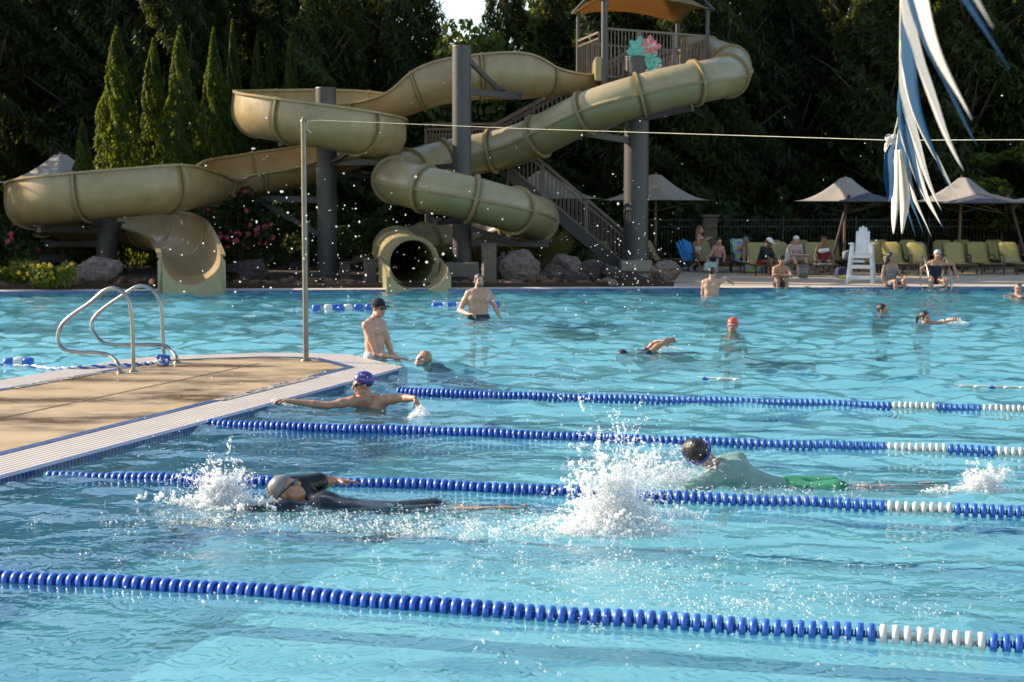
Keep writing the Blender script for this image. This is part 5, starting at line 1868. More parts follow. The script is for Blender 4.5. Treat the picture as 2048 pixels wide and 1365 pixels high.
class Body:
    def __init__(s): s.p = []; s.clips = []
    def cap(s, a, b, ra, rb=None, k=.03, m=0):
        s.p.append(('c', np.array(a, float), np.array(b, float), ra, ra if rb is None else rb, k, m)); return s
    def ell(s, c, r, M=None, k=.02, m=0):
        s.p.append(('e', np.array(c, float), np.array(r, float), np.eye(3) if M is None else np.array(M), 0, k, m)); return s
    def clip(s, pt, n): s.clips.append((np.array(pt, float), np.array(n, float))); return s
    def mesh(s, name, mats, parent, vox, base=(0, 0, 0)):
        lo = np.full(3, 1e9); hi = -lo
        for q in s.p:
            if q[0] == 'c':
                r = max(q[3], q[4]); lo = np.minimum(lo, np.minimum(q[1], q[2]) - r); hi = np.maximum(hi, np.maximum(q[1], q[2]) + r)
            else:
                r = q[2].max(); lo = np.minimum(lo, q[1] - r); hi = np.maximum(hi, q[1] + r)
        lo -= 3 * vox; hi += 3 * vox
        n = np.ceil((hi - lo) / vox).astype(int) + 1
        Dg = np.full(n, .25); Lb = np.zeros(n, np.int8); best = np.full(n, .25)
        for q in s.p:
            k = q[5]
            if q[0] == 'c':
                r = max(q[3], q[4]) + k + 2 * vox + .02; a, b = np.minimum(q[1], q[2]) - r, np.maximum(q[1], q[2]) + r
            else:
                r = q[2].max() + k + 2 * vox + .02; a, b = q[1] - r, q[1] + r
            i0 = np.clip(np.floor((a - lo) / vox).astype(int), 0, n); i1 = np.clip(np.ceil((b - lo) / vox).astype(int) + 1, 0, n)
            sl = tuple(slice(x, y) for x, y in zip(i0, i1))
            g = np.stack(np.meshgrid(*[lo[t] + np.arange(i0[t], i1[t]) * vox for t in range(3)], indexing='ij'), -1)
            if q[0] == 'c':
                ab = q[2] - q[1]; L = (ab * ab).sum() + 1e-12
                t = np.clip(((g - q[1]) @ ab) / L, 0, 1)
                d = np.linalg.norm(g - q[1] - t[..., None] * ab, axis=-1) - (q[3] + (q[4] - q[3]) * t)
            else:
                l = (g - q[1]) @ q[3].T
                k0 = np.linalg.norm(l / q[2], axis=-1); k1 = np.linalg.norm(l / q[2] ** 2, axis=-1) + 1e-9
                d = k0 * (k0 - 1) / k1
            c = Dg[sl]
            h = np.clip(.5 + .5 * (c - d) / k, 0, 1)
            Dg[sl] = c * (1 - h) + d * h - k * h * (1 - h)
            m = d < best[sl]
            best[sl] = np.where(m, d, best[sl]); Lb[sl] = np.where(m, q[6], Lb[sl])
        if s.clips:
            g = np.stack(np.meshgrid(*[lo[t] + np.arange(n[t]) * vox for t in range(3)], indexing='ij'), -1)
            for pt, nr in s.clips: Dg = np.maximum(Dg, (g - pt) @ nr)
        V, F_, ii = surface_net(Dg, lo, vox)
        lab = Lb[tuple(ii.T)]
        me = np_mesh(name, V - np.array(base), F_, mats, True, lab[F_[:, 0]] if len(mats) > 1 else None)
        o = link(bpy.data.objects.new(name, me), parent)
        return o

def skin_mat(name, c, c2):
    return mat(name, c, 0.42, c2, 7, 6, 0.08, 60, sub=.12, contrast=.3)
SK = {'fair': skin_mat("fair_skin", (.50, .275, .185), (.58, .335, .23)), 'tan': skin_mat("tanned_skin", (.40, .20, .115), (.48, .25, .15)),
      'pink': skin_mat("pinkish_skin", (.52, .27, .19), (.60, .33, .25)), 'brown': skin_mat("brown_skin", (.16, .075, .042), (.22, .105, .06)), 'olive': skin_mat("olive_skin", (.33, .175, .10), (.40, .22, .13))}
m_lip = mat("lips", (.36, .12, .10), .4, (.42, .15, .12), 20)
m_eye = mat("eye", (.05, .035, .03), .15, (.09, .06, .05), 60)
HAIR = {'dark': mat("dark_hair", (.010, .007, .006), .35, (.03, .02, .015), 30, 4, .5, 90, stretch=(1, 1, .2)), 'brown': mat("brown_hair", (.05, .026, .014), .4, (.10, .055, .03), 30, 4, .5, 90, stretch=(1, 1, .2)),
        'blond': mat("blond_hair", (.36, .20, .085), .4, (.48, .29, .13), 30, 4, .5, 90, stretch=(1, 1, .2)), 'ginger': mat("light_brown_hair", (.15, .075, .035), .45, (.22, .12, .06), 30, 4, .5, 90, stretch=(1, 1, .2))}
def cloth(name, c, c2, s=14): return mat(name, c, .8, c2, s, 5, .25, 40)
m_purple = mat("purple_cap_rubber", (.045, .022, .20), .3, (.06, .032, .26), 4, coat=.2)
m_greycap = mat("grey_white_cap_rubber", (.15, .145, .135), .35, (.22, .21, .20), 4)
m_redcap = mat("orange_red_cap", (.62, .055, .02), .4, (.70, .09, .03), 5)
m_whitecap = mat("white_cap_cloth", (.68, .66, .62), .8, (.75, .73, .70), 10)
m_blackcap = mat("black_cap_cloth", (.008, .008, .009), .85, (.014, .014, .015), 12)
m_palecap = mat("pale_blue_cap", (.40, .46, .52), .4, (.48, .53, .58), 5)
m_lens = mat("black_lens", (.006, .006, .008), .06, (.01, .01, .013), 5, spec=.8)
m_pinklens = mat("pink_goggle", (.45, .12, .30), .2, (.5, .16, .35), 5)
m_strap = mat("blue_strap", (.02, .03, .35), .4, (.03, .05, .45), 8)
m_blacksuit = cloth("black_swim_cloth", (.005, .005, .006), (.014, .014, .016))
m_blacksuit.node_tree.nodes["Principled BSDF"].inputs['Roughness'].default_value = .28
m_tealshirt = cloth("grey_green_rash_shirt", (.15, .26, .215), (.21, .34, .285), 5)
m_tealshirt.node_tree.nodes["Principled BSDF"].inputs['Roughness'].default_value = .5
m_green = cloth("green_trunks", (.015, .17, .085), (.03, .25, .13))
m_darktrunk = cloth("dark_patterned_trunks", (.012, .014, .02), (.05, .055, .07), 22)
m_maroon = cloth("dark_red_cloth", (.16, .008, .014), (.22, .014, .022))
m_lilac = cloth("lilac_grey_cloth", (.30, .26, .29), (.36, .32, .35))
m_print = cloth("speckled_grey_dress", (.12, .11, .12), (.34, .30, .29), 40)
m_bikini = cloth("pale_bikini", (.52, .45, .42), (.6, .52, .5))
m_navysuit = cloth("dark_navy_swimsuit", (.008, .010, .03), (.014, .018, .045))
m_lilacshoe = cloth("lilac_shoe", (.38, .28, .42), (.45, .34, .5))
m_beach = mat("beach_towel_print", (.16, .25, .55), .9, (.45, .55, .20), 7, 2, .3, 80, contrast=.06)
m_paper = mat("paper", (.6, .6, .6), .7, (.66, .66, .66), 6)

def nrm(v): v = Vector(v); return v.normalized()
def pose(hip, f, s=1.0, up=(0, 0, 1), hf=None, hu=None, headoff=(0, 0, 0)):
    f, up = nrm(f), nrm(up)
    f = (f - up * f.dot(up)).normalized()
    r = f.cross(up)
    hip = Vector(hip)
    J = dict(hip=hip, f=f, up=up, r=r, s=s)
    J['mid'] = hip + up * .19 * s
    J['chest'] = hip + up * .37 * s + f * .01
    J['neck'] = hip + up * .49 * s
    J['hf'] = nrm(hf) if hf is not None else f
    J['hu'] = nrm(hu) if hu is not None else up
    J['hu'] = (J['hu'] - J['hf'] * J['hu'].dot(J['hf'])).normalized()
    J['head'] = J['neck'] + up * .08 * s + J['hu'] * .105 * s + J['hf'] * .025 + Vector(headoff)
    for sd, q in (('R', 1), ('L', -1)):
        J['sh' + sd] = J['neck'] - up * .05 * s + r * q * .175 * s
        J['el' + sd] = J['sh' + sd] - up * .27 * s + r * q * .06 - f * .03
        J['wr' + sd] = J['el' + sd] - up * .23 * s + f * .08
        J['hp' + sd] = hip + r * q * .088 * s
        J['kn' + sd] = J['hp' + sd] - up * .42 * s + r * q * .02 + f * .03
        J['an' + sd] = J['kn' + sd] - up * .40 * s - f * .02
        J['to' + sd] = J['an' + sd] - up * .04 + f * .15 * s
    return J
def reach(J, sd, el=None, wr=None):
    if el is not None: J['el' + sd] = Vector(el)
    if wr is not None: J['wr' + sd] = Vector(wr)
def sitlegs(J, spread=.05, knee_up=0.0, shin=None, thigh=None, fd=None):
    f = nrm(fd) if fd is not None else Vector((J['f'].x, J['f'].y, 0)).normalized(); r = f.cross(Vector((0, 0, 1))); s = J['s']
    for sd, q in (('R', 1), ('L', -1)):
        t = nrm(thigh) if thigh else (f + Vector((0, 0, knee_up))).normalized()
        J['kn' + sd] = J['hp' + sd] + t * .42 * s + r * q * spread
        sh = nrm(shin) if shin else Vector((0, 0, -1)) + f * .05
        J['an' + sd] = J['kn' + sd] + sh * .40 * s
        J['to' + sd] = J['an' + sd] + f * .14 * s + Vector((0, 0, -.03))

def hand(B, wr, d, palm, s, curl=.35, sd=1, m=0):
    d, palm = nrm(d), nrm(palm)
    palm = (palm - d * palm.dot(d)).normalized()
    t = d.cross(palm) * sd                     # towards the thumb
    wr = Vector(wr)
    for o in (-.022, 0, .022):
        B.cap(wr + d * .02 * s + t * o * .7 * s, wr + d * .085 * s + t * o * s, .016 * s, .0145 * s, .012, m)
    for o, L in ((-.031, .058), (-.0105, .072), (.0105, .078), (.031, .070)):
        b = wr + d * .088 * s + t * o * s
        d1 = (d + palm * curl * .6 + t * o * 4).normalized()
        k = b + d1 * L * .52 * s
        d2 = (d + palm * curl * 1.9 + t * o * 2).normalized()
        B.cap(b, k, .0098 * s, .009 * s, .005, m); B.cap(k, k + d2 * L * .5 * s, .009 * s, .0075 * s, .004, m)
    b = wr + d * .03 * s + t * .028 * s
    k = b + (d * .6 + t * .8 + palm * .3).normalized() * .045 * s
    B.cap(b, k, .013 * s, .0105 * s, .008, m); B.cap(k, k + (d * .95 + t * .25 + palm * .5).normalized() * .035 * s, .0105 * s, .0085 * s, .004, m)

def headM(J):
    f, u = J['hf'], J['hu']; r = f.cross(u)
    return np.array([list(r), list(f), list(u)])       # world -> local rows
def hp(J, x, y, z, hs): 
    f, u = J['hf'], J['hu']; r = f.cross(u)
    return J['head'] + (r * x + f * y + u * z) * hs

def figure(label, J, skin, vox=.01, fem=False, beard=None, hs=1.0, hands=True, build=1.0, group=None, child=False, handdir={}, palm={}, curl={}, lower=True):
    s = J['s']; B = Body(); w = s * build
    f, up, r = J['f'], J['up'], J['r']
    sh_w = .92 if fem else 1.0
    # torso
    for q in (-1, 1):
        B.cap(J['hip'] + r * q * .055 * w, J['mid'] + r * q * .052 * w, .105 * w, .088 * w if fem else .095 * w, .05)
        B.cap(J['mid'] + r * q * .052 * w, J['chest'] + r * q * .075 * w, .088 * w if fem else .095 * w, .104 * w, .05)
        B.cap(J['chest'] + r * q * .075 * w, J['chest'] + up * .075 * s + r * q * .09 * w - f * .01, .104 * w, .07 * w, .05)
        B.ell(J['chest'] + r * q * .075 * w + f * .062 * w, np.array((.068, .042, .055)) * w, None, .04)
        B.cap(J['neck'] - up * .01 - f * .015, (J['sh' + ('R' if q > 0 else 'L')] + J['neck']) / 2 + up * .018, .05 * w, .045 * w, .05)
    B.cap(J['neck'] - up * .03, J['head'] - J['hu'] * .05 * hs - J['hf'] * .02 * hs, .060 * w if not fem else .05 * w, .054 * w if not fem else .045 * w, .03)
    # head
    M = headM(J)
    def he(x, y, z, rx, ry, rz, k=.012, m=0): B.ell(hp(J, x, y, z, hs), np.array((rx, ry, rz)) * hs, M, k, m)
    he(0, -.012, .032, .076, .096, .088, .02)
    he(0, .028, -.035, .060, .066, .086, .02)
    he(0, .052, -.088, .036, .036, .028, .02)
    for q in (-1, 1):
        he(q * .046, .03, -.075, .022, .035, .03, .02)          # jaw corner
        he(q * .036, .064, -.028, .022, .022, .02, .015)        # cheek
        he(q * .078, -.004, -.012, .010, .020, .031, .008)      # ear
        B.cap(hp(J, q * .048, .074, .018, hs), hp(J, q * .012, .086, .016, hs), .010 * hs, .011 * hs, .01)
        he(q * .032, .0855, -.002, .013, .008, .0065, .003, 2)  # eye
        B.cap(hp(J, q * .013, .098, -.038, hs), hp(J, q * .006, .10, -.036, hs), .008 * hs, .009 * hs, .006)
    B.cap(hp(J, 0, .088, .008, hs), hp(J, 0, .108, -.034, hs), .009 * hs, .0125 * hs, .008)
    he(0, .091, -.061, .023, .008, .0055, .004, 1)
    he(0, .089, -.070, .019, .008, .0055, .004, 1)
    # arms
    for sd, q in (('R', 1), ('L', -1)):
        S_, E, W_ = J['sh' + sd], J['el' + sd], J['wr' + sd]
        k = (.82 if fem or child else 1.0) * w
        B.cap(J['chest'] + up * .06 * s + r * q * .1 * w, S_, .07 * k, .058 * k, .04)
        B.cap(S_, S_.lerp(E, .45), .056 * k, .050 * k, .03); B.cap(S_.lerp(E, .45), E, .050 * k, .038 * k, .03)
        B.cap(E, E.lerp(W_, .35), .040 * k, .041 * k, .02); B.cap(E.lerp(W_, .35), W_, .041 * k, .026 * k, .02)
        if hands:
            d = handdir.get(sd, W_ - E); pm = palm.get(sd, -r * q + f * .2)
            hand(B, W_, d, pm, s * 1.02, curl.get(sd, .4), q if True else 1)
    # legs
    if lower:
        for sd, q in (('R', 1), ('L', -1)):
            H, K, A_, T_ = J['hp' + sd], J['kn' + sd], J['an' + sd], J['to' + sd]
            k = w
            B.cap(H, K, .088 * k, .056 * k, .04)
            B.cap(K, K.lerp(A_, .3), .055 * k, .056 * k, .02); B.cap(K.lerp(A_, .3), A_, .056 * k, .036 * k, .02)
            B.cap(A_ - up * .0, A_.lerp(T_, .3), .036 * k, .034 * k, .02); B.cap(A_.lerp(T_, .2), T_, .036 * k, .026 * k, .015)
    root = empty("person", J['hip'], 0, label, "person", group)
    B.mesh("body", [SK[skin], m_lip, m_eye], root, vox, J['hip'])
    J['root'] = root; J['hs'] = hs; J['w'] = w; J['fem'] = fem; J['vox'] = vox
    if beard:
        b = Body()
        b.ell(hp(J, 0, .050, -.085, hs), np.array((.046, .044, .034)) * hs, M, .015)
        for q in (-1, 1): b.cap(hp(J, q * .060, .005, -.035, hs), hp(J, q * .040, .045, -.085, hs), .013 * hs, .02 * hs, .015)
        b.cap(hp(J, -.02, .094, -.052, hs), hp(J, .02, .094, -.052, hs), .007 * hs, .007 * hs, .01)
        b.mesh("beard", [HAIR[beard]], root, min(vox, .008), J['hip'])
    return J
def hair(J, m, long=0.0, pony=False, low=0.0, vol=1.0):
    hs, M = J['hs'], headM(J); b = Body()
    b.ell(hp(J, 0, -.016, .036, hs), np.array((.085, .103, .094)) * hs * vol, M, .02)
    f, u = J['hf'], J['hu']
    b2 = b
    b.clip(hp(J, 0, .048, .040, hs), list((f * .9 - u * .55).normalized()))
    b.clip(hp(J, 0, 0, -.05 - low, hs), list(-u))
    o = b.mesh("hair", [m], J['root'], min(J['vox'], .009), J['hip'])
    if long:
        b = Body()
        for q in (-1, 0, 1):
            p0 = hp(J, q * .055, -.06, .02, hs)
            p1 = p0 - Vector((0, 0, 1)) * long * .55 - f * .03 + f.cross(u) * q * .03
            p2 = p1 - Vector((0, 0, 1)) * long * .45 + f * (.03 if q else 0)
            b.cap(p0, p1, .05 * hs, .045 * hs, .03); b.cap(p1, p2, .045 * hs, .018 * hs, .03)
        b.mesh("long_hair", [m], J['root'], J['vox'], J['hip'])
    if pony:
        b = Body(); p0 = hp(J, 0, -.10, .04, hs); p1 = p0 - f * .06 * hs - u * .02; p2 = p1 - Vector((0, 0, .16)) * hs - f * .02
        b.cap(p0, p1, .028 * hs, .03 * hs, .02); b.cap(p1, p2, .032 * hs, .012 * hs, .02)
        b.mesh("ponytail", [m], J['root'], J['vox'], J['hip'])
def swimcap(J, m):
    hs, M = J['hs'], headM(J); b = Body(); f, u = J['hf'], J['hu']
    b.ell(hp(J, 0, -.016, .040, hs), np.array((.0865, .106, .094)) * hs, M, .02)
    b.clip(hp(J, 0, .055, .034, hs), list((f * .45 - u * .9).normalized()))
    return b.mesh("swim_cap", [m], J['root'], min(J['vox'], .008), J['hip'])
def ballcap(J, m, bill=True):
    hs, M = J['hs'], headM(J); b = Body(); f, u = J['hf'], J['hu']
    b.ell(hp(J, 0, -.014, .046, hs), np.array((.090, .108, .095)) * hs, M, .02)
    b.clip(hp(J, 0, 0, .028, hs), list((-u - f * .08).normalized()))
    b.mesh("cap_crown", [m], J['root'], min(J['vox'], .008), J['hip'])
    if bill:
        b = Body(); b.ell(hp(J, 0, .115, .040, hs), np.array((.072, .072, .009)) * hs, M, .01)
        b.mesh("cap_bill", [m], J['root'], min(J['vox'], .006), J['hip'])
def goggles(J, ml, ms=None, big=False):
    hs, M = J['hs'], headM(J)
    b = Body()
    for q in (-1, 1):
        b.ell(hp(J, q * .034, .090, .000, hs), np.array((.031 if big else .024, .014, .022 if big else .016)) * hs, M, .006)
    b.cap(hp(J, -.012, .103, .004, hs), hp(J, .012, .103, .004, hs), .005 * hs, .005 * hs, .004)
    b.mesh("lenses", [ml], J['root'], .005, J['hip'])
    pts = []
    for k in range(25):
        a = lerp(.55, 2 * math.pi - .55, k / 24)
        pts.append(hp(J, .080 * math.sin(a) * 1.03, -.010 + .100 * math.cos(a), .004 + .012 * (1 - math.cos(a)) / 2, hs) - J['hip'])
    MB().tube(pts, .006 * hs, 6).build("temple_strap", ms or ml, J['root'])
def trunks(J, m, leg=.55, name="swim_trunks", waist=.06, grow=.014):
    w, s = J['w'], J['s']; b = Body(); up, r = J['up'], J['r']
    for q in (-1, 1):
        b.cap(J['hip'] + r * q * .055 * w - up * .02, J['hip'] + up * waist + r * q * .055 * w, .105 * w + grow, .100 * w + grow, .05)
    for sd in 'RL':
        H, K = J['hp' + sd], J['kn' + sd]
        b.cap(H, H.lerp(K, leg), .090 * w + grow, (.09 - .03 * leg) * w + grow * 1.6, .04)
    b.clip(J['hip'] + up * (waist + .03), list(up))
    return b.mesh(name, [m], J['root'], J['vox'], J['hip'])
def shirt(J, m, sleeve=.45, name="shirt", grow=.014, low=0.0, straps=False, clipneck=True):
    w, s = J['w'], J['s']; b = Body(); up, r, f = J['up'], J['r'], J['f']
    for q in (-1, 1):
        b.cap(J['hip'] + up * low + r * q * .055 * w, J['mid'] + r * q * .052 * w, .103 * w + grow, .092 * w + grow, .05)
        b.cap(J['mid'] + r * q * .052 * w, J['chest'] + r * q * .075 * w, .092 * w + grow, .104 * w + grow, .05)
        if not straps: b.cap(J['chest'] + r * q * .075 * w, J['chest'] + up * .075 * s + r * q * .09 * w - f * .01, .104 * w + grow, .07 * w + grow, .05)
        b.ell(J['chest'] + r * q * .075 * w + f * .062 * w, np.array((.068, .042, .055)) * w + grow, None, .04)
    if sleeve:
        for sd, q in (('R', 1), ('L', -1)):
            S_, E = J['sh' + sd], J['el' + sd]
            b.cap(J['chest'] + up * .06 * s + r * q * .1 * w, S_, .07 * w + grow, .058 * w + grow, .04)
            b.cap(S_, S_.lerp(E, min(1, sleeve)), .056 * w + grow, .05 * w + grow, .03)
            if sleeve > 1: b.cap(E, E.lerp(J['wr' + sd], sleeve - 1), .045 * w + grow, .035 * w + grow, .03)
        if clipneck: b.clip(J['neck'] + up * .022 * s, list(up))
    else:
        b.clip(J['chest'] + up * .055 * s, list((up + f * .25).normalized()))
    return b.mesh(name, [m], J['root'], J['vox'], J['hip'])
def cap_text(J, txt, x, size, mcol, lat, up_ang, roll=0):
    """Lettering lying on the swim cap."""
    hs = J['hs']; f, u = J['hf'], J['hu']; r = f.cross(u)
    d = (r * math.cos(lat) + f * math.sin(lat)) * math.cos(up_ang) + u * math.sin(up_ang)
    l = Vector((d.dot(r) * .0875, d.dot(f) * .107, d.dot(u) * .095))
    c = J['head'] + (r * l.x + f * (l.y - .016) + u * (l.z + .040)) * hs
    n = (r * (l.x / .0875 ** 2) + f * (l.y / .107 ** 2) + u * (l.z / .095 ** 2)).normalized()
    tx = u.cross(n).normalized(); ty = n.cross(tx)
    tx, ty = tx * math.cos(roll) + ty * math.sin(roll), ty * math.cos(roll) - tx * math.sin(roll)
    cu = bpy.data.curves.new("lettering", 'FONT'); cu.body = txt; cu.size = size; cu.align_x = 'CENTER'; cu.extrude = .0008
    tmp = bpy.data.objects.new("tmp", cu); COL.objects.link(tmp)
    dg = bpy.context.evaluated_depsgraph_get(); me = bpy.data.meshes.new_from_object(tmp.evaluated_get(dg))
    bpy.data.objects.remove(tmp)
    # wrap the letters on the cap
    for v in me.vertices:
        q = c + tx * v.co.x + ty * v.co.y - J['head']
        ql = Vector((q.dot(r), q.dot(f) + .016 * hs, q.dot(u) - .040 * hs)) / hs
        k = math.sqrt((ql.x / .0875) ** 2 + (ql.y / .107) ** 2 + (ql.z / .095) ** 2)
        ql = ql / k * (1.012 + v.co.z * 4)
        v.co = J['head'] + (r * ql.x + f * (ql.y - .016) + u * (ql.z + .040)) * hs - J['hip']
    me.materials.append(mcol)
    return link(bpy.data.objects.new("lettering", me), J['root'])

G = gy
# 1 man in the black cap standing at the island's tip
Y = 20.7
J = pose((G(750, 716, Y).x, Y, .02), (.86, -.5, 0), 1.03, up=(-.02, 0, 1), hf=(.80, -.60, -.10), headoff=(.04, -.01, -.02))
reach(J, 'R', G(752, 709, Y - .22), G(795, 716, Y - .35)); reach(J, 'L', G(782, 705, Y + .1), G(800, 727, Y - .4))
figure("man in a black cap and sunglasses leaning at the tip of the island", J, 'fair', .008, build=.93, handdir={'R': (1, -.15, -.12)}, palm={'R': (0, 0, -1), 'L': (0, -.3, -1)}, curl={'L': 1.2})
hair(J, HAIR['brown'], vol=.98); ballcap(J, m_blackcap); goggles(J, m_lens, None, True); trunks(J, mat("white_trunks", (.5, .5, .5), .7, (.58, .58, .57), 9))
# 2 bearded man
Y = 28.7
J = pose((G(957, 640, Y).x, Y, -.01), (.22, -.97, 0), 1.05, hf=(.35, -.93, -.05))
reach(J, 'R', G(919, 622, Y - .02), G(938, 629, Y - .32)); reach(J, 'L', G(991, 615, Y + .02), G(999, 633, Y - .05))
figure("bare chested bearded man standing waist deep with one fist raised", J, 'fair', .009, beard='brown', build=1.10, handdir={'R': (.8, -.5, .1)}, palm={'R': (0, 0, -1)}, curl={'R': 2.5})
hair(J, HAIR['brown'], vol=.97); trunks(J, m_darktrunk, waist=.05)
# 3 child floating
Y = 19.8
J = pose((G(915, 742, Y).x, Y + .05, -.20), (.2, -.35, .9), .78, up=(-.93, -.1, .34), hf=(-.45, -.72, .42), hu=(.35, .1, .9), headoff=(-.05, 0, .05))
figure("blond child floating low in the water beyond the island's tip", J, 'pink', .009, child=True, hs=.98)
hair(J, HAIR['blond'], low=.02); trunks(J, m_darktrunk); shirt(J, m_darktrunk, .4)
# 4 swimmer in the purple cap
Y = 15.7
J = pose((G(745, 815, Y).x, Y + .1, -.44), (-.45, -.89, 0), 1.0, up=(-.08, .02, 1), hf=(-.95, -.30, -.06), hu=(.05, 0, 1), headoff=(-.03, -.02, -.01))
J['shR'] = G(706, 803, Y - .05); J['shL'] = G(772, 800, Y)
reach(J, 'R', G(655, 812, Y - .1), G(578, 803, Y - .1)); reach(J, 'L', G(806, 797, Y - .08), G(830, 797, Y - .25))
sitlegs(J, thigh=(.2, .9, -.4), shin=(.1, .9, -.2))
figure("swimmer in a purple cap and black goggles with both arms spread at the island wall", J, 'tan', .007, build=.95, handdir={'R': (-1, .05, .12), 'L': (.45, -.25, -.85)}, palm={'R': (0, -.1, -1), 'L': (-.7, .2, -.4)}, curl={'R': .8, 'L': .35})
hair(J, HAIR['brown'], low=.06, vol=.95); swimcap(J, m_purple); goggles(J, m_lens, m_lens, True)
m_letter = mat("white_lettering", (.62, .60, .66), .5, (.68, .66, .70), 9)
cap_text(J, "S", 0, .034, m_letter, R(-12) + math.pi, R(40), 0) if False else cap_text(J, "Sum", 0, .036, m_letter, R(160), R(38), R(-14))
cap_text(J, "LIFETIME", 0, .017, m_letter, R(158), R(10), R(-14))
# 5 swimmer in black on the back
Y = 10.45
J = pose((G(755, 1032, Y).x, Y, -.125), (0, -.05, 1), 1.02, up=(-1, .03, .10), hf=(.62, -.18, .72), hu=(-.78, .1, .62), headoff=(.02, 0, .06))
J['shL'] = G(585, 1010, Y + .20); J['shR'] = G(575, 1026, Y - .17)
for sd in 'LR': J['sh' + sd].z = -.02
J['shL'].z = .075
reach(J, 'L', Vector((G(645, 992, Y + .30).x, Y + .28, .10)), Vector((G(672, 995, Y + .3).x, Y + .30, .105))); reach(J, 'R', Vector((G(470, 1035, Y - .2).x, Y - .22, -.06)), Vector((G(385, 1035, Y - .2).x, Y - .22, -.10)))
for sd, q in (('R', -1), ('L', 1)):
    J['kn' + sd] = Vector((G(885, 1045, Y).x, Y + q * .10, -.07)); J['an' + sd] = Vector((G(1005, 1052, Y).x, Y + q * .08 - .1, -.05 - .03 * q)); J['to' + sd] = Vector((G(1050, 1055, Y).x, Y + q * .07 - .1, -.02))
figure("swimmer in black on the back in the nearest lane, grey cap raised in spray", J, 'tan', .008, handdir={'L': (1, 0, -.03)}, palm={'L': (0, -.2, -1)}, curl={'L': .15})
swimcap(J, m_greycap); goggles(J, m_lens)
shirt(J, m_blacksuit, .9, "black_shirt", .022, clipneck=False); trunks(J, m_blacksuit, .85, "black_shorts", .08, .02)
m_letterd = mat("dark_lettering", (.03, .03, .035), .5, (.04, .04, .045), 9)
cap_text(J, "Sum", 0, .045, m_letterd, R(-30), R(28), R(80)); cap_text(J, "LIFETIME", 0, .018, m_letterd, R(-32), R(50), R(80))
# 6 swimmer in the green shirt
Y = 11.2
J = pose((G(1590, 985, Y).x, Y + .05, -.085), (.1, .15, -1), 1.0, up=(-1, -.08, .16), hf=(-.35, .90, -.25), hu=(-.72, -.45, .50))
J['neck'] = G(1432, 945, Y); J['head'] = G(1397, 906, Y - .02); J['chest'] = G(1468, 944, Y); J['mid'] = G(1525, 978, Y)
J['shL'] = G(1420, 962, Y - .2); J['shR'] = G(1476, 922, Y + .14)
reach(J, 'L', Vector((G(1375, 968, Y - .25).x, Y - .25, -.01)), Vector((G(1325, 972, Y - .25).x, Y - .25, -.06))); reach(J, 'R', Vector((G(1520, 950, Y).x, Y + .3, -.08)), Vector((G(1480, 960, Y).x, Y + .35, -.25)))
for sd, q in (('R', 1), ('L', -1)):
    J['kn' + sd] = Vector((G(1720, 985, Y).x, Y + q * .12, -.05 - .02 * q)); J['an' + sd] = Vector((G(1850, 985, Y).x, Y + q * .12, -.04)); J['to' + sd] = Vector((G(1905, 985, Y).x, Y + q * .12, -.03))
figure("dark haired swimmer in a grey green shirt seen from behind in the middle lane", J, 'tan', .008, hs=1.02, build=.86)
hair(J, HAIR['dark'], low=.075, vol=1.05)
hs = 1.04
pts = []
for k in range(29):
    a = 2 * math.pi * k / 28
    pts.append(hp(J, .090 * math.sin(a), -.012 + .108 * math.cos(a), -.005 - .05 * (1 - math.cos(a)) / 2 + .03, hs) - J['hip'])
MB().tube(pts, .008, 6).build("goggle_strap", m_strap, J['root'])
shirt(J, m_tealshirt, 1.85, "rash_shirt", .014, clipneck=False); trunks(J, m_green, .6, "green_trunks", .06, .03)
# 7 child in the orange red cap
Y = 25.0
J = pose((G(1466, 668, Y).x, Y, -.47), (-.35, -.94, 0), .9, hf=(-.35, -.93, 0))
figure("child in an orange red cap and pink goggles, head above the water", J, 'tan', .010, child=True)
swimcap(J, m_redcap); goggles(J, m_pinklens)
# 8 boy, 9 girl in the back pool
Y = 29.8
J = pose((G(1762, 630, Y).x, Y, -.52), (.6, -.7, 0), .88, hf=(.85, -.5, 0)); figure("dark haired boy with only his head above the water at the right", J, 'tan', .011, child=True); hair(J, HAIR['dark']); shirt(J, m_navysuit, .4)
Y = 27.2
J = pose((G(1847, 650, Y).x, Y, -.47), (.55, -.8, 0), .85, hf=(.6, -.78, 0)); J['shL'] = G(1862, 648, Y - .05)
reach(J, 'L', G(1882, 645, Y - .15), G(1903, 641, Y - .25)); figure("girl with a ponytail stretching one arm out in the back pool", J, 'tan', .011, fem=True, child=True); hair(J, HAIR['dark'], pony=True); shirt(J, mat("pink_print", (.5, .25, .3), .8, (.6, .5, .5), 25), 0, "swimsuit", .006)
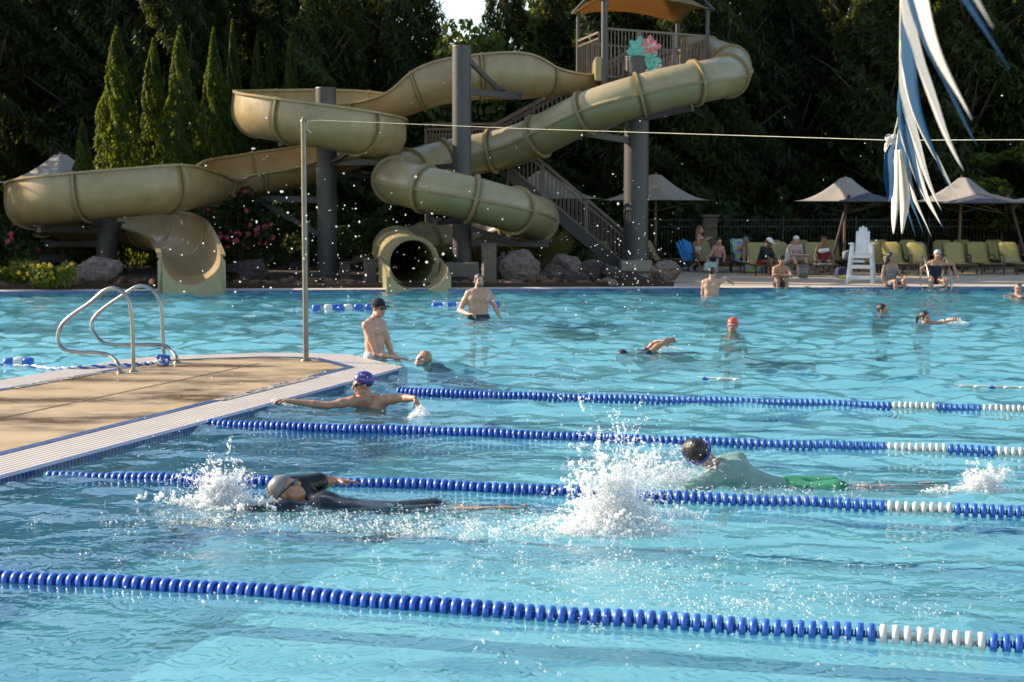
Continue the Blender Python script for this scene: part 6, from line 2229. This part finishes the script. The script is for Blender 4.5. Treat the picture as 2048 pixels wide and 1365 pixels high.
# 10 swimmer just under the surface
Y = 21.7
J = pose((G(1345, 712, Y).x, Y, -.12), (0, 0, -1), 1.0, up=(-1, .05, .05), hf=(-.3, 0, -1), hu=(-1, 0, .2))
reach(J, 'L', G(1312, 695, Y - .1), G(1322, 689, Y - .1)); reach(J, 'R', G(1305, 690, Y + .2), G(1330, 684, Y + .2))
J['anL'].z = J['anR'].z = -.15
figure("dark swimmer lying just below the surface with both hands raised", J, 'tan', .011); hair(J, HAIR['dark']); shirt(J, m_navysuit, .5); trunks(J, m_navysuit)
J = pose((G(1115, 662, 26.5).x, 26.5, -.16), (0, 0, -1), .9, up=(1, .05, 0), hf=(.3, 0, -1), hu=(1, 0, 0)); figure("dark shape of a person swimming underwater right of the bearded man", J, 'brown', .014); shirt(J, m_navysuit, .5); trunks(J, m_navysuit)
J = pose((G(1520, 710, 22).x, 22, -.2), (0, 0, -1), .9, up=(-1, .05, 0), hf=(-.3, 0, -1), hu=(-1, 0, 0)); figure("person swimming underwater below the child in the orange red cap", J, 'olive', .014); trunks(J, m_greycl)
# 11 man seen from the back at the far edge
Y = 36.9
J = pose((G(1423, 588, Y).x, Y, -.16), (.25, .97, 0), 1.0, hf=(.5, .86, .05)); reach(J, 'R', G(1452, 557, Y + .15), G(1464, 566, Y + .5)); reach(J, 'L', G(1405, 588, Y + .1), G(1410, 600, Y + .25))
figure("bare backed man in the water leaning one arm on the far pool edge", J, 'fair', .013, build=1.05); hair(J, HAIR['dark']); trunks(J, m_darktrunk)
# 12 person sitting on the far edge
def edge_sit(px, off, z=.14): 
    q = far_pt(gy(px, 420, 39).x, off); return Vector((q.x, q.y, z))
J = pose(edge_sit(1567, .22), (0, -1, 0), .92, up=(0, -.32, 1), hf=(.2, -.97, 0)); sitlegs(J, .03, .55, shin=(0, -.1, -1))
reach(J, 'R', J['knR'] + Vector((-.12, -.02, .02)), J['knL'] + Vector((.0, -.09, .03))); reach(J, 'L', J['knL'] + Vector((.12, -.02, .02)), J['knR'] + Vector((0, -.10, .06)))
figure("person in a black cap hugging the knees on the far pool edge", J, 'olive', .012); hair(J, HAIR['dark']); ballcap(J, m_blackcap, False); trunks(J, m_darktrunk)
# 13 girl walking on the deck
Y = 48.6
J = pose((G(1397, 420, Y).x, Y, .80), (1, -.25, 0), .87, up=(.05, 0, 1), hf=(.9, -.3, -.05))
J['knR'] = J['hpR'] + Vector((.05, -.02, -.37)); J['anR'] = J['knR'] + Vector((.02, 0, -.35)); J['toR'] = J['anR'] + Vector((.12, -.02, -.04))
J['knL'] = J['hpL'] + Vector((.03, 0, -.37)); J['anL'] = J['knL'] + Vector((-.28, 0, -.24)); J['toL'] = J['anL'] + Vector((.06, 0, -.12))
reach(J, 'R', J['shR'] + Vector((-.02, -.05, -.24)), J['shR'] + Vector((.2, -.05, -.12))); reach(J, 'L', J['shL'] + Vector((.02, .05, -.24)), J['shL'] + Vector((.22, .0, -.10)))
figure("girl in a pale bikini walking past the loungers with papers in hand", J, 'tan', .012, fem=True); hair(J, HAIR['ginger'], long=.34)
trunks(J, m_bikini, .12, "bikini_bottom", .02, .008); b = Body()
for q in (-1, 1): b.ell(J['chest'] + J['r'] * q * .06 + J['f'] * .075, (.062, .05, .05), None, .02)
b.cap(J['chest'] - J['r'] * .11, J['chest'] + J['r'] * .11, .03, .03, .02); b.mesh("bikini_top", [m_bikini], J['root'], .012, J['hip'])
for sd in 'RL': Body().cap(J['an' + sd] + Vector((0, 0, -.02)), J['to' + sd], .045, .036, .02).mesh("shoe", [m_lilacshoe], J['root'], .012, J['hip'])
pp = empty("paper_sheet", J['wrR'] + Vector((.12, 0, .04)), 0, "pale sheet of paper held out by the walking girl", "paper"); MB().box((0, 0, 0), (.22, .16, .006), 0, Matrix.Rotation(-.5, 3, 'Y')).build("sheet", m_paper, pp)
# 14-18 people on the loungers
def seated(px, Y, z, f, s, label, skin, up=(0, 0, 1), hf=None, **kw):
    J = pose((G(px, 420, Y).x, Y, z), f, s, up=up, hf=hf); return J
J = seated(1437, 47.9, .46, (-.55, -.83, 0), .86, '', '', up=(0, -.1, 1), hf=(.3, -.95, -.2)); sitlegs(J, .08, .0)
reach(J, 'R', J['shR'] + Vector((-.1, -.12, -.24)), J['knR'] + Vector((.03, .1, .1))); figure("bare chested boy in dark trunks sitting on a lounger by the blue chairs", J, 'pink', .013); hair(J, HAIR['dark']); trunks(J, m_navysuit, .8)
J = seated(1492, 48.3, .46, (.1, -1, 0), .88, '', '', up=(0, .25, 1), hf=(.1, -1, -.3)); sitlegs(J, .06, .6, shin=(0, -.45, -1))
reach(J, 'R', J['shR'] + Vector((-.12, -.2, -.1)), J['head'] + Vector((-.06, -.14, -.04))); reach(J, 'L', J['shL'] + Vector((.12, -.2, -.1)), J['head'] + Vector((.06, -.14, -.04)))
figure("person with hands at the face on the lounger with the beach towel", J, 'olive', .013); hair(J, HAIR['dark']); ballcap(J, m_greycl); trunks(J, m_navysuit, .3)
def towel(label, pts, w, m, name="beach_towel"):
    C = [Vector(c) for c in catmull(pts, 5)]; base = C[0]; mb = MB(); vs, fs = [], []
    for i, c in enumerate(C):
        for k in range(7):
            s = k / 6 * 2 - 1
            vs.append(c - base + Vector((s * w / 2, .02 * math.sin(s * 5 + i), .015 * math.sin(s * 7 + i * .7))))
    for i in range(len(C) - 1):
        for k in range(6):
            a = i * 7 + k; fs.append((a, a + 1, a + 8, a + 7))
    mb.add(vs, fs, 0, True); o = mb.build(name, m, loc=base); o.modifiers.new("thickness", 'SOLIDIFY').thickness = .012
    tag(o, label, "towel"); return o
x = G(1506, 420, 47.4).x
towel("blue and lime patterned beach towel over a lounger back and seat", [(x - .2, 49.05, 1.08), (x - .2, 48.85, .80), (x - .18, 48.62, .42), (x - .1, 48.1, .40), (x - .02, 47.5, .39), (x + .02, 47.32, .33), (x + .02, 47.30, .10)], .52, m_beach)
x = G(1436, 420, 47.6).x
towel("pale green towel under the boy, hanging from his lounger", [(x + .0, 48.1, .40), (x - .1, 47.7, .40), (x - .22, 47.4, .36), (x - .26, 47.32, .15)], .4, mat("mint_towel", (.35, .5, .42), .9, (.5, .6, .5), 12))
Y = 45.9
J = seated(1524, Y, .46, (.75, -.65, 0), .95, '', '', up=(.30, -.25, 1), hf=(.8, -.5, -.45)); sitlegs(J, .06, .05, shin=(.1, 0, -1))
reach(J, 'R', J['shR'] + Vector((.08, -.12, -.22)), J['knR'] + Vector((-.02, .0, .09))); reach(J, 'L', J['shL'] + Vector((.12, -.05, -.22)), J['knL'] + Vector((.02, .0, .09)))
figure("hunched person in a white cap, dark shirt and red shorts on a lounger", J, 'brown', .012); hair(J, HAIR['dark']); ballcap(J, m_whitecap); shirt(J, m_blackcap, .95, "dark_shirt", .025); trunks(J, m_maroon, .75, "red_shorts")
Y = 46.7
J = seated(1590, Y, .46, (.25, -.97, 0), .95, '', '', up=(.05, -.05, 1), hf=(.35, -.93, -.1)); sitlegs(J, .10, .25, shin=(.25, -.25, -1))
reach(J, 'R', J['shR'] + Vector((.0, -.2, -.22)), J['knL'] + Vector((0, -.02, .10))); reach(J, 'L', J['shL'] + Vector((.06, -.14, -.24)), J['knL'] + Vector((.06, .06, .10)))
figure("smiling woman in a white cap and lilac top on a lounger", J, 'pink', .012, fem=True); hair(J, HAIR['brown']); swimcap(J, m_whitecap); shirt(J, m_lilac, 0, "lilac_top")
b = Body()
for q in (-1, 1): b.cap(J['shR' if q > 0 else 'shL'] + Vector((0, .05, .02)), J['hip'] + J['r'] * q * .22 + Vector((0, .05, .02)), .07, .10, .05)
b.cap(J['chest'] + J['r'] * .15 - J['f'] * .1, J['chest'] - J['r'] * .15 - J['f'] * .1, .07, .07, .05)
b.mesh("wrapped_towel", [m_whitecl], J['root'], .013, J['hip'])
Y = 46.3
J = seated(1648, Y, .46, (-.05, -1, 0), .98, '', '', up=(0, -.12, 1), hf=(-.1, -1, -.3)); sitlegs(J, .10, .02)
reach(J, 'R', J['shR'] + Vector((-.09, -.05, -.26)), J['hip'] + Vector((-.26, -.30, -.02))); reach(J, 'L', J['shL'] + Vector((.09, -.05, -.26)), J['hip'] + Vector((.26, -.30, -.02)))
figure("person in dark red swimwear sitting upright with straight arms on a lounger", J, 'brown', .012); hair(J, HAIR['dark']); shirt(J, m_maroon, 0, "red_suit", .012)
b = Body(); b.cap(J['chest'] - J['r'] * .1 + J['f'] * .09, J['chest'] + J['r'] * .1 + J['f'] * .09 - Vector((0, 0, .03)), .06, .065, .04); b.mesh("chest_towel", [m_whitecl], J['root'], .012, J['hip'])
towel("white towel spread under the person in dark red swimwear", [(J['hip'].x, Y - .05, .40), (J['hip'].x, Y - .3, .395), (J['hip'].x, Y - .62, .385)], .62, m_whitecl, "white_towel")
# 19, 20 on the far edge; 21 at the right border
J = pose(edge_sit(1796, .25), (.35, -.93, 0), .98, up=(-.05, -.08, 1), hf=(.75, -.6, .05)); sitlegs(J, .04, .15, shin=(.05, -.1, -1))
reach(J, 'R', J['shR'] + Vector((-.06, -.05, -.25)), J['hip'] + Vector((-.2, -.18, .0))); reach(J, 'L', J['shL'] + Vector((.08, -.08, -.24)), J['knL'] + Vector((0, .0, .10)))
figure("woman with long dark hair sitting on the far edge right of the lifeguard chair", J, 'olive', .011, fem=True); hair(J, HAIR['dark'], long=.30); shirt(J, m_print, 0, "speckled_dress", .012); trunks(J, m_print, .7, "skirt")
J = pose(edge_sit(1890, .30, .22), (0, -1, 0), .95, up=(.05, -.12, 1), hf=(-.1, -1, 0)); sitlegs(J, .10, -.05, shin=(0, -.05, -1))
reach(J, 'R', J['shR'] + Vector((-.22, -.02, -.14)), G(1867, 548, J['hip'].y)); reach(J, 'L', J['shL'] + Vector((.27, 0, -.02)), G(1914, 548, J['hip'].y))
figure("person in a pale cap and navy suit holding two handrails on the far edge", J, 'tan', .011, fem=True); hair(J, HAIR['brown'], vol=.95); swimcap(J, m_palecap); shirt(J, m_navysuit, 0, "swimsuit", .008, -.02); trunks(J, m_navysuit, .1, "suit_bottom", .05, .008)
Y = 35.4
J = pose((G(2036, 596, Y).x, Y, -.36), (-.6, -.8, 0), .85, hf=(-.4, -.9, 0)); reach(J, 'R', G(2024, 590, Y - .1), G(2012, 593, Y - .3))
figure("child cut by the right edge reaching out over the water", J, 'pink', .012, child=True); hair(J, HAIR['ginger']); goggles(J, mat("red_goggle", (.6, .05, .08), .3, (.65, .08, .1), 5))
# ================================================================== splashes and flying drops
m_foam = mat("white_water", (.92, .93, .94), .25, (.96, .96, .97), 30, transl=.58, tcol=(.97, .98, .98), spec=.6)
def thin(m, f, gl=0.0):
    """Let part of the light straight through: froth and drops are mostly gaps."""
    nt = m.node_tree; out = nt.nodes["Material Output"]; src = out.inputs['Surface'].links[0].from_socket
    t = nt.nodes.new("ShaderNodeBsdfTransparent"); mx = nt.nodes.new("ShaderNodeMixShader"); mx.inputs[0].default_value = f
    nt.links.new(src, mx.inputs[1]); nt.links.new(t.outputs[0], mx.inputs[2]); nt.links.new(mx.outputs[0], out.inputs['Surface'])
thin(m_foam, .34)
m_drop = mat("clear_drop", (.90, .93, .95), .08, (.95, .97, .98), 30, transl=.5, tcol=(.97, .98, .98), spec=1.0)
thin(m_drop, .62)
def octa(level):
    bm = bmesh.new(); bmesh.ops.create_icosphere(bm, subdivisions=level, radius=1)
    v = np.array([x.co[:] for x in bm.verts]); f = np.array([[q.index for q in x.verts] for x in bm.faces]); bm.free(); return v, f
IC1, IC2 = octa(1), octa(2)
def drops(name, P, Rd, label, cat, foam=.5, seed=0, big=.006, stretch=None):
    """Many drops as one mesh: round ones, slightly drawn out along their flight."""
    rs = np.random.RandomState(seed)
    P = np.asarray(P, float); Rd = np.asarray(Rd, float)
    vs, fs, mi, off = [], [], [], 0
    for sel, (v, f) in ((Rd < big, IC1), (Rd >= big, IC2)):
        p, r = P[sel], Rd[sel]
        if not len(p): continue
        sc = r[:, None] * (1 + .35 * rs.randn(len(p), 3)).clip(.55, 1.9)
        if stretch is not None: sc = sc * np.asarray(stretch)
        V = p[:, None, :] + v[None] * sc[:, None, :]
        Fc = f[None] + (np.arange(len(p)) * len(v))[:, None, None] + off
        vs.append(V.reshape(-1, 3)); fs.append(Fc.reshape(-1, 3))
        mi.append(np.repeat((rs.rand(len(p)) > foam).astype(int), len(f)))
        off += len(p) * len(v)
    base = P.mean(0)
    o = np_obj(name, np.concatenate(vs) - base, np.concatenate(fs), [m_foam, m_drop], None, True, np.concatenate(mi))
    o.location = base
    tag(o, label, cat, kind="stuff")
    return o
def jets(rs, c, n, vx, vy, vz, spread, tmax, r0, lean=(0, 0)):
    """Arcs of water thrown up from around c, caught in flight."""
    P, Rr = [], []
    for _ in range(n):
        a = rs.rand() * 6.28; q = rs.rand() ** .5
        p0 = np.array([c[0] + spread[0] * q * math.cos(a), c[1] + spread[1] * q * math.sin(a), 0])
        v = np.array([lean[0] + vx * q * math.cos(a) + rs.randn() * .25 * vx, lean[1] + vy * q * math.sin(a) + rs.randn() * .2 * vy, vz * (.35 + .65 * rs.rand()) * (1 - .35 * q)])
        t0 = rs.rand() * tmax * .45; t1 = t0 + (.05 + .16 * rs.rand())
        m = rs.randint(8, 30)
        rr = r0 * (.5 + rs.rand())
        wob = rs.randn(2, 3) * .012
        for k in range(m):
            u = k / (m - 1); t = t0 + (t1 - t0) * u
            p = p0 + v * t - np.array([0, 0, 4.9 * t * t]) + wob[0] * math.sin(u * 7) + wob[1] * math.cos(u * 11) + rs.randn(3) * .004
            if p[2] < -.01: continue
            P.append(p); Rr.append(rr * (.35 + .75 * math.sin(math.pi * min(1, u + .12)) + .3 * rs.rand()))
    return P, Rr
def mound(rs, c, n, w, h, r, power=1.6):
    P, Rr = [], []
    for _ in range(n):
        a = rs.rand() * 6.28; q = rs.rand() ** .55
        top = h * (1 - q) ** power
        P.append([c[0] + w[0] * q * math.cos(a), c[1] + w[1] * q * math.sin(a), top * rs.rand() ** .6 + rs.rand() * .012]); Rr.append(r * (.35 + rs.rand()))
    return P, Rr
def foam_body(name, blobs, label, vox=.009, k=.02):
    b = Body()
    for (p, r) in blobs: b.cap(p, (p[0] + .3 * r, p[1], p[2] + r * .6), r, r * .6, k)
    o = b.mesh(name, [m_foam], None, vox)
    tag(o, label, "splash", kind="stuff"); return o
rs = np.random.RandomState(77)
# the big kick splash in the middle
c = gz(1228, 1066)
P1_, R1_ = mound(rs, (c.x + .02, c.y + .05), 9000, (.38, .22), .44, .0046, 1.5)
P2_, R2_ = jets(rs, (c.x, c.y + .1), 420, .8, .4, 4.7, (.10, .10), .66, .0046, (.08, .1))
P3_, R3_ = jets(rs, (c.x - .05, c.y), 240, 2.2, .8, 2.2, (.25, .16), .36, .0042)
P4_, R4_ = jets(rs, (gz(1170, 1060).x, c.y + .1), 26, .25, .2, 4.6, (.03, .03), .66, .0052, (-.15, 0))
b_ = [((c.x + rs.randn() * .10, c.y + .05 + rs.randn() * .07, max(0, .05 + .10 * rs.randn())), .008 + .012 * rs.rand()) for _ in range(200)]
b_ += [((c.x + .015 + rs.randn() * .05, c.y + .06 + rs.randn() * .04, .12 + .22 * rs.rand()), .008 + .012 * rs.rand()) for _ in range(110)]
foam_body("splash_core", b_, "dense white foot of the big kick splash", .008, .012)
drops("kick_splash", P1_ + P2_ + P3_ + P4_, R1_ + R2_ + R3_ + R4_, "tall white kick splash breaking over the second blue rope", "splash", .62, 1)
# spray at the face of the swimmer on the back
c = gz(445, 1012)
P1_, R1_ = mound(rs, (c.x, c.y), 4200, (.26, .14), .24, .0045, 1.2)
P2_, R2_ = jets(rs, (c.x, c.y), 190, .8, .3, 3.2, (.08, .06), .52, .0045, (-.1, 0))
P3_, R3_ = jets(rs, (c.x + .15, c.y - .1), 120, 1.3, .5, 1.5, (.2, .1), .26, .004)
P4_, R4_ = jets(rs, (c.x - .3, c.y - .02), 22, .5, .3, 1.9, (.15, .05), .32, .006, (-.3, 0))
P5_, R5_ = jets(rs, (c.x + .03, c.y), 7, .3, .1, 3.6, (.03, .03), .5, .008)
b_ = [((c.x + rs.randn() * .085, c.y + rs.randn() * .05, .06 + .06 * rs.randn()), .007 + .010 * rs.rand()) for _ in range(120)]
foam_body("splash_core", b_, "dense white spray against the grey cap", .008, .012)
drops("face_splash", P1_ + P2_ + P3_ + P4_ + P5_, R1_ + R2_ + R3_ + R4_ + R5_, "white spray leaping in front of the grey cap", "splash", .6, 2)
# splash before the dark haired swimmer
c = gz(1330, 975)
P1_, R1_ = jets(rs, (c.x, c.y), 260, .9, .3, 2.9, (.22, .08), .5, .0042, (.15, 0))
P2_, R2_ = mound(rs, (c.x, c.y), 1500, (.34, .14), .16, .0042)
drops("hand_splash", P1_ + P2_, R1_ + R2_, "loose white spray in front of the dark haired swimmer", "splash", .5, 3)
# small kick at the right edge
c = gz(1965, 985)
P1_, R1_ = mound(rs, (c.x, c.y), 1700, (.22, .12), .16, .0045, 1.3)
P2_, R2_ = jets(rs, (c.x, c.y), 120, .6, .3, 2.6, (.08, .05), .42, .0045, (.1, 0))
P3_, R3_ = jets(rs, (c.x - .2, c.y), 30, .9, .3, 1.2, (.12, .05), .22, .005, (-.3, 0))
b_ = [((c.x + rs.randn() * .05, c.y + rs.randn() * .03, .05 + .05 * rs.randn()), .015 + .018 * rs.rand()) for _ in range(26)]
foam_body("splash_core", b_, "white core of the small splash at the right edge", .009)
drops("kick_splash", P1_ + P2_ + P3_, R1_ + R2_ + R3_, "small white kick splash near the right edge", "splash", .62, 4)
# under the drooping hand, at the wall hand, far splashes
c = gz(840, 836); P1_, R1_ = mound(rs, (c.x, c.y), 420, (.12, .07), .15, .006, 1.0); P2_, R2_ = jets(rs, (c.x, c.y), 22, .6, .3, 1.3, (.08, .05), .22, .005)
drops("hand_splash", P1_ + P2_, R1_ + R2_, "water trickling below the drooping hand of the purple capped swimmer", "splash", .55, 5)
c = gz(590, 812); P1_, R1_ = mound(rs, (c.x, c.y), 420, (.20, .07), .06, .006, .8); P2_, R2_ = jets(rs, (c.x - .1, c.y), 30, .5, .2, 1.2, (.15, .04), .2, .005)
drops("hand_splash", P1_ + P2_, R1_ + R2_, "spray along the arm reaching for the island wall", "splash", .6, 6)
c = gz(1322, 700); P1_, R1_ = mound(rs, (c.x, c.y), 160, (.30, .1), .14, .010, 1.3); P2_, R2_ = jets(rs, (c.x, c.y), 14, .5, .3, 1.9, (.1, .05), .3, .009)
drops("arm_splash", P1_ + P2_, R1_ + R2_, "light splash at the raised hands of the dark submerged swimmer", "splash", .7, 7)
c = gz(1900, 648); P1_, R1_ = mound(rs, (c.x, c.y), 420, (.32, .12), .10, .012, .8)
drops("arm_splash", P1_, R1_, "white splash at the girl's stretched arm", "splash", .8, 8)
# broken water along the two swimmers and flung onto the surface in the foreground
def scatter(name, boxes, label, seed, foam=.5, rmax=.006):
    q = np.random.RandomState(seed); P, Rr = [], []
    for (px, py, sx, sy, n) in boxes:
        m = 0
        while m < n:
            cx, cy = px + q.randn() * sx, py + q.randn() * sy
            k = q.randint(1, 12)
            g = gz(cx, max(cy, 560))
            for _ in range(k):
                P.append([g.x + q.randn() * .022, g.y + q.randn() * .045, q.rand() ** 3 * .05]); Rr.append(rmax * (.3 + .8 * q.rand() ** 1.5))
            m += k
    return drops(name, P, Rr, label, "splash", foam, seed)
scatter("broken_water", [(480, 1040, 120, 14, 900), (640, 1050, 140, 10, 700), (840, 1055, 80, 16, 900), (960, 1060, 70, 16, 700), (1060, 1062, 60, 20, 800)], "broken white water along the swimmer in black", 11)
scatter("broken_water", [(1420, 985, 60, 6, 700), (1540, 990, 60, 8, 450), (1680, 985, 70, 10, 350), (1330, 990, 60, 14, 350)], "broken white water along the green shirted swimmer", 12)
scatter("flung_drops", [(1300, 1165, 60, 22, 520), (1420, 1190, 110, 30, 520), (1500, 1215, 60, 12, 240), (1150, 1150, 140, 35, 420), (1700, 1200, 90, 22, 260), (1230, 1240, 120, 20, 240), (1880, 1230, 60, 10, 90), (300, 1110, 260, 40, 260), (800, 1140, 240, 40, 260), (1400, 1100, 280, 40, 320)], "splinters of water thrown across the foreground", 13, .6, .0055)
scatter("flung_drops", [(700, 1250, 400, 60, 90), (1500, 1310, 350, 40, 120)], "single drops striking the calm front water", 14, .4, .006)
# drops in the air
def air(boxes, seed):
    q = np.random.RandomState(seed); P, Rr = [], []
    for (px, py, sx, sy, y0, y1, n, r) in boxes:
        for _ in range(int(n * .62)):
            Y = q.uniform(y0, y1); g = gy(px + q.randn() * sx, py + q.randn() * sy, Y)
            if g.z < .02: continue
            P.append(g[:]); Rr.append(r * .66 * (.4 + .9 * q.rand() ** 2.2))
    return P, Rr
P1_, R1_ = air([(640, 490, 110, 75, 8.5, 11, 170, .0085), (560, 420, 170, 120, 7, 10.5, 60, .010), (850, 560, 150, 60, 9, 11.5, 120, .0075), (1265, 620, 75, 150, 9, 10.8, 260, .007), (1230, 800, 110, 70, 9, 10.8, 420, .006),
                (1250, 540, 50, 60, 9, 10.5, 110, .007), (1000, 650, 420, 200, 8.5, 11.5, 200, .006), (700, 800, 250, 70, 9.5, 12, 190, .0065), (420, 920, 90, 45, 10, 11, 260, .0055), (1500, 250, 260, 120, 8, 11, 26, .007), (480, 290, 40, 30, 6, 8, 4, .012),
                (900, 380, 250, 120, 8.5, 11, 50, .0065), (250, 520, 140, 50, 8, 11, 18, .008), (650, 870, 220, 50, 9.6, 11.5, 160, .0055), (1400, 860, 70, 40, 10, 11.2, 120, .006), (1420, 930, 60, 30, 10.4, 10.9, 40, .008)], 5)
drops("flying_drops", P1_, R1_, "bright drops of water hanging in the air over the pool", "water drops", .7, 15, .007)
